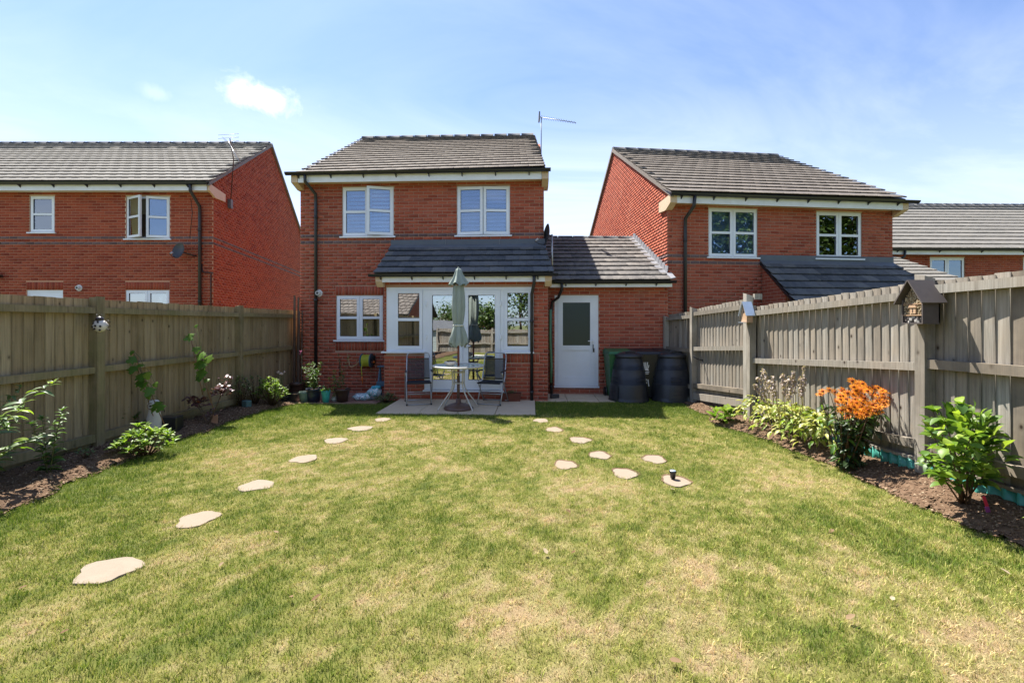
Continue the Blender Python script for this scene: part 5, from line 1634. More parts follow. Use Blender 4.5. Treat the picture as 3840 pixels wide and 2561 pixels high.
# bowl of houseleeks on the table
bx, by = px0 - .135, py0 - .10
bowl = thing('planted_bowl', (bx, by, TZ + .02), 'small pale stone bowl of cream succulents on the patio table', 'bowl')
mb = MB(); mb.lathe((bx, by, TZ + .018), [(0, 0), (.075, 0), (.105, .03), (.112, .062), (.108, .075), (.092, .07), (.085, .055), (0, .055)], 24, mod=lambda a, k: 1 + .03 * math.cos(9 * a) * (k in (2, 3, 4))); mb.build('dish', CERAM, bowl)
mb = MB(); mb.lathe((bx, by, TZ + .06), [(0, .02), (.085, .008)], 16); mb.build('soil', SOIL, bowl)

# ------------------------------------------------------------------ leaves and plants
def leafmesh(name, mat, wid=.42, curl=.15, fold=.12, lobed=False, wave=0.0):
    if lobed:
        P = [(0, 0, 0)]
        ang = [-150, -115, -85, -60, -35, -18, 0, 18, 35, 60, 85, 115, 150]; rad = [.28, .50, .34, .58, .40, .62, .72, .62, .40, .58, .34, .50, .28]
        for a, r in zip(ang, rad):
            P.append((r * math.sin(math.radians(a)), .28 + r * math.cos(math.radians(a)), -.12 * r + (.05 if abs(a) % 35 else 0)))
        P.append((0, .28, .06))
        n = len(ang)
        Fq = [(len(P) - 1, 1 + k, 2 + k) for k in range(n - 1)] + [(len(P) - 1, n, 0), (len(P) - 1, 0, 1)]
        me = np_mesh(name, np.array(P), [np.array(Fq)], [mat])
        return me
    prof = [(0, .03), (.12, .5), (.32, .95), (.55, 1.0), (.78, .66), (.92, .28)]
    V, Fq = [], []
    for y, w in prof:
        z = curl * (y - y * y * 1.55)
        V += [(-wid / 2 * w, y, z + fold * w * .5 + wave * math.sin(y * 17)), (0, y, z), (wid / 2 * w, y, z + fold * w * .5 - wave * math.sin(y * 17 + 1))]
    V.append((0, 1, curl * (1 - 1.55)))
    for k in range(len(prof) - 1):
        a = 3 * k; Fq += [(a, a + 1, a + 4, a + 3), (a + 1, a + 2, a + 5, a + 4)]
    a = 3 * (len(prof) - 1); tip = len(V) - 1
    return np_mesh(name, np.array(V), [np.array(Fq), np.array([(a, a + 1, tip), (a + 1, a + 2, tip)])], [mat], smooth=True)

def leafM(p, d, L, up=None, w=1.0, roll=0.0):
    d = Vector(d).normalized()
    up = Vector(up) if up is not None else Vector((0, 0, 1))
    if abs(d.dot(up.normalized())) > .97: up = Vector((.3, -1, .2))
    x = d.cross(up).normalized(); z = x.cross(d)
    if roll:
        x, z = x * math.cos(roll) + z * math.sin(roll), z * math.cos(roll) - x * math.sin(roll)
    M = Matrix(((x.x * L * w, d.x * L, z.x * L, p[0]), (x.y * L * w, d.y * L, z.y * L, p[1]), (x.z * L * w, d.z * L, z.z * L, p[2]), (0, 0, 0, 1)))
    return M

LCOUNT = {}
def leaves(parent, name, me, Ms):                 # up to 300 leaves of a plant are objects, the rest one mesh
    k = LCOUNT.get(parent.name, 0)
    n = max(0, min(len(Ms), 300 - k))
    for M in Ms[:n]: inst(name, me, M, parent)
    LCOUNT[parent.name] = k + n
    if len(Ms) > n: foliage(parent, 'foliage', me, Ms[n:])

def foliage(parent, name, me, Ms):                # joined: leaves too small to pick apart
    nv = len(me.vertices); co = np.empty(nv * 3); me.vertices.foreach_get('co', co); co = co.reshape(-1, 3)
    A = np.array([[list(r) for r in M] for M in Ms])
    V = (np.einsum('nij,kj->nki', A[:, :3, :3], co) + A[:, None, :3, 3]).reshape(-1, 3)
    by = {}
    for p in me.polygons: by.setdefault(len(p.vertices), []).append(list(p.vertices))
    Fq = [(np.array(f)[None] + (np.arange(len(Ms)) * nv)[:, None, None]).reshape(-1, k) for k, f in by.items()]
    c = V.mean(0)
    o = link_mesh(name, np_mesh(name, V - c, Fq, list(me.materials), smooth=True), parent, Vector(c))
    o['kind'] = 'stuff'
    return o

def R(a, b): return random.uniform(a, b)
def around(tilt, az): return Vector((math.cos(az) * math.cos(tilt), math.sin(az) * math.cos(tilt), math.sin(tilt)))

# succulents in the bowl
sme = leafmesh('succulent_leaf', SUCC, .5, .5, .3)
Ms = []
for k in range(9):
    cx, cy = bx + R(-.065, .065), by + R(-.06, .06)
    for j in range(8): Ms.append(leafM((cx, cy, TZ + .085), around(R(.5, 1.1), j * .785 + R(-.2, .2)), R(.03, .05)))
foliage(bowl, 'succulents', sme, Ms)

def bent(p, az, tilt, L, n=7, droop=.9):
    """a stem path that starts steep and bows over"""
    P = [Vector(p)]; t = tilt
    for i in range(n):
        P.append(P[-1] + around(t, az) * (L / n)); t -= droop * (1.0 / n) * R(.7, 1.3); az += R(-.12, .12)
    return P

# buddleia at the end of the tan fence
B0 = Vector((-5.02, 4.0, bz(-5.02, 4.0)))
bud = thing('buddleia_bush', B0, 'tall arching buddleia with long silvery green leaves against the tan fence', 'shrub')
lb = leafmesh('buddleia_leaf', LEAFS, .27, .35, .10)
lbb = leafmesh('buddleia_leaf_bright', LEAFB, .27, .35, .10)
stems = [((.0, .0), 35, 74, 1.12, .75), ((.05, -.02), -5, 68, 1.0, .9), ((-.05, .02), 70, 78, .98, .7), ((.02, .05), -50, 66, .90, 1.0), ((0, 0), 120, 74, .85, .8), ((.06, .0), 10, 55, .75, .8), ((.0, -.04), -85, 62, .7, .9)]
for (dx, dy), az, ti, L, dr in stems:
    P = bent(B0 + Vector((dx, dy, 0)), math.radians(az), math.radians(ti), L, 9, dr)
    MB().tube([tuple(p) for p in P], [.008 - .0007 * k for k in range(len(P))], 6).build('stem', STALK, bud)
    Ms, Ms2 = [], []
    for k in range(2, len(P)):
        for m_ in range(2):
            a = R(0, 6.28)
            for s in (0, math.pi):
                (Ms if random.random() < .7 else Ms2).append(leafM(lerp(P[k - 1], P[k], R(0, 1)), around(R(-.25, .45), a + s), R(.14, .22) * (1.1 - .045 * k), None, 1, R(-.5, .5)))
    for j in range(5): Ms.append(leafM(P[-1], around(R(.1, 1.0), R(0, 6.28)), R(.04, .07)))
    leaves(bud, 'leaf', lb, Ms); leaves(bud, 'leaf', lbb, Ms2)

def upright(name, label, base, nst, h, spread, me, ll, pairs, cat='plant', stemm=STALK, tip=True, tilt=(-.1, .6), as_stuff=False, stemr=.005):
    t = thing(name, base, label, cat)
    M_all = []
    for s in range(nst):
        az = 6.28 * s / nst + R(-.4, .4)
        P = bent(base + Vector((R(-.02, .02), R(-.02, .02), 0)), az, math.pi / 2 - spread * R(.5, 1.2), h * R(.75, 1.05), 7, .25)
        MB().tube([tuple(p) for p in P], [stemr * (1.15 - .1 * k) for k in range(len(P))], 5).build('stem', stemm, t)
        for k in range(pairs):
            q = (k + .6) / pairs * (len(P) - 1); i = min(int(q), len(P) - 2)
            p = lerp(P[i], P[i + 1], q - i); a = k * 1.57 + R(-.4, .4)
            for s2 in (0, math.pi): M_all.append(leafM(p, around(R(*tilt), a + s2), ll * R(.7, 1.15) * (1.12 - .5 * k / pairs), None, 1, R(-.4, .4)))
        if tip:
            for j in range(6): M_all.append(leafM(P[-1], around(R(.3, 1.2), j * 1.05 + R(-.3, .3)), ll * R(.35, .6)))
    (foliage(t, 'foliage', me, M_all) if as_stuff else leaves(t, 'leaf', me, M_all))
    return t
p = gnd(180, 1800); p = Vector((p.x, p.y, bz(p.x, p.y)))
upright('phlox_plant', 'upright leafy green plant with narrow pairs of leaves in the bed by the buddleia', p, 4, .62, .14, leafmesh('lance_leaf', LEAF, .30, .3, .12), .115, 11)

def mound(name, label, base, r, h, nros, per, me, ll, cat='shrub', as_stuff=False, stemm=STALKB):
    t = thing(name, base, label, cat)
    Ms = []
    for k in range(nros):
        a = R(0, 6.28); q = math.sqrt(R(0, 1)); zz = h * (1 - .55 * q * q) * R(.72, 1.05)
        c = base + Vector((math.cos(a) * q * r, math.sin(a) * q * r, zz))
        MB().tube([tuple(base + Vector((math.cos(a) * q * r * .2, math.sin(a) * q * r * .2, 0))), tuple(base + Vector((math.cos(a) * q * r * .7, math.sin(a) * q * r * .7, zz * .6))), tuple(c)], [.006, .005, .003], 5).build('stem', stemm, t)
        out = Vector((math.cos(a) * q, math.sin(a) * q, 0))
        for j in range(per):
            d = around(R(.15, 1.0), j * 6.28 / per + R(-.3, .3)) + out * .5
            Ms.append(leafM(c - Vector((0, 0, R(0, .05))), d, ll * R(.7, 1.15), None, 1, R(-.3, .3)))
        for j in range(per // 2):
            Ms.append(leafM(lerp(base, c, R(.45, .8)) + Vector((R(-.03, .03), R(-.03, .03), 0)), around(R(-.3, .4), R(0, 6.28)), ll * R(.7, 1.0)))
    (foliage(t, 'foliage', me, Ms) if as_stuff else leaves(t, 'leaf', me, Ms))
    return t
def on_bed(px, py, dz=0.03):
    q = gnd(px, py, dz); return Vector((q.x, q.y, bz(q.x, q.y)))
skm = leafmesh('glossy_leaf', LEAFB, .36, .2, .15)
mound('skimmia_shrub', 'low glossy bright green shrub in front of the owl ornament', on_bed(548, 1702), .30, .38, 32, 9, skm, .085)
mound('laurel_shrub', 'darker green shrub tucked behind the fence post beside the owl', on_bed(455, 1640), .16, .50, 9, 8, leafmesh('dark_glossy_leaf', LEAF, .36, .2, .15), .10)
mound('seedling_plant', 'tiny grey green seedling on the bare soil before the tan fence post', on_bed(318, 1735), .08, .13, 7, 4, leafmesh('small_leaf', LEAFS, .4, .2, .1), .05, 'plant')

# two climbers on canes
vl = leafmesh('lobed_leaf', leafmat('leaf_vine', [(0.0, (0.075, 0.165, 0.022)), (0.5, (0.115, 0.235, 0.030)), (1.0, (0.18, 0.31, 0.045))], .45), lobed=True); vl2 = leafmesh('lobed_leaf_bright', LEAFB, lobed=True)
def climber(base, tops, leaf_px, d, label, pot):
    t = thing('climber_plant', base, label, 'climber', 'climbers tied to canes')
    for a, b in tops:
        MB().tube([tuple(a), tuple(b)], .0065, 6).build('cane', CANE, t)
    for k, (x, y, s, br) in enumerate(leaf_px):
        p = at(x, y, d + R(-.05, .05))
        if k:
            MB().tube([tuple(q0), tuple((Vector(q0) + p) / 2 + Vector((R(-.02, .02), .03, 0))), tuple(p)], .0028, 4).build('vine', STALK, t)
        q0 = p
        inst('leaf', vl2 if br else vl, leafM(p, (R(-.5, .7), -.45, R(-.9, -.1)), s, (R(-.3, .5), -1, .55), 1.05, R(-.3, .3)), t)
    return t
d1 = 5.95
climber(at(612, 1620, d1), [(at(620, 1600, d1), at(485, 1285, d1 + .12)), (at(575, 1560, d1 + .1), at(490, 1300, d1 + .12))],
        [(512, 1345, .12, 0), (505, 1372, .14, 0), (530, 1400, .16, 0), (548, 1398, .13, 1), (520, 1425, .14, 0), (548, 1432, .14, 0), (570, 1452, .15, 0), (556, 1475, .10, 0), (600, 1505, .15, 1), (612, 1515, .13, 0), (585, 1525, .10, 0), (498, 1315, .07, 0), (535, 1365, .10, 1), (580, 1435, .09, 1)], d1,
        'young climber with lobed leaves on crossed canes next to the white owl', None)
d2 = 6.9
climber(at(800, 1535, d2), [(at(800, 1530, d2), at(712, 1262, d2 + .12)), (at(760, 1480, d2 + .1), at(718, 1280, d2 + .1))],
        [(718, 1250, .11, 0), (722, 1265, .13, 0), (738, 1300, .13, 1), (748, 1325, .15, 0), (765, 1325, .15, 0), (780, 1335, .16, 1), (795, 1338, .13, 1), (755, 1350, .17, 0), (770, 1360, .14, 0), (752, 1385, .18, 0), (770, 1390, .13, 0), (748, 1410, .13, 0), (778, 1420, .09, 1), (735, 1218, .07, 0), (765, 1455, .06, 0)], d2,
        'taller climber with lobed leaves on canes above the purple shrub', None)
mb = MB(); q = on_bed(640, 1622); mb.cbox((q.x, q.y, q.z + .10), (.12, .10, .11), .2, .01); mb.build('planter_box', BLACKP, None, 'black square planter box at the foot of the cane climber', 'planter')

# purple-leaved shrub, terracotta tag
B1 = on_bed(780, 1598)
ps = thing('purple_shrub', B1, 'small purple leaved shrub with bare stems in the bed by the tan fence', 'shrub')
pm = leafmesh('purple_leaf', LEAFP, .5, .2, .1)
for tx, ty, dd_, n, L in ((742, 1510, 7.0, 55, .09), (832, 1465, 7.1, 60, .09), (798, 1552, 7.0, 26, .06), (846, 1428, 7.15, 18, .07), (722, 1500, 7.0, 30, .08)):
    c = at(tx, ty, dd_ * .98)
    MB().tube([tuple(B1), tuple(lerp(B1, c, .6) + Vector((.02, 0, 0))), tuple(c)], [.008, .006, .004], 6).build('stem', STALKB, ps)
    leaves(ps, 'leaf', pm, [leafM(c + Vector((R(-.12, .12), R(-.08, .08), R(-.07, .08))), around(R(-.3, .9), R(0, 6.28)), L * R(.7, 1.2), None, 1, R(-.5, .5)) for _ in range(n)])
q = on_bed(804, 1590); mb = MB(); mb.cbox((q.x, q.y, q.z + .06), (.045, .006, .07), .35, .004); mb.build('plant_tag', TERRAL, None, 'terracotta coloured plant tag stuck in soil under the purple shrub', 'plant tag')
q = on_bed(925, 1535); mb = MB(); mb.cbox((q.x, q.y, q.z + .06), (.08, .05, .06), -.5, .012); mb.build('garden_box', simple('teal_grey_box', (.09, .16, .16), .5), None, 'small blue green box lying among shrubs at the foot of the tan fence', 'box')

hm = leafmesh('holly_leaf', LEAFV, .5, .1, .1)
mound('variegated_shrub', 'slim variegated holly like shrub beside the second fence post', on_bed(905, 1532), .17, .62, 26, 7, hm, .05, as_stuff=True)
mound('variegated_shrub', 'variegated shrub between the slim holly and the yellow green bush', on_bed(958, 1520), .16, .66, 22, 7, hm, .05, as_stuff=True)
mound('yellow_green_bush', 'yellow green leafy bush at the end of the bed beside the pots', on_bed(1020, 1523), .27, .55, 40, 8, leafmesh('narrow_leaf', LEAFB, .28, .3, .1), .085)
q = on_bed(1052, 1500)
fs = thing('sedum_plant', q, 'pale pink topped plant poking above the yellow green bush', 'plant')
for k in range(9):
    c = q + Vector((R(-.08, .08), R(-.06, .06), R(.48, .56)))
    MB().tube([tuple(q), tuple(c)], .004, 5).build('stem', STALK, fs)
    mb = MB(); mb.lathe(tuple(c), [(0, -.01), (.022, 0), (.02, .018), (0, .028)], 8); mb.build('flower_head', simple('pale_pink', (.58, .45, .38), .9, .1, .2, 80), fs)

# owl
q = on_bed(578, 1635); q.z += .02
ow = thing('owl_ornament', q, 'white owl garden ornament peeping out of the glossy low shrub', 'ornament')
mb = MB(); mb.lathe((q.x, q.y, q.z), [(0, 0), (.07, 0), (.085, .08), (.085, .2), (.07, .28), (.062, .31), (.075, .35), (.075, .40), (.05, .44), (0, .45)], 20, sy=.9); mb.build('body', OWLW, ow)
fd = (Vector((0, 0, q.z + .37)) - Vector((q.x, q.y, q.z + .37))); fd.z = 0; fd = Vector((.55, -.83, 0)).normalized(); sd = Vector((-fd.y, fd.x, 0))
for s in (-1, 1):
    c = Vector((q.x, q.y, q.z + .375)) + fd * .064 + sd * .032 * s
    mb = MB(); mb.lathe((0, 0, 0), [(0, .012), (.012, .008), (.014, 0)], 10); mb.v = [c + fd * v.z + sd * v.x + Vector((0, 0, v.y)) for v in mb.v]; mb.build('eye', DARKSP, ow)
mb = MB(); n = 20
for s in (-1, 1):
    c = Vector((q.x, q.y, q.z + .372)) + fd * .060 + sd * .032 * s
    mb.tube([tuple(c + sd * .034 * math.cos(2 * math.pi * k / n) + Vector((0, 0, .04 * math.sin(2 * math.pi * k / n)))) for k in range(n + 1)], .005, 5, cap=False)
mb.build('face_ring', simple('owl_brown', (.22, .14, .09), .8), ow)
mb = MB(); c = Vector((q.x, q.y, q.z + .36)) + fd * .075; mb.prism([tuple(c + sd * .01), tuple(c - sd * .01), tuple(c + Vector((0, 0, -.03)) + fd * .01)], tuple(fd * -.01)); mb.build('beak', simple('beak_ochre', (.4, .28, .1), .6), ow)

# ladybird on the fence post
lc = at(376, 1222, 5.36)
la = thing('ladybird_ornament', lc - Vector((0, 0, .08)), 'cream ladybird wall ornament with dark spots on the tan fence post', 'ornament')
lat = []
def blob(c, rx_, ry2, rz_, name, mat, par):
    mb = MB(); n = 10
    prof = [(max(0, math.sin(math.pi * k / n)), -math.cos(math.pi * k / n)) for k in range(n + 1)]
    mb.lathe((0, 0, 0), prof, 18); mb.v = [Vector((c[0] + v.x * rx_, c[1] + v.y * ry2, c[2] + v.z * rz_)) for v in mb.v]
    return mb.build(name, mat, par)
blob(lc, .08, .06, .078, 'shell', CERAM, la)
blob(lc + Vector((.0, -.01, .082)), .042, .04, .034, 'head', DARKSP, la)
for dx, dz in ((-.04, .03), (.015, .045), (-.02, -.035), (.045, -.005), (.03, -.05), (-.055, -.01), (-.005, 0)):
    yy = -.06 * math.sqrt(max(.05, 1 - (dx / .08) ** 2 - (dz / .078) ** 2))
    blob(lc + Vector((dx, yy, dz)), .014, .008, .014, 'spot', DARKSP, la)
mb = MB()
for s in (-1, 1):
    for z in (-.05, 0, .05): mb.tube([tuple(lc + Vector((s * .05, .0, z))), tuple(lc + Vector((s * .095, .005, z + .012))), tuple(lc + Vector((s * .11, .02, z - .008)))], .0035, 5)
    mb.tube([tuple(lc + Vector((s * .015, -.01, .105))), tuple(lc + Vector((s * .03, -.015, .14)))], .003, 5)
mb.build('legs_and_feelers', DARKSP, la)

# ------------------------------------------------------------------ pots by the wall
def pot(px, py, r, h, mat, label, d=None, taper=.75, square=False, rim=True, saucer=False):
    q = gnd(px, py); 
    if d: q = Vector(((px - CX) / F * d, d, gz(d)))
    q.y += r * .9; q.x *= (q.y) / (q.y - r * .9)
    t = thing('plant_pot', q, label, 'pot')
    mb = MB()
    if square:
        z = q.z
        a = mb.pts([(q.x + sx * r * taper, q.y + sy * r * taper, z) for sx, sy in ((-1, -1), (1, -1), (1, 1), (-1, 1))])
        b = mb.pts([(q.x + sx * r, q.y + sy * r, z + h) for sx, sy in ((-1, -1), (1, -1), (1, 1), (-1, 1))])
        c = mb.pts([(q.x + sx * r * .92, q.y + sy * r * .92, z + h) for sx, sy in ((-1, -1), (1, -1), (1, 1), (-1, 1))])
        e = mb.pts([(q.x + sx * r * .9, q.y + sy * r * .9, z + h - .03) for sx, sy in ((-1, -1), (1, -1), (1, 1), (-1, 1))])
        for i, j in ((a, b), (b, c), (c, e)):
            for k in range(4): mb.face([i + k, i + (k + 1) % 4, j + (k + 1) % 4, j + k])
    else:
        pr = [(0, 0), (r * taper, 0), (r * (taper + .55 * (1 - taper)), h * .55), (r * .97, h * .86)]
        if rim: pr += [(r * 1.06, h * .88), (r * 1.08, h * .99), (r * 1.05, h), (r * .96, h), (r * .94, h - .03)]
        else: pr += [(r, h), (r * .95, h), (r * .93, h - .03)]
        mb.lathe(tuple(q), pr, 26)
    mb.build('body', mat, t)
    mb = MB(); mb.lathe((q.x, q.y, q.z + h - .03), [(0, .008), (r * .93, 0)], 18); mb.build('soil', SOIL, t)
    return t, Vector((q.x, q.y, q.z + h - .02))
_, P1 = pot(1177, 1512, .145, .285, POTBLUE, 'dark navy blue glazed pot of tall leafy stems', taper=.78)
upright('potted_lily', 'tall lily like plant with narrow leaves growing from the navy pot', P1, 9, .55, .26, leafmesh('strap_leaf', LEAF, .16, .35, .1), .12, 9, tilt=(.1, .9))
_, P2 = pot(1222, 1515, .092, .265, TEAL, 'tapered turquoise pot holding strawberry leaves', taper=.62, rim=False)
mound('strawberry_plant', 'low strawberry plant spilling over the turquoise pot', P2 - Vector((0, 0, .02)), .10, .14, 9, 3, leafmesh('round_leaf', LEAF, .75, .1, .12), .06, 'plant')
upright('yellow_potted_plant', 'yellow green leafy plant rising between turquoise and brown pots', P2 + Vector((.13, .12, -.22)), 4, .62, .16, leafmesh('potted_bright_leaf', LEAFB, .42, .25, .1), .075, 8)
_, P3 = pot(1284, 1512, .150, .275, POTBROWN, 'dark brown glazed pot with a tall thin plant', taper=.68)
t_ = upright('potted_hollyhock', 'thin tall stemmed plant with broad leaves in the brown pot', P3, 2, .78, .05, leafmesh('broad_leaf', LEAFS, .62, .15, .1), .075, 9, tilt=(-.2, .5))
upright('potted_hollyhock', 'short bushy companion plant at the rim of the brown pot', P3 + Vector((-.05, -.02, 0)), 4, .32, .3, leafmesh('broad_leaf_low', LEAFS, .62, .15, .1), .08, 5, tilt=(-.2, .5))
mb = MB(); c_ = P3 + Vector((.0, -.075, .02)); mb.cbox(tuple(c_), (.085, .012, .035), 0, .004); mb.build('pot_label_tile', TERRA, None, 'small brown label tile standing in the brown pot', 'label')
_, P4 = pot(1141, 1512, .10, .225, POTGREEN, 'grey green plastic pot half in sun next to the navy pot', taper=.82, rim=False)
_, P5 = pot(1099, 1513, .115, .19, BLACKP, 'black square plastic pot at the end of the bed', taper=.8, square=True)
_, P6 = pot(1114, 1490, .155, .30, POTBROWN, 'wide brown pot with pale dry rim behind the black square pot', taper=.75)
_, P7 = pot(1062, 1517, .085, .15, BLACKP, 'small black flower pot half hidden by the yellow green bush', taper=.75)
mound('potted_greens', 'wispy dark green plant growing by the batten bundle', P6 + Vector((.12, .18, -.22)), .15, .30, 14, 6, leafmesh('wispy_leaf', LEAF, .22, .3, .1), .09, 'plant', as_stuff=True)
# tall pink flower stem
q = P6 + Vector((.06, .12, -.25))
fl2 = thing('pink_flower_stem', q, 'single pink flower on a long thin stem before the battens', 'flower')
c = at(1127, 1322, q.y)
MB().tube([tuple(q), tuple(lerp(q, c, .5) + Vector((.05, 0, .05))), tuple(c)], .0035, 5).build('stem', STALK, fl2)
mb = MB()
for k in range(14):
    e = c + Vector((R(-.03, .03), R(-.02, .02), R(-.05, .05))); mb.tube([tuple(c), tuple(e)], [.003, .010], 5)
mb.build('blossom', PINKF, fl2)
# striped glass ball ornament
q = gnd(1249, 1510); q.y += .06
mb = MB(); n = 10
mb.lathe((q.x, q.y, q.z + .062), [(.062 * math.sin(math.pi * k / n), -.062 * math.cos(math.pi * k / n)) for k in range(n + 1)], 16)
mb.mi = [(k // 16) % 2 for k in range(len(mb.fc))]
mb.build('striped_ball', [POTGREEN, CERAM], None, 'small green and white striped ball between turquoise and brown pots', 'ornament')
# trough by the lean-to
q = W(5.02, EV - .14, gz(9.2) + .025)
tr = thing('plant_trough', q, 'long dark terracotta trough against the lean-to wall by the downpipe', 'trough')
mb = MB(); a = mb.pts([(q.x + sx * .19, q.y + sy * .06, q.z) for sx, sy in ((-1, -1), (1, -1), (1, 1), (-1, 1))]); b = mb.pts([(q.x + sx * .215, q.y + sy * .085, q.z + .17) for sx, sy in ((-1, -1), (1, -1), (1, 1), (-1, 1))])
c_ = mb.pts([(q.x + sx * .20, q.y + sy * .07, q.z + .17) for sx, sy in ((-1, -1), (1, -1), (1, 1), (-1, 1))]); e = mb.pts([(q.x + sx * .20, q.y + sy * .07, q.z + .14) for sx, sy in ((-1, -1), (1, -1), (1, 1), (-1, 1))])
for i_, j_ in ((a, b), (b, c_), (c_, e)):
    for k in range(4): mb.face([i_ + k, i_ + (k + 1) % 4, j_ + (k + 1) % 4, j_ + k])
mb.face([e + k for k in range(4)]); mb.build('body', TERRA, tr)
mound('trough_plants', 'sparse dry seedlings growing in the terracotta trough', q + Vector((0, 0, .14)), .12, .09, 12, 4, leafmesh('trough_leaf', LEAFS, .35, .2, .1), .04, 'plant', as_stuff=True)
mound('lavender_tuft', 'small grey green tuft between gravel and patio corner', W(2.45, -1.15, gz(9.2)), .22, .20, 26, 6, leafmesh('lavender_leaf', LEAFS, .2, .2, .1), .07, 'plant', as_stuff=True)

# ------------------------------------------------------------------ things on and against the wall
hu, hz_ = MH.hit(1376, 1352, -.16)
hr = thing('hose_reel', W(hu, -.02, hz_ - .2), 'wall mounted hose reel wound with yellow hose and orange connectors', 'hose reel')
def drum(u0, u1, r0, r1, mat, name, par, seg=28):
    mb = MB(); rings = []
    for u, r in ((u0, r0), (u0, r1), (u1, r1), (u1, r0)):
        rings.append(mb.pts([tuple(W(u, -.17 + r * math.cos(2 * math.pi * q / seg), hz_ + r * math.sin(2 * math.pi * q / seg))) for q in range(seg)]))
    for a, b in zip(rings, rings[1:] + rings[:1]):
        for q in range(seg): mb.face([a + q, a + (q + 1) % seg, b + (q + 1) % seg, b + q], True)
    return mb.build(name, mat, par)
drum(hu - .115, hu - .10, .02, .165, STOOLB, 'flange', hr); drum(hu + .10, hu + .115, .02, .165, STOOLB, 'flange', hr)
drum(hu - .10, hu + .10, .02, .07, BLACKP, 'spindle', hr)
mb = MB()
for k in range(7):
    uu = hu - .085 + k * .028
    for rr in (.10, .127):
        mb.tube([tuple(W(uu + .01 * q / 24, -.17 + rr * math.cos(2 * math.pi * q / 24), hz_ + rr * math.sin(2 * math.pi * q / 24))) for q in range(25)], .0125, 7, cap=False)
coil = mb.build('hose_coil', HOSEY, hr)
mb = MB(W); mb.box(hu - .15, hu - .118, -.20, -.01, hz_ - .03, hz_ + .03); mb.box(hu + .118, hu + .15, -.20, -.01, hz_ - .03, hz_ + .03); mb.box(hu - .15, hu + .15, -.03, -.008, hz_ - .10, hz_ + .10); mb.build('wall_bracket', BLACKP, hr)
mb = MB(W); mb.tube([(hu - .05, -.30, hz_ - .02), (hu - .075, -.305, hz_ - .16), (hu - .07, -.29, hz_ - .30), (hu - .07, -.27, hz_ - .36)], .0105, 8); mb.build('hose_end', HOSEY, hr)
mb = MB(W); mb.tube([(hu - .07, -.27, hz_ - .355), (hu - .068, -.268, hz_ - .42), (hu - .065, -.265, hz_ - .52)], [.017, .014, .010], 8); mb.tube([(hu + .12, -.17, hz_ - .03), (hu + .19, -.17, hz_ - .035)], .022, 8); mb.build('connector', ORANGE, hr)
tu, tz = MH.hit(1313, 1345)
mb = MB(W); mb.tube([(hu - .12, -.17, hz_), (hu - .20, -.16, hz_ - .02), (hu - .26, -.12, hz_ - .10), (tu + .07, -.10, tz - .19), (tu + .02, -.09, tz - .15), (tu, -.08, tz)], .0095, 8); mb.build('feed_hose', simple('hose_beige', (.48, .38, .20), .5), hr)
tp = thing('garden_tap', W(tu, -.05, tz), 'brass outdoor tap on the wall feeding the hose reel', 'tap')
mb = MB(W); mb.tube([(tu, 0, tz + .05), (tu, -.09, tz + .05), (tu, -.095, tz)], .012, 8); mb.cbox((tu, -.06, tz + .09), (.03, .006, .006)); mb.tube([(tu, -.06, tz + .05), (tu, -.06, tz + .09)], .007, 6); mb.build('body', simple('brass', (.42, .28, .12), .4, .5, 0, 10, 0, .7), tp)
mb = MB(W); ru_, rz_ = MH.hit(1276, 1345); mb.tube([(ru_, -.02, rz_), (ru_, -.02, .30)], .012, 6); mb.build('waste_pipe', RUST, None, 'thin dark vertical pipe fixed to the brick wall by the tap', 'pipe')
def vent(fr, px, py, label, r=.085):
    u, z = fr.hit(px, py)
    t = thing('flue_vent', fr.W(u, -.04, z - r), label, 'vent', 'round wall vents')
    mb = MB(fr.W); n = 22
    def disc(v0, v1, ra, rb):
        a = mb.pts([(u + ra * math.cos(2 * math.pi * q / n), v0, z + ra * math.sin(2 * math.pi * q / n)) for q in range(n)])
        b = mb.pts([(u + rb * math.cos(2 * math.pi * q / n), v1, z + rb * math.sin(2 * math.pi * q / n)) for q in range(n)])
        for q in range(n): mb.face([a + q, a + (q + 1) % n, b + (q + 1) % n, b + q], True)
        mb.face([b + q for q in range(n)])
    disc(.0, -.02, r, r); disc(-.02, -.10, r * .62, r * .55); mb.build('terminal', simple('vent_white', (.66, .66, .64), .5), t)
    mb = MB(fr.W); disc(-.10, -.104, r * .38, r * .34); mb.build('outlet', DARKM, t)
vent(MH, 1197, 1100, 'round white boiler flue on the wall beside the black downpipe'); vent(LH, 298, 1080, 'round white flue on the deep red house between door and window')
u_, z_ = LH.hit(2, 1037)
t = thing('wall_lantern', Wl(u_, -.1, z_ - .1), 'black wall lantern on the deep red house near its back door', 'lamp')
mb = MB(Wl); mb.cbox((u_ + .06, -.06, z_), (.02, .06, .02)); mb.cbox((u_, -.12, z_ + .01), (.06, .05, .09), 0, .012); mb.build('housing', BLACKP, t)
mb = MB(Wl); mb.cbox((u_, -.172, z_ - .0), (.04, .004, .06)); mb.build('lens', simple('lamp_lens', (.6, .62, .66), .2), t)

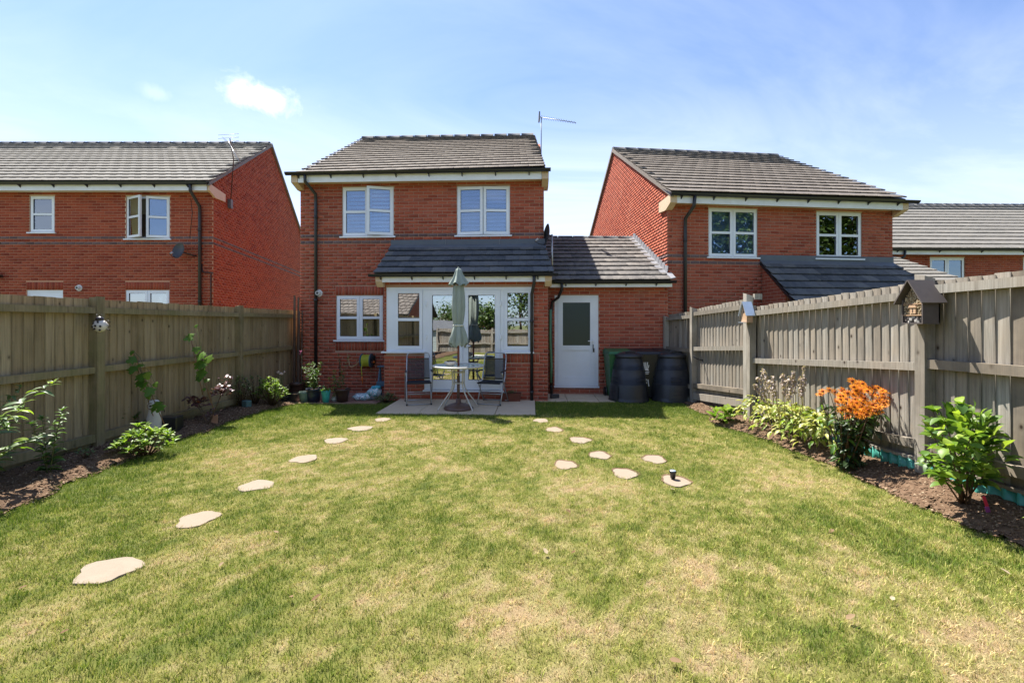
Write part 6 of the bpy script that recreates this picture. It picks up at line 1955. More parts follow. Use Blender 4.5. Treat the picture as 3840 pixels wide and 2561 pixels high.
# blue stool and compost bags
q = W(2.22, -.55, gz(9.8) + .015)
st = thing('step_stool', q, 'blue plastic folding step stool tucked in the corner by the lean-to', 'stool')
for s in (-1, 1):
    mb = MB(); mb.prism([(q.x + s * .15 - .015, q.y - .16, q.z), (q.x + s * .15 + .015, q.y - .16, q.z), (q.x + s * .13 + .015, q.y + .02, q.z + .66), (q.x + s * .13 - .015, q.y + .02, q.z + .66)], (0, .035, 0)); mb.build('leg', STOOLB, st)
    mb = MB(); mb.prism([(q.x + s * .15 - .015, q.y + .18, q.z), (q.x + s * .15 + .015, q.y + .18, q.z), (q.x + s * .13 + .015, q.y + .04, q.z + .64), (q.x + s * .13 - .015, q.y + .04, q.z + .64)], (0, .03, 0)); mb.build('leg', STOOLB, st)
mb = MB(); mb.cbox((q.x, q.y + .03, q.z + .67), (.165, .10, .014), 0, .006); mb.build('top_step', STOOLB, st)
mb = MB(); mb.cbox((q.x, q.y - .09, q.z + .30), (.155, .075, .05), 0, .006); mb.build('lower_step', STOOLB, st)
def bag(c, rx_, ry2, rz_, name, mat, label, seed, rot=0):
    rr = np.random.default_rng(seed); mb = MB(); n, seg = 12, 22
    a1, a2, a3 = rr.uniform(0, 6, 3)
    prof = [(math.sin(math.pi * k / n) ** .55, -math.cos(math.pi * k / n)) for k in range(n + 1)]
    mb.lathe((0, 0, 0), [(max(r, 0), z) for r, z in prof], seg, mod=lambda a, k: 1 + .10 * math.sin(3 * a + a1 + k * .4) + .07 * math.sin(7 * a + a2 - k * .9) + .05 * math.sin(11 * a + a3 + k * 1.7))
    ca, sa = math.cos(rot), math.sin(rot)
    mb.v = [Vector((c[0] + (v.x * rx_) * ca - v.y * ry2 * sa, c[1] + v.x * rx_ * sa + v.y * ry2 * ca, max(c[2] - rz_ * .96, c[2] + v.z * rz_ * (1 + .15 * math.sin(v.x * 9 + a1))))) for v in mb.v]
    mb.build(name, mat, None, label, 'bag', 'compost bags by the lean-to corner')
q = W(2.02, -.98, gz(9.5) + .02)
bag(q + Vector((-.10, .0, .065)), .24, .16, .07, 'compost_bag', BAG, 'printed compost bag lying flat on the gravel under other bags', 3, .1)
bag(q + Vector((.10, -.02, .15)), .15, .13, .09, 'compost_bag', BAG, 'crumpled white and blue bag heaped on the flat compost bag', 5, .6)
bag(q + Vector((.13, .04, .255)), .10, .08, .035, 'compost_bag', BAGT, 'turquoise folded bag on top of the heap of bags', 8, .2)

# ------------------------------------------------------------------ bins and composters
def composter(px, label, dflt):
    d = 9.32; x = (px - CX) / F * d; z = gz(d)
    t = thing('composter', (x, d, z), label, 'composter', 'black plastic composters')
    pr = [(0, 0), (.415, 0), (.42, .03), (.405, .05), (.395, .10), (.372, .36), (.368, .37), (.362, .365), (.335, .66), (.331, .67), (.326, .665), (.290, .85), (.268, .90), (.26, .93)]
    mb = MB(); mb.lathe((x, d, z), pr, 40, mod=lambda a, k: 1 + .012 * math.cos(6 * a)); mb.build('barrel', COMPOST, t)
    mb = MB(); mb.lathe((x, d, z + .915), [(.25, 0), (.285, .0), (.292, .015), (.288, .045), (.27, .062), (.20, .09), (.11, .115), (0, .122)], 36); lid = mb.build('lid', COMPOST, t)
    mb = MB(); mb.tube([(x - .09, d - .13, z + 1.005), (x - .085, d - .13, z + 1.035), (x, d - .135, z + 1.05), (x + .085, d - .13, z + 1.035), (x + .09, d - .13, z + 1.005)], .014, 8); mb.build('lid_handle', COMPOST, lid)
    a0 = math.atan2(-d, -x) + dflt
    mb = MB(); n = 8
    rows_ = []
    for zq, rq in ((.04, .424), (.30, .402), (.36, .39)):
        w = .36 if zq < .33 else .26
        rows_.append(mb.pts([(x + rq * math.cos(a0 + lerp(-w, w, k / n)), d + rq * math.sin(a0 + lerp(-w, w, k / n)), z + zq) for k in range(n + 1)]))
    for a, b in zip(rows_, rows_[1:]):
        for k in range(n): mb.face([a + k, a + k + 1, b + k + 1, b + k], True)
    hatch = mb.build('hatch_door', COMPOST, t)
    for zq in (.10, .17, .24):
        mb = MB(); rq = .428 - .09 * zq; mb.tube([(x + rq * math.cos(a0 + lerp(-.22, .22, k / 6)), d + rq * math.sin(a0 + lerp(-.22, .22, k / 6)), z + zq) for k in range(7)], .006, 5); mb.build('hatch_rib', COMPOST, hatch)
    for zq in (.44, .52, .75):
        rq = .425 - .115 * zq
        for s in (0, 1.6, 3.1, 4.7):
            mb = MB(); mb.tube([(x + rq * math.cos(a0 + s + lerp(-.3, .3, k / 6)), d + rq * math.sin(a0 + s + lerp(-.3, .3, k / 6)), z + zq + .02 * math.sin(k / 6 * 3.14)) for k in range(7)], .006, 5); mb.build('moulded_rib', COMPOST, t)
composter(2357, 'black composter bin with its hatch turned to the green wheelie bin', -.9)
composter(2519, 'black composter bin with its hatch facing the lawn beside the grey fence', .25)

def wheelie(x, y, rz, body, lidm, label, marks=None):
    z = gz(y) + .01
    t = thing('wheelie_bin', (x, y, z), label, 'bin', 'wheelie bins by the link wall')
    ca, sa = math.cos(rz), math.sin(rz)
    f = lambda a, b, c: Vector((x + a * ca - b * sa, y + a * sa + b * ca, z + c))
    mb = MB(f)
    r0 = mb.pts([(-.21, -.20, .04), (.21, -.20, .04), (.21, .22, .04), (-.21, .22, .04)]); r1 = mb.pts([(-.275, -.30, .95), (.275, -.30, .95), (.275, .30, .95), (-.275, .30, .95)])
    for k in range(4): mb.face([r0 + k, r0 + (k + 1) % 4, r1 + (k + 1) % 4, r1 + k])
    mb.face([r0 + 3, r0 + 2, r0 + 1, r0]); mb.box(-.29, .29, -.315, .315, .93, .97)
    mb.build('body', body, t)
    mb = MB(f)
    a = mb.pts([(-.295, -.34, .975), (.295, -.34, .975), (.295, .33, .985), (-.295, .33, .985)]); b = mb.pts([(-.27, -.30, 1.02), (.27, -.30, 1.02), (.26, .26, 1.065), (-.26, .26, 1.065)])
    for k in range(4): mb.face([a + k, a + (k + 1) % 4, b + (k + 1) % 4, b + k])
    mb.face([b + k for k in range(4)]); mb.face([a + 3 - k for k in range(4)])
    mb.build('lid', lidm, t)
    mb = MB(f); mb.tube([(-.25, .35, .96), (-.25, .40, .98), (.25, .40, .98), (.25, .35, .96)], .016, 8); mb.build('handle', body, t)
    for s in (-1, 1):
        mb = MB(f); n = 18
        i = mb.pts([(s * .23, .22 + .10 * math.cos(2 * math.pi * q / n), .10 + .10 * math.sin(2 * math.pi * q / n)) for q in range(n)]); j = mb.pts([(s * .28, .22 + .10 * math.cos(2 * math.pi * q / n), .10 + .10 * math.sin(2 * math.pi * q / n)) for q in range(n)])
        for q in range(n): mb.face([i + q, i + (q + 1) % n, j + (q + 1) % n, j + q], True)
        mb.face([i + q for q in range(n)]); mb.face([j + n - 1 - q for q in range(n)]); mb.build('wheel', BLACKP, t)
    if marks:
        def mark(pts, name):
            m_ = MB(f)
            for (a0, c0, a1, c1, w) in pts:
                dx, dz = a1 - a0, c1 - c0; L = math.hypot(dx, dz); nx, nz = -dz / L * w, dx / L * w
                yy = lambda c: -.20 - .10 * (c - .04) / .91 - .004
                P = [(a0 + nx, yy(c0), c0 + nz), (a1 + nx, yy(c1), c1 + nz), (a1 - nx, yy(c1), c1 - nz), (a0 - nx, yy(c0), c0 - nz)]
                m_.prism(P, (0, -.002, 0))
            m_.build(name, PAINTW, t)
        mark(marks[0], 'council_logo'); mark(marks[1], 'house_number')
gx = (2318 - CX) / F * 9.72
wheelie(gx, 9.66, 0, BINGR, BINGR, 'green wheelie bin against the link wall behind a composter')
bxx = (2404 - CX) / F * 9.70
logo = [(-.03, .66, -.045, .80, .010), (-.005, .64, -.01, .80, .010), (.015, .64, .03, .80, .010), (.035, .64, .06, .74, .009), (-.03, .64, .06, .63, .012), (-.03, .585, .07, .585, .010), (-.02, .55, .06, .55, .007)]
num = [(-.01, .42, .02, .44, .009), (.02, .44, .0, .37, .009), (.0, .37, .03, .36, .009), (.03, .36, .0, .28, .009), (.05, .43, .075, .28, .010)]
wheelie(bxx, 9.62, 0, BINB, BINB, 'black wheelie bin with white logo and number between the composters', (logo, num))
wheelie((2500 - CX) / F * 9.76, 9.72, -.06, BINB, BINB, 'black wheelie bin without markings next to the grey fence corner')

# hose hanging and stick in the corner by the back door
q = W(5.90, -.45, 0)
mb = MB(); a = at(2064, 1160, 9.55); mb.tube([tuple(a), (a.x - .005, a.y, 1.2), (a.x + .02, a.y, .6), (a.x + .01, a.y, .25)], .028, 8); mb.build('hanging_hose', HOSEG, None, 'green hose hanging in the corner between lean-to and back door', 'hose')
bs = thing('broom', at(2074, 1480, 9.6), 'dark broom leaning in the corner beside the back door', 'broom')
mb = MB(); mb.tube([tuple(at(2069, 1150, 9.75)), tuple(at(2073, 1470, 9.5))], .011, 7); mb.build('handle', WOODD, bs)
mb = MB(); b_ = at(2080, 1482, 9.5); mb.cbox((b_.x, b_.y, gz(9.5) + .06), (.10, .035, .045), .4, .01); mb.build('head', DARKM, bs)

# long-handled tool against the grey fence
b0 = gnd(2643, 1520); b0 = Vector((b0.x, b0.y, bz(b0.x, b0.y)))
et = thing('edging_tool', b0, 'dark garden tool with bicycle style handle leaning on the grey fence', 'tool')
tp_ = at(2636, 1350, 8.62)
mb = MB(); mb.tube([tuple(b0), tuple(tp_)], .012, 7); mb.build('shaft', DARKM, et)
mb = MB(); mb.tube([tuple(at(2600, 1336, 8.60)), tuple(at(2618, 1348, 8.60)), tuple(tp_), tuple(at(2650, 1347, 8.60)), tuple(at(2669, 1340, 8.60))], .013, 8); mb.build('handlebar', BLACKP, et)
mound('nettle_plant', 'pale green weedy plant at the foot of the fence by the garden tool', on_bed(2625, 1500), .20, .22, 14, 5, leafmesh('nettle_leaf', LEAFS, .5, .2, .1), .085, 'plant')

# ------------------------------------------------------------------ insect hotels on the grey fence posts
ih = thing('insect_hotel', (3.87, 4.17, 1.56), 'dark gabled insect hotel filled with reeds on the grey fence post', 'insect hotel')
x0_, x1_, y0_, y1_ = 3.79, 3.95, 4.06, 4.28
zb_, ze_, za_ = 1.55, 1.77, 1.945
ym = (y0_ + y1_) / 2
mb = MB(); mb.box(x0_, x1_, y0_, y0_ + .012, zb_, ze_); mb.box(x0_, x1_, y1_ - .012, y1_, zb_, ze_); mb.box(x0_, x1_, y0_, y1_, zb_ - .012, zb_)
mb.prism([(x1_ - .012, y0_, zb_), (x1_ - .012, y1_, zb_), (x1_ - .012, y1_, ze_), (x1_ - .012, ym, za_ - .02), (x1_ - .012, y0_, ze_)], (.012, 0, 0)); mb.build('box', STOOLG, ih)
for s in (-1, 1):
    mb = MB(); e_ = Vector((0, s * .145, ze_ - .045 - za_)); a = Vector((x0_ - .045, ym, za_)); n_ = Vector((0, s * .6, .8)) * .012
    mb.prism([tuple(a), tuple(a + Vector((x1_ - x0_ + .075, 0, 0))), tuple(a + Vector((x1_ - x0_ + .075, 0, 0)) + e_), tuple(a + e_)], tuple(n_)); mb.build('roof_board', STOOLG, ih)
mb = MB(); mb.box(x0_ + .004, x1_ - .02, y0_ + .013, y1_ - .013, zb_ + .066, zb_ + .074); mb.box(x0_ + .004, x1_ - .02, y0_ + .013, y1_ - .013, zb_ + .172, zb_ + .178); mb.build('shelf', PLY, ih)
mb = MB(); yy = 0
rg = random.Random(4)
z = zb_ + .082
k = 0
while z < za_ - .035:
    half = (y1_ - y0_) / 2 - .016 if z < ze_ - .005 else max(.0, ((za_ - z) / (za_ - ze_)) * (y1_ - y0_) / 2 - .02)
    y = ym - half + (.006 if k % 2 else 0)
    while y < ym + half:
        if not (abs(y - ym + .005) < .036 and zb_ + .085 < z < zb_ + .16):
            r = rg.uniform(.0048, .0068); mb.m = rg.choice((0, 0, 1))
            mb.tube([(x0_ + rg.uniform(.004, .02), y, z), (x1_ - .015, y, z)], r, 6, smooth=False)
        y += .0135
    z += .0118; k += 1
mb.build('reeds', [REED, simple('reed_pale', (.50, .41, .28), .9, .1, .2, 60)], ih, kind='stuff')
mb = MB(); mb.cbox((x0_ + .02, ym - .005, zb_ + .115), (.018, .03, .03)); mb.prism([(x0_ - .004, ym - .005 - .042, zb_ + .142), (x0_ - .004, ym - .005 + .042, zb_ + .142), (x0_ - .004, ym - .005 + .03, zb_ + .165), (x0_ - .004, ym - .005 - .03, zb_ + .165)], (.04, 0, 0)); mb.build('nest_block', PLY, ih)
mb = MB(); mb.box(x0_ + .0008, x0_ + .003, ym - .009, ym - .001, zb_ + .095, zb_ + .135); mb.build('slot', DARKSP, ih)
mb = MB(); rg = random.Random(9)
for k in range(60):
    c = Vector((x0_ + rg.uniform(.01, .05), rg.uniform(y0_ + .02, y1_ - .02), zb_ + rg.uniform(.008, .05))); r = rg.uniform(.008, .014)
    mb.m = rg.choice((0, 0, 0, 1)); mb.cbox(tuple(c), (r, r, r), rg.uniform(0, 3))
mb.build('pine_cones', [STOOLG, simple('cone_pale', (.40, .37, .34), .9)], ih, kind='stuff')

bh = thing('bird_feeder', (3.72, 6.92, 1.53), 'small bird house with shiny blue grey roof on the fence post near the tool', 'bird house')
x0_, x1_, y0_, y1_ = 3.66, 3.755, 6.86, 7.03; zb_, ze_, za_ = 1.55, 1.69, 1.87; ym = (y0_ + y1_) / 2
mb = MB(); mb.prism([(x0_, y0_, zb_), (x0_, y1_, zb_), (x0_, y1_, ze_), (x0_, ym, za_), (x0_, y0_, ze_)], (x1_ - x0_, 0, 0)); mb.build('box', PLY, bh)
for s in (-1, 1):
    mb = MB(); a = Vector((x0_ - .03, ym, za_ + .004)); e_ = Vector((0, s * .115, -.22)); mb.prism([tuple(a), tuple(a + Vector((.145, 0, 0))), tuple(a + Vector((.145, 0, 0)) + e_), tuple(a + e_)], (0, s * .008, .006)); mb.build('roof_plate', ZINC, bh)
mb = MB(); n = 14; c = (x0_ - .002, ym, zb_ + .17); mb.v = []; i = mb.pts([(c[0], c[1] + .02 * math.cos(2 * math.pi * q / n), c[2] + .02 * math.sin(2 * math.pi * q / n)) for q in range(n)]); mb.face([i + q for q in range(n)]); j = mb.pts([(c[0] + .001, c[1] + .02 * math.cos(2 * math.pi * q / n), c[2] + .02 * math.sin(2 * math.pi * q / n)) for q in range(n)])
mb.build('entrance_hole', DARKSP, bh)
mb = MB(); mb.box(x0_ - .05, x0_, y0_ + .01, y1_ - .01, zb_, zb_ + .01); mb.build('ledge', ZINC, bh)

# ------------------------------------------------------------------ plants by the grey fence
mound('small_hosta', 'small dark green leafy clump nearest the garden tool', on_bed(2712, 1585), .16, .24, 10, 4, leafmesh('ribbed_leaf', LEAFB, .5, .25, .12), .16, 'plant')
mound('fern_plant', 'dark green plant at the foot of the second grey post', on_bed(2830, 1560), .14, .30, 9, 5, leafmesh('fern_leaf', LEAF, .35, .3, .1), .14, 'plant')
hs = on_bed(2965, 1640); hs = Vector((3.70, 5.75, bz(3.7, 5.75)))
ho = thing('hosta_plant', hs, 'wide mound of yellow green hosta leaves with dried flower stalks', 'hosta')
hl = [leafmesh('hosta_leaf', LEAFY, .46, .42, .16, wave=.02), leafmesh('hosta_leaf_b', LEAFY, .40, .6, .2, wave=.015), leafmesh('hosta_leaf_c', LEAFB, .44, .5, .16, wave=.02)]
Ms = [[], [], []]
crowns = [(3.62, 6.55), (3.70, 6.25), (3.60, 5.95), (3.78, 5.75), (3.60, 5.55), (3.72, 5.35), (3.62, 5.15), (3.82, 6.05), (3.84, 5.45)]
for cx, cy in crowns:
    for k in range(84):
        a = R(0, 6.28); q = R(.02, .30); zz = .40 * (1 - (q / .36) ** 2) * R(.72, 1.1)
        p = Vector((cx + math.cos(a) * q * .8, cy + math.sin(a) * q, bz(cx, cy) + max(.03, zz)))
        d = Vector((math.cos(a), math.sin(a), R(-.7, .7) - q * 1.5))
        Ms[random.choice((0, 0, 1, 1, 2))].append(leafM(p, d, R(.065, .125), None, R(.7, 1.0), R(-.7, .7)))
for L_ in Ms: random.shuffle(L_)
for me_, L_ in zip(hl, Ms): leaves(ho, 'leaf', me_, L_)
dfm = leafmesh('dried_bell', DRYFL, .55, .4, .4)
Ms = []
for px_t, py_t, px_b in ((2858, 1382, 2905), (2870, 1395, 2915), (2832, 1440, 2890), (2898, 1410, 2925), (2936, 1398, 2945), (2948, 1425, 2960), (2974, 1390, 2985), (3015, 1372, 3010), (3003, 1410, 3015), (2845, 1415, 2900), (3052, 1440, 3035), (3084, 1432, 3060), (2888, 1425, 2930), (2960, 1410, 2975)):
    d = R(5.5, 6.2); b = at(px_b, 1560, d); tpt = at(px_t, py_t, d)
    mid = lerp(b, tpt, .5) + Vector((R(-.015, .015), 0, 0))
    MB().tube([tuple(b - Vector((0, 0, .1))), tuple(mid), tuple(tpt)], [.005, .004, .002], 5).build('flower_stalk', STRAW, ho)
    for k in range(64):
        t = R(.40, 1.0); p = lerp(mid, tpt, (t - .4) / .6) if t > .4 else mid
        Ms.append(leafM(p, (R(-1, 1), R(-1, 1), R(-1.1, -.1)), R(.026, .052), None, 1, R(-1, 1)))
foliage(ho, 'dried_flowers', dfm, Ms)

O0 = Vector((3.60, 4.72, bz(3.6, 4.72)))
og = thing('orange_daisies', O0, 'tall bush of bright orange daisies over dark leaves', 'flowers')
def daisy():
    V, F3, F4, mi = [], [], [], []
    n = 13
    for k in range(n):
        a = 2 * math.pi * k / n; c, s = math.cos(a), math.sin(a); c2, s2 = -s, c
        i = len(V); w = .115; j = .05 * ((k * 7) % 3 - 1)
        V += [(c * .18, s * .18, .02), (c * .62 + c2 * w, s * .62 + s2 * w, .10 + j), (c * 1.0, s * 1.0, -.05 + j), (c * .62 - c2 * w, s * .62 - s2 * w, .10 + j)]
        F4.append((i, i + 1, i + 2, i + 3))
    m4 = [0] * len(F4)
    seg = 8; i0 = len(V)
    for rr, zz in ((.30, .02), (.27, .18), (.14, .28)):
        V += [(rr * math.cos(2 * math.pi * q / seg), rr * math.sin(2 * math.pi * q / seg), zz) for q in range(seg)]
    for b in range(2):
        for q in range(seg): F4.append((i0 + b * seg + q, i0 + b * seg + (q + 1) % seg, i0 + (b + 1) * seg + (q + 1) % seg, i0 + (b + 1) * seg + q)); m4.append(1)
    V.append((0, 0, .31)); tq = len(V) - 1
    for q in range(seg): F3.append((i0 + 2 * seg + q, i0 + 2 * seg + (q + 1) % seg, tq))
    return np_mesh('daisy', np.array(V), [np.array(F4), np.array(F3)], [PETAL, CONE], m4 + [1] * len(F3))
dz_ = daisy()
darkl = leafmesh('daisy_leaf', LEAFD, .38, .3, .12); darkl2 = leafmesh('daisy_leaf_b', LEAF, .36, .3, .12)
Lf, Lf2 = [], []
heads = [(3195, 1428), (3085, 1468), (3110, 1462), (3130, 1470), (3150, 1480), (3075, 1478)]
rg = random.Random(12)
for k in range(120):
    a = rg.uniform(0, 6.28); q = math.sqrt(rg.random()); heads.append((3235 + 100 * q * math.cos(a), 1498 + 62 * q * math.sin(a)))
heads += [(3155, 1538), (3180, 1560), (3235, 1548), (3280, 1550), (3338, 1565), (3195, 1520), (3205, 1535), (3300, 1540)]
for k, (hx, hy) in enumerate(heads):
    d = 4.45 + .40 * rg.random() - .10 * (hy - 1498) / 60
    p = at(hx, hy, d)
    up = Vector((rg.uniform(-.6, .5), rg.uniform(-1.0, -.1), rg.uniform(.35, 1.0)))
    M = leafM(p, up.cross(Vector((1, .2, 0))), rg.uniform(.040, .054), up)
    inst('flower', dz_, M, og)
    if k % 3 == 0 or k < 6:
        root = O0 + Vector((rg.uniform(-.07, .07), rg.uniform(-.07, .07), 0))
        mid = lerp(root, p, .55) + Vector((rg.uniform(-.03, .03), rg.uniform(-.03, .03), .03))
        MB().tube([tuple(root), tuple(mid), tuple(p - Vector((0, 0, .01)))], [.006, .0045, .003], 5).build('stem', STALKB, og)
        for j in range(13):
            t = rg.uniform(.06, .86); pp = lerp(root, mid, t / .55) if t < .55 else lerp(mid, p, (t - .55) / .45)
            (Lf if rg.random() < .72 else Lf2).append(leafM(pp + Vector((rg.uniform(-.05, .05), rg.uniform(-.05, .05), 0)), around(rg.uniform(-.9, .2), rg.uniform(0, 6.28)), rg.uniform(.07, .12), None, 1, rg.uniform(-.4, .4)))
leaves(og, 'leaf', darkl, Lf); leaves(og, 'leaf', darkl2, Lf2)
q = gnd(3195, 1745, .05); mb = MB(); mb.cbox((q.x, q.y, q.z + .05), (.018, .003, .075), .5, 0); mb.v = [Vector((v.x + (v.z - q.z) * .35, v.y, v.z)) for v in mb.v]; mb.build('plant_label', simple('label_print', (.55, .45, .28), .5, .3, .4, 40), None, 'tilted plant label at the foot of the orange daisies', 'plant label')

H0 = Vector((3.70, 3.60, bz(3.7, 3.6)))
hy = thing('hydrangea_shrub', H0, 'bright green leafy hydrangea shrub with red label at its base', 'shrub')
h1 = leafmesh('hydrangea_leaf', LEAFB, .58, .25, .18, wave=.015); h2 = leafmesh('hydrangea_leaf_b', LEAF, .56, .3, .16, wave=.02)
La, Lb = [], []
ends = [(3600, 1520, 3.55), (3500, 1545, 3.65), (3700, 1575, 3.6), (3715, 1625, 3.5), (3545, 1580, 3.4), (3660, 1560, 3.75), (3490, 1620, 3.5), (3480, 1725, 3.5), (3705, 1700, 3.7), (3640, 1640, 3.3), (3560, 1680, 3.3), (3700, 1760, 3.45), (3520, 1770, 3.4), (3610, 1600, 3.85), (3710, 1640, 3.8)]
for (ex, ey, d) in ends:
    e = at(ex, ey, d); mid = lerp(H0, e, .5) + Vector((R(-.04, .04), R(-.04, .04), .03))
    MB().tube([tuple(H0 + Vector((R(-.03, .03), R(-.03, .03), 0))), tuple(mid), tuple(e)], [.007, .005, .003], 6).build('stem', STALKB, hy)
    for k in range(9):
        p = lerp(mid, e, k / 8.0) if k else lerp(H0, mid, .8); a = R(0, 6.28); p = p + Vector((R(-.03, .03), R(-.03, .03), R(-.03, .03)))
        for s in (0, math.pi): (La if random.random() < .6 else Lb).append(leafM(p, around(R(-.7, .7), a + s), R(.07, .12), None, 1, R(-.7, .7)))
    for j in range(5): La.append(leafM(e, around(R(.1, .9), j * 1.26 + R(-.3, .3)), R(.06, .10)))
for k in range(210):
    a = R(0, 6.28); t_ = math.acos(R(-1, 1)); rr_ = R(.45, 1.0)
    p = Vector((3.68, 3.58, .56)) + Vector((math.sin(t_) * math.cos(a) * .23, math.sin(t_) * math.sin(a) * .24, math.cos(t_) * .32)) * rr_
    (La if random.random() < .55 else Lb).append(leafM(p, (p - Vector((3.68, 3.58, .35))).normalized() + Vector((0, 0, R(-.6, .4))), R(.07, .115), None, 1, R(-.5, .5)))
leaves(hy, 'leaf', h1, La); leaves(hy, 'leaf', h2, Lb)
q = H0 + Vector((.03, -.16, 0)); mb = MB(); mb.cbox((q.x, q.y, q.z + .07), (.016, .003, .055), .2, .002); mb.m = 1; mb.cbox((q.x - .015, q.y - .01, q.z + .025), (.022, .003, .022), .2, .002); mb.v = [Vector((v.x - (v.z - q.z) * .35, v.y, v.z)) for v in mb.v]
mb.build('plant_label', [REDP, PURPLEP], None, 'red and purple plastic plant label under the bright green hydrangea', 'plant label')
mound('edge_seedling', 'low strappy green plant on the soil beyond the hydrangea', Vector((3.86, 3.02, bz(3.86, 3.02))), .08, .16, 6, 5, leafmesh('strappy_leaf', LEAFB, .12, .4, .1), .16, 'plant')

# solar light on the last stone of the row
c = gnd(1552 * 1.6333, 1104 * 1.6333)
sl_ = thing('solar_light', c + Vector((-.02, .03, .02)), 'small black solar light cup standing on a stepping stone', 'lamp')
mb = MB(); mb.lathe((c.x - .02, c.y + .03, c.z + .02), [(0, 0), (.024, 0), (.030, .05), (.034, .055), (.034, .07), (.028, .074)], 18); mb.build('cup', BLACKP, sl_)
mb = MB(); mb.lathe((c.x - .02, c.y + .03, c.z + .094), [(.030, 0), (.026, .004), (0, .004)], 18); mb.build('panel', ZINC, sl_)

# ------------------------------------------------------------------ aerials and dishes
def dish(c, aim, r, label, par_dir, mat=DARKM):
    t = thing('satellite_dish', c - Vector((0, 0, r)), label, 'satellite dish', 'satellite dishes')
    a = Vector(aim).normalized(); x = a.cross(Vector((0, 0, 1))).normalized(); y = x.cross(a)
    mb = MB(); rings = []; n = 26
    for k in range(6):
        q = k / 5; rings.append(mb.pts([tuple(c + (x * math.cos(2 * math.pi * j / n) * .92 + y * math.sin(2 * math.pi * j / n)) * r * max(q, .01) + a * (q * q - 1) * r * .28) for j in range(n)]))
    for p, q in zip(rings, rings[1:]):
        for j in range(n): mb.face([p + j, p + (j + 1) % n, q + (j + 1) % n, q + j], True)
    mb.build('reflector', mat, t)
    tipp = c + a * r * .95 - y * r * .75
    mb = MB(); mb.tube([tuple(c - y * r * .95), tuple(lerp(c - y * r * .95, tipp, .6) - y * .03), tuple(tipp)], .009, 6); mb.build('arm', DARKM, t)
    mb = MB(); mb.tube([tuple(tipp - a * .02), tuple(tipp + (c - tipp).normalized() * .09)], [.02, .026], 10); mb.build('receiver', simple('lnb_grey', (.45, .45, .46), .5), t)
    mb = MB(); bk = c - a * r * .30; mb.tube([tuple(bk), tuple(bk - a * .08), tuple(bk + Vector(par_dir))], .017, 8); mb.build('mount', DARKM, t)
cu, cz = LH.hit(668, 940, -.30)
dish(Wl(cu, -.30, cz), (-.22, -.95, .22), .215, 'dark satellite dish on the front of the deep red house', Wl(0, 0, 0) - Wl(-.42, -.30, .12))
cd_ = at(2047, 880, 10.0)
dish(cd_, (-.97, -.22, .15), .25, 'dark satellite dish edge on at the corner above the slate lean-to', (.10, .12, -.05))
mb = MB(); mb.tube([tuple(at(2070, 880, 10.0)), tuple(at(2071, 995, 9.75))], .020, 8); mb.build('mast_pole', GALV, None, 'short grey metal pole on the link roof beside the dish', 'pole')

def yagi(t, A, B, n, L0, L1, up, mat):
    mb = MB(); mb.tube([tuple(A), tuple(B)], .009, 6); mb.build('boom', mat, t)
    d = (B - A).normalized(); s = d.cross(up).normalized()
    for k in range(n):
        c = lerp(A, B, (k + .5) / n); h = lerp(L0, L1, k / (n - 1)) / 2
        m = MB(); m.tube([tuple(c - s * h), tuple(c + s * h)], .005, 5); m.build('element', mat, t)
bp = at(2029, 572, 13.3); tpp = at(2030, 440, 13.3)
ta = thing('television_aerial', bp, 'television aerial on a thin mast above the roof verge of the parasol house', 'aerial')
mb = MB(); mb.tube([tuple(bp - Vector((0, 0, .35))), tuple(tpp)], .014, 7); mb.build('mast', ALGREY, ta)
yagi(ta, at(2024, 440, 13.3), at(2160, 461, 12.4), 15, .20, .13, Vector((.1, .3, 1)), ALGREY)
mb = MB(); r_ = at(2022, 440, 13.35); mb.cbox(tuple(r_), (.02, .16, .10)); mb.build('reflector', ALGREY, ta)
vb = 12.85
bp = at(863, 770, vb); tp2 = at(862, 520, vb - .05)
tb = thing('television_aerial', bp, 'television aerial on a mast bracketed to the gable of the deep red house', 'aerial')
mb = MB(); mb.tube([tuple(bp - Vector((0, 0, .1))), tuple(at(876, 600, vb)), tuple(tp2)], .014, 7); mb.build('mast', RUST, tb)
mb = MB(); mb.cbox(tuple(bp + Vector((-.06, .02, .04))), (.10, .05, .13)); mb.build('bracket', ALGREY, tb)
yagi(tb, at(856, 530, vb), at(896, 606, vb - .6), 12, .42, .22, Vector((0, .4, 1)), GALV)
for dz in (0, .10, .20):
    c = at(861, 527, vb) + Vector((0, 0, dz - .05)); m = MB(); m.tube([tuple(c - Vector((.30, .05, .02))), tuple(c + Vector((.30, -.05, .02)))], .006, 5); m.build('element', ALGREY, tb)

# ------------------------------------------------------------------ what stands behind the camera (seen mirrored in the panes)
bp_ = [(-5.2, -4.3, 1.85, -.2), (-2.3, -4.35, 1.85, -.2), (.6, -4.4, 1.85, -.2), (3.0, -4.45, 1.85, -.2), (4.5, -4.5, 1.85, -.2)]
bp_ = [(x, y, 1.25, -.7) for x, y, a_, b_ in bp_]
bb_ = [dict(top=(1.2, 1.2), rails=[((1.1, 1.1), .08), ((.5, .5), .08), ((-.15, -.15), .08)], foot=(-.5, -.5))] * 4
fence('timber_fence', 'plain timber fence across the far end of the garden, mirrored in the patio doors', bp_, 1, bb_, WOODR, WOODR, WOODP, .11, gravel=False)
shed = thing('garden_shed', (-5.2, -6.2, -.7), 'pale timber garden shed mirrored in the patio doors', 'shed')
simple('shed_paint', (.36, .40, .38), .7, .2, .08, 12)
for k in range(14):
    mb = MB(); mb.box(-6.3, -4.1, -5.42 + .004 * (k % 2), -5.40, -.68 + k * .13, -.555 + k * .13); mb.build('cladding_board', MAT['shed_paint'], shed)
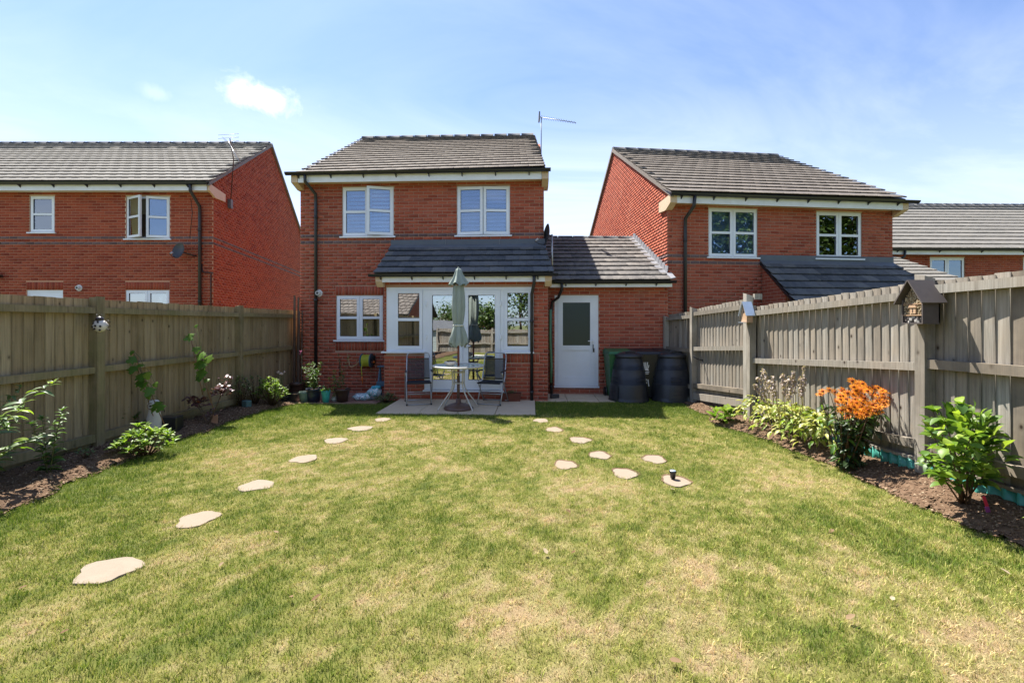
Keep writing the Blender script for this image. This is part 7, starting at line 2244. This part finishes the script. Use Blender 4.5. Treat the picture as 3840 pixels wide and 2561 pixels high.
mb = MB(); mb.box(-6.3, -4.1, -7.0, -5.425, -.7, 1.14); mb.build('wall', MAT['shed_paint'], shed)
mb = MB(); mb.prism([(-6.4, -5.25, 1.10), (-4.0, -5.25, 1.10), (-4.0, -6.2, 1.62), (-6.4, -6.2, 1.62)], (0, 0, .04)); mb.prism([(-6.4, -6.2, 1.62), (-4.0, -6.2, 1.62), (-4.0, -7.15, 1.10), (-6.4, -7.15, 1.10)], (0, 0, .04)); mb.build('roof', TILED, shed)
bung = thing('bungalow', (-11, -9, -.7), 'brick bungalow with weathered tiled roof mirrored in the kitchen window', 'house')
mb = MB(); mb.box(-17, -7.6, -12, -6.3, -.7, 2.1); mb.build('wall', BRICKT, bung)
_, tl = roof_slope(bung, Vector((-7.3, -5.9, 2.0)), Vector((-17.4, -5.9, 2.0)), Vector((-17.4, -9.2, 4.0)), Vector((-7.3, -9.2, 4.0)), 11, .33, TILE)
emit('tile', 'roof_tile', 'roof_tiles', tl)
mb = MB(); mb.prism([(-7.3, -9.2, 4.0), (-17.4, -9.2, 4.0), (-17.4, -12.4, 2.0), (-7.3, -12.4, 2.0)], (0, 0, -.08)); mb.build('rear_roof', TILED, bung)
mb = MB(); mb.prism([(-7.6, -6.3, 2.1), (-7.6, -12, 2.1), (-7.6, -9.2, 3.85)], (-.2, 0, 0)); mb.build('gable', BRICKT, bung)
bk = thing('brick_house', (-15, -64, -3.5), 'two storey brick house far behind the garden, mirrored in the patio doors', 'house')
mb = MB(); mb.box(-20, -10.5, -70, -62, -3.5, 1.2); mb.build('wall', BRICKT, bk)
_, tl = roof_slope(bk, Vector((-10.2, -61.6, 1.2)), Vector((-20.3, -61.6, 1.2)), Vector((-20.3, -66, 3.6)), Vector((-10.2, -66, 3.6)), 15, .33, TILE)
emit('tile', 'roof_tile', 'roof_tiles', tl)
for k, x in enumerate((-18.4, -15, -12.4)):
    mb = MB(); mb.box(x, x + 1.2, -62.0, -61.96, -.4, .7); w_ = mb.build('window', WHITE, bk)
    mb = MB(); mb.box(x + .08, x + 1.12, -61.96, -61.955, -.32, .62); mb.build('pane', OBSC, w_)

tleaf = leafmesh('tree_leaf', TREEL, .6, .2, .1)
def tree(x, y, h, r, label, n=2600, seed=1, big=.24):
    rg = random.Random(seed)
    t = thing('garden_tree', (x, y, -.5), label, 'tree', 'trees behind the garden')
    mb = MB(); th_ = h * .42
    mb.tube([(x, y, -.6), (x + .05, y, th_ * .5), (x - .05, y + .05, th_), (x, y, h * .75)], [r * .085, r * .065, r * .05, r * .015], 10)
    cl = []
    for k in range(16):
        a = rg.uniform(0, 6.28); z0_ = rg.uniform(.30, .62) * h; L = r * rg.uniform(.55, .95); e = Vector((x + math.cos(a) * L, y + math.sin(a) * L, z0_ + rg.uniform(.15, .6) * h * .5))
        mb.tube([(x, y, z0_), tuple(lerp(Vector((x, y, z0_)), e, .5) + Vector((0, 0, .15))), tuple(e)], [r * .03, r * .02, r * .008], 6); cl.append(e)
    mb.build('trunk', STALKB, t)
    cl += [Vector((x + rg.uniform(-.5, .5) * r, y + rg.uniform(-.5, .5) * r, h * rg.uniform(.6, .95))) for _ in range(14)]
    Ms = []
    for k in range(n):
        c = rg.choice(cl); s = r * .34
        p = c + Vector((rg.gauss(0, s), rg.gauss(0, s), rg.gauss(0, s * .8)))
        Ms.append(leafM(p, around(rg.uniform(-1, .6), rg.uniform(0, 6.28)), rg.uniform(big * .55, big), None, 1, rg.uniform(-1, 1)))
    foliage(t, 'crown', tleaf, Ms)
tree(-1.1, -8.6, 5.0, 1.2, 'slim loose tree behind the garden, mirrored in the right casement', 1500, 1)
tree(-3.0, -8.8, 2.6, 1.2, 'low bushy tree mirrored in the right hand patio door', 1700, 8)
tree(.9, -8.4, 3.0, 1.5, 'round bushy tree behind the end fence of the garden', 1700, 9)
tree(-7.0, -16.0, 2.9, 1.5, 'bushy tree far behind the shed roof', 1500, 10)
tree(5.0, -8.0, 6.0, 2.2, 'broad green tree beyond the end fence towards the grey fence', 2600, 2)
tree(15.8, -2.6, 10.0, 3.0, 'tall green tree mirrored in the upper windows behind the grey fence', 7000, 3, .34)
tree(23.5, -2.8, 11.0, 3.6, 'tallest tree mirrored in the upper windows over the slate lean-to', 8500, 4, .36)
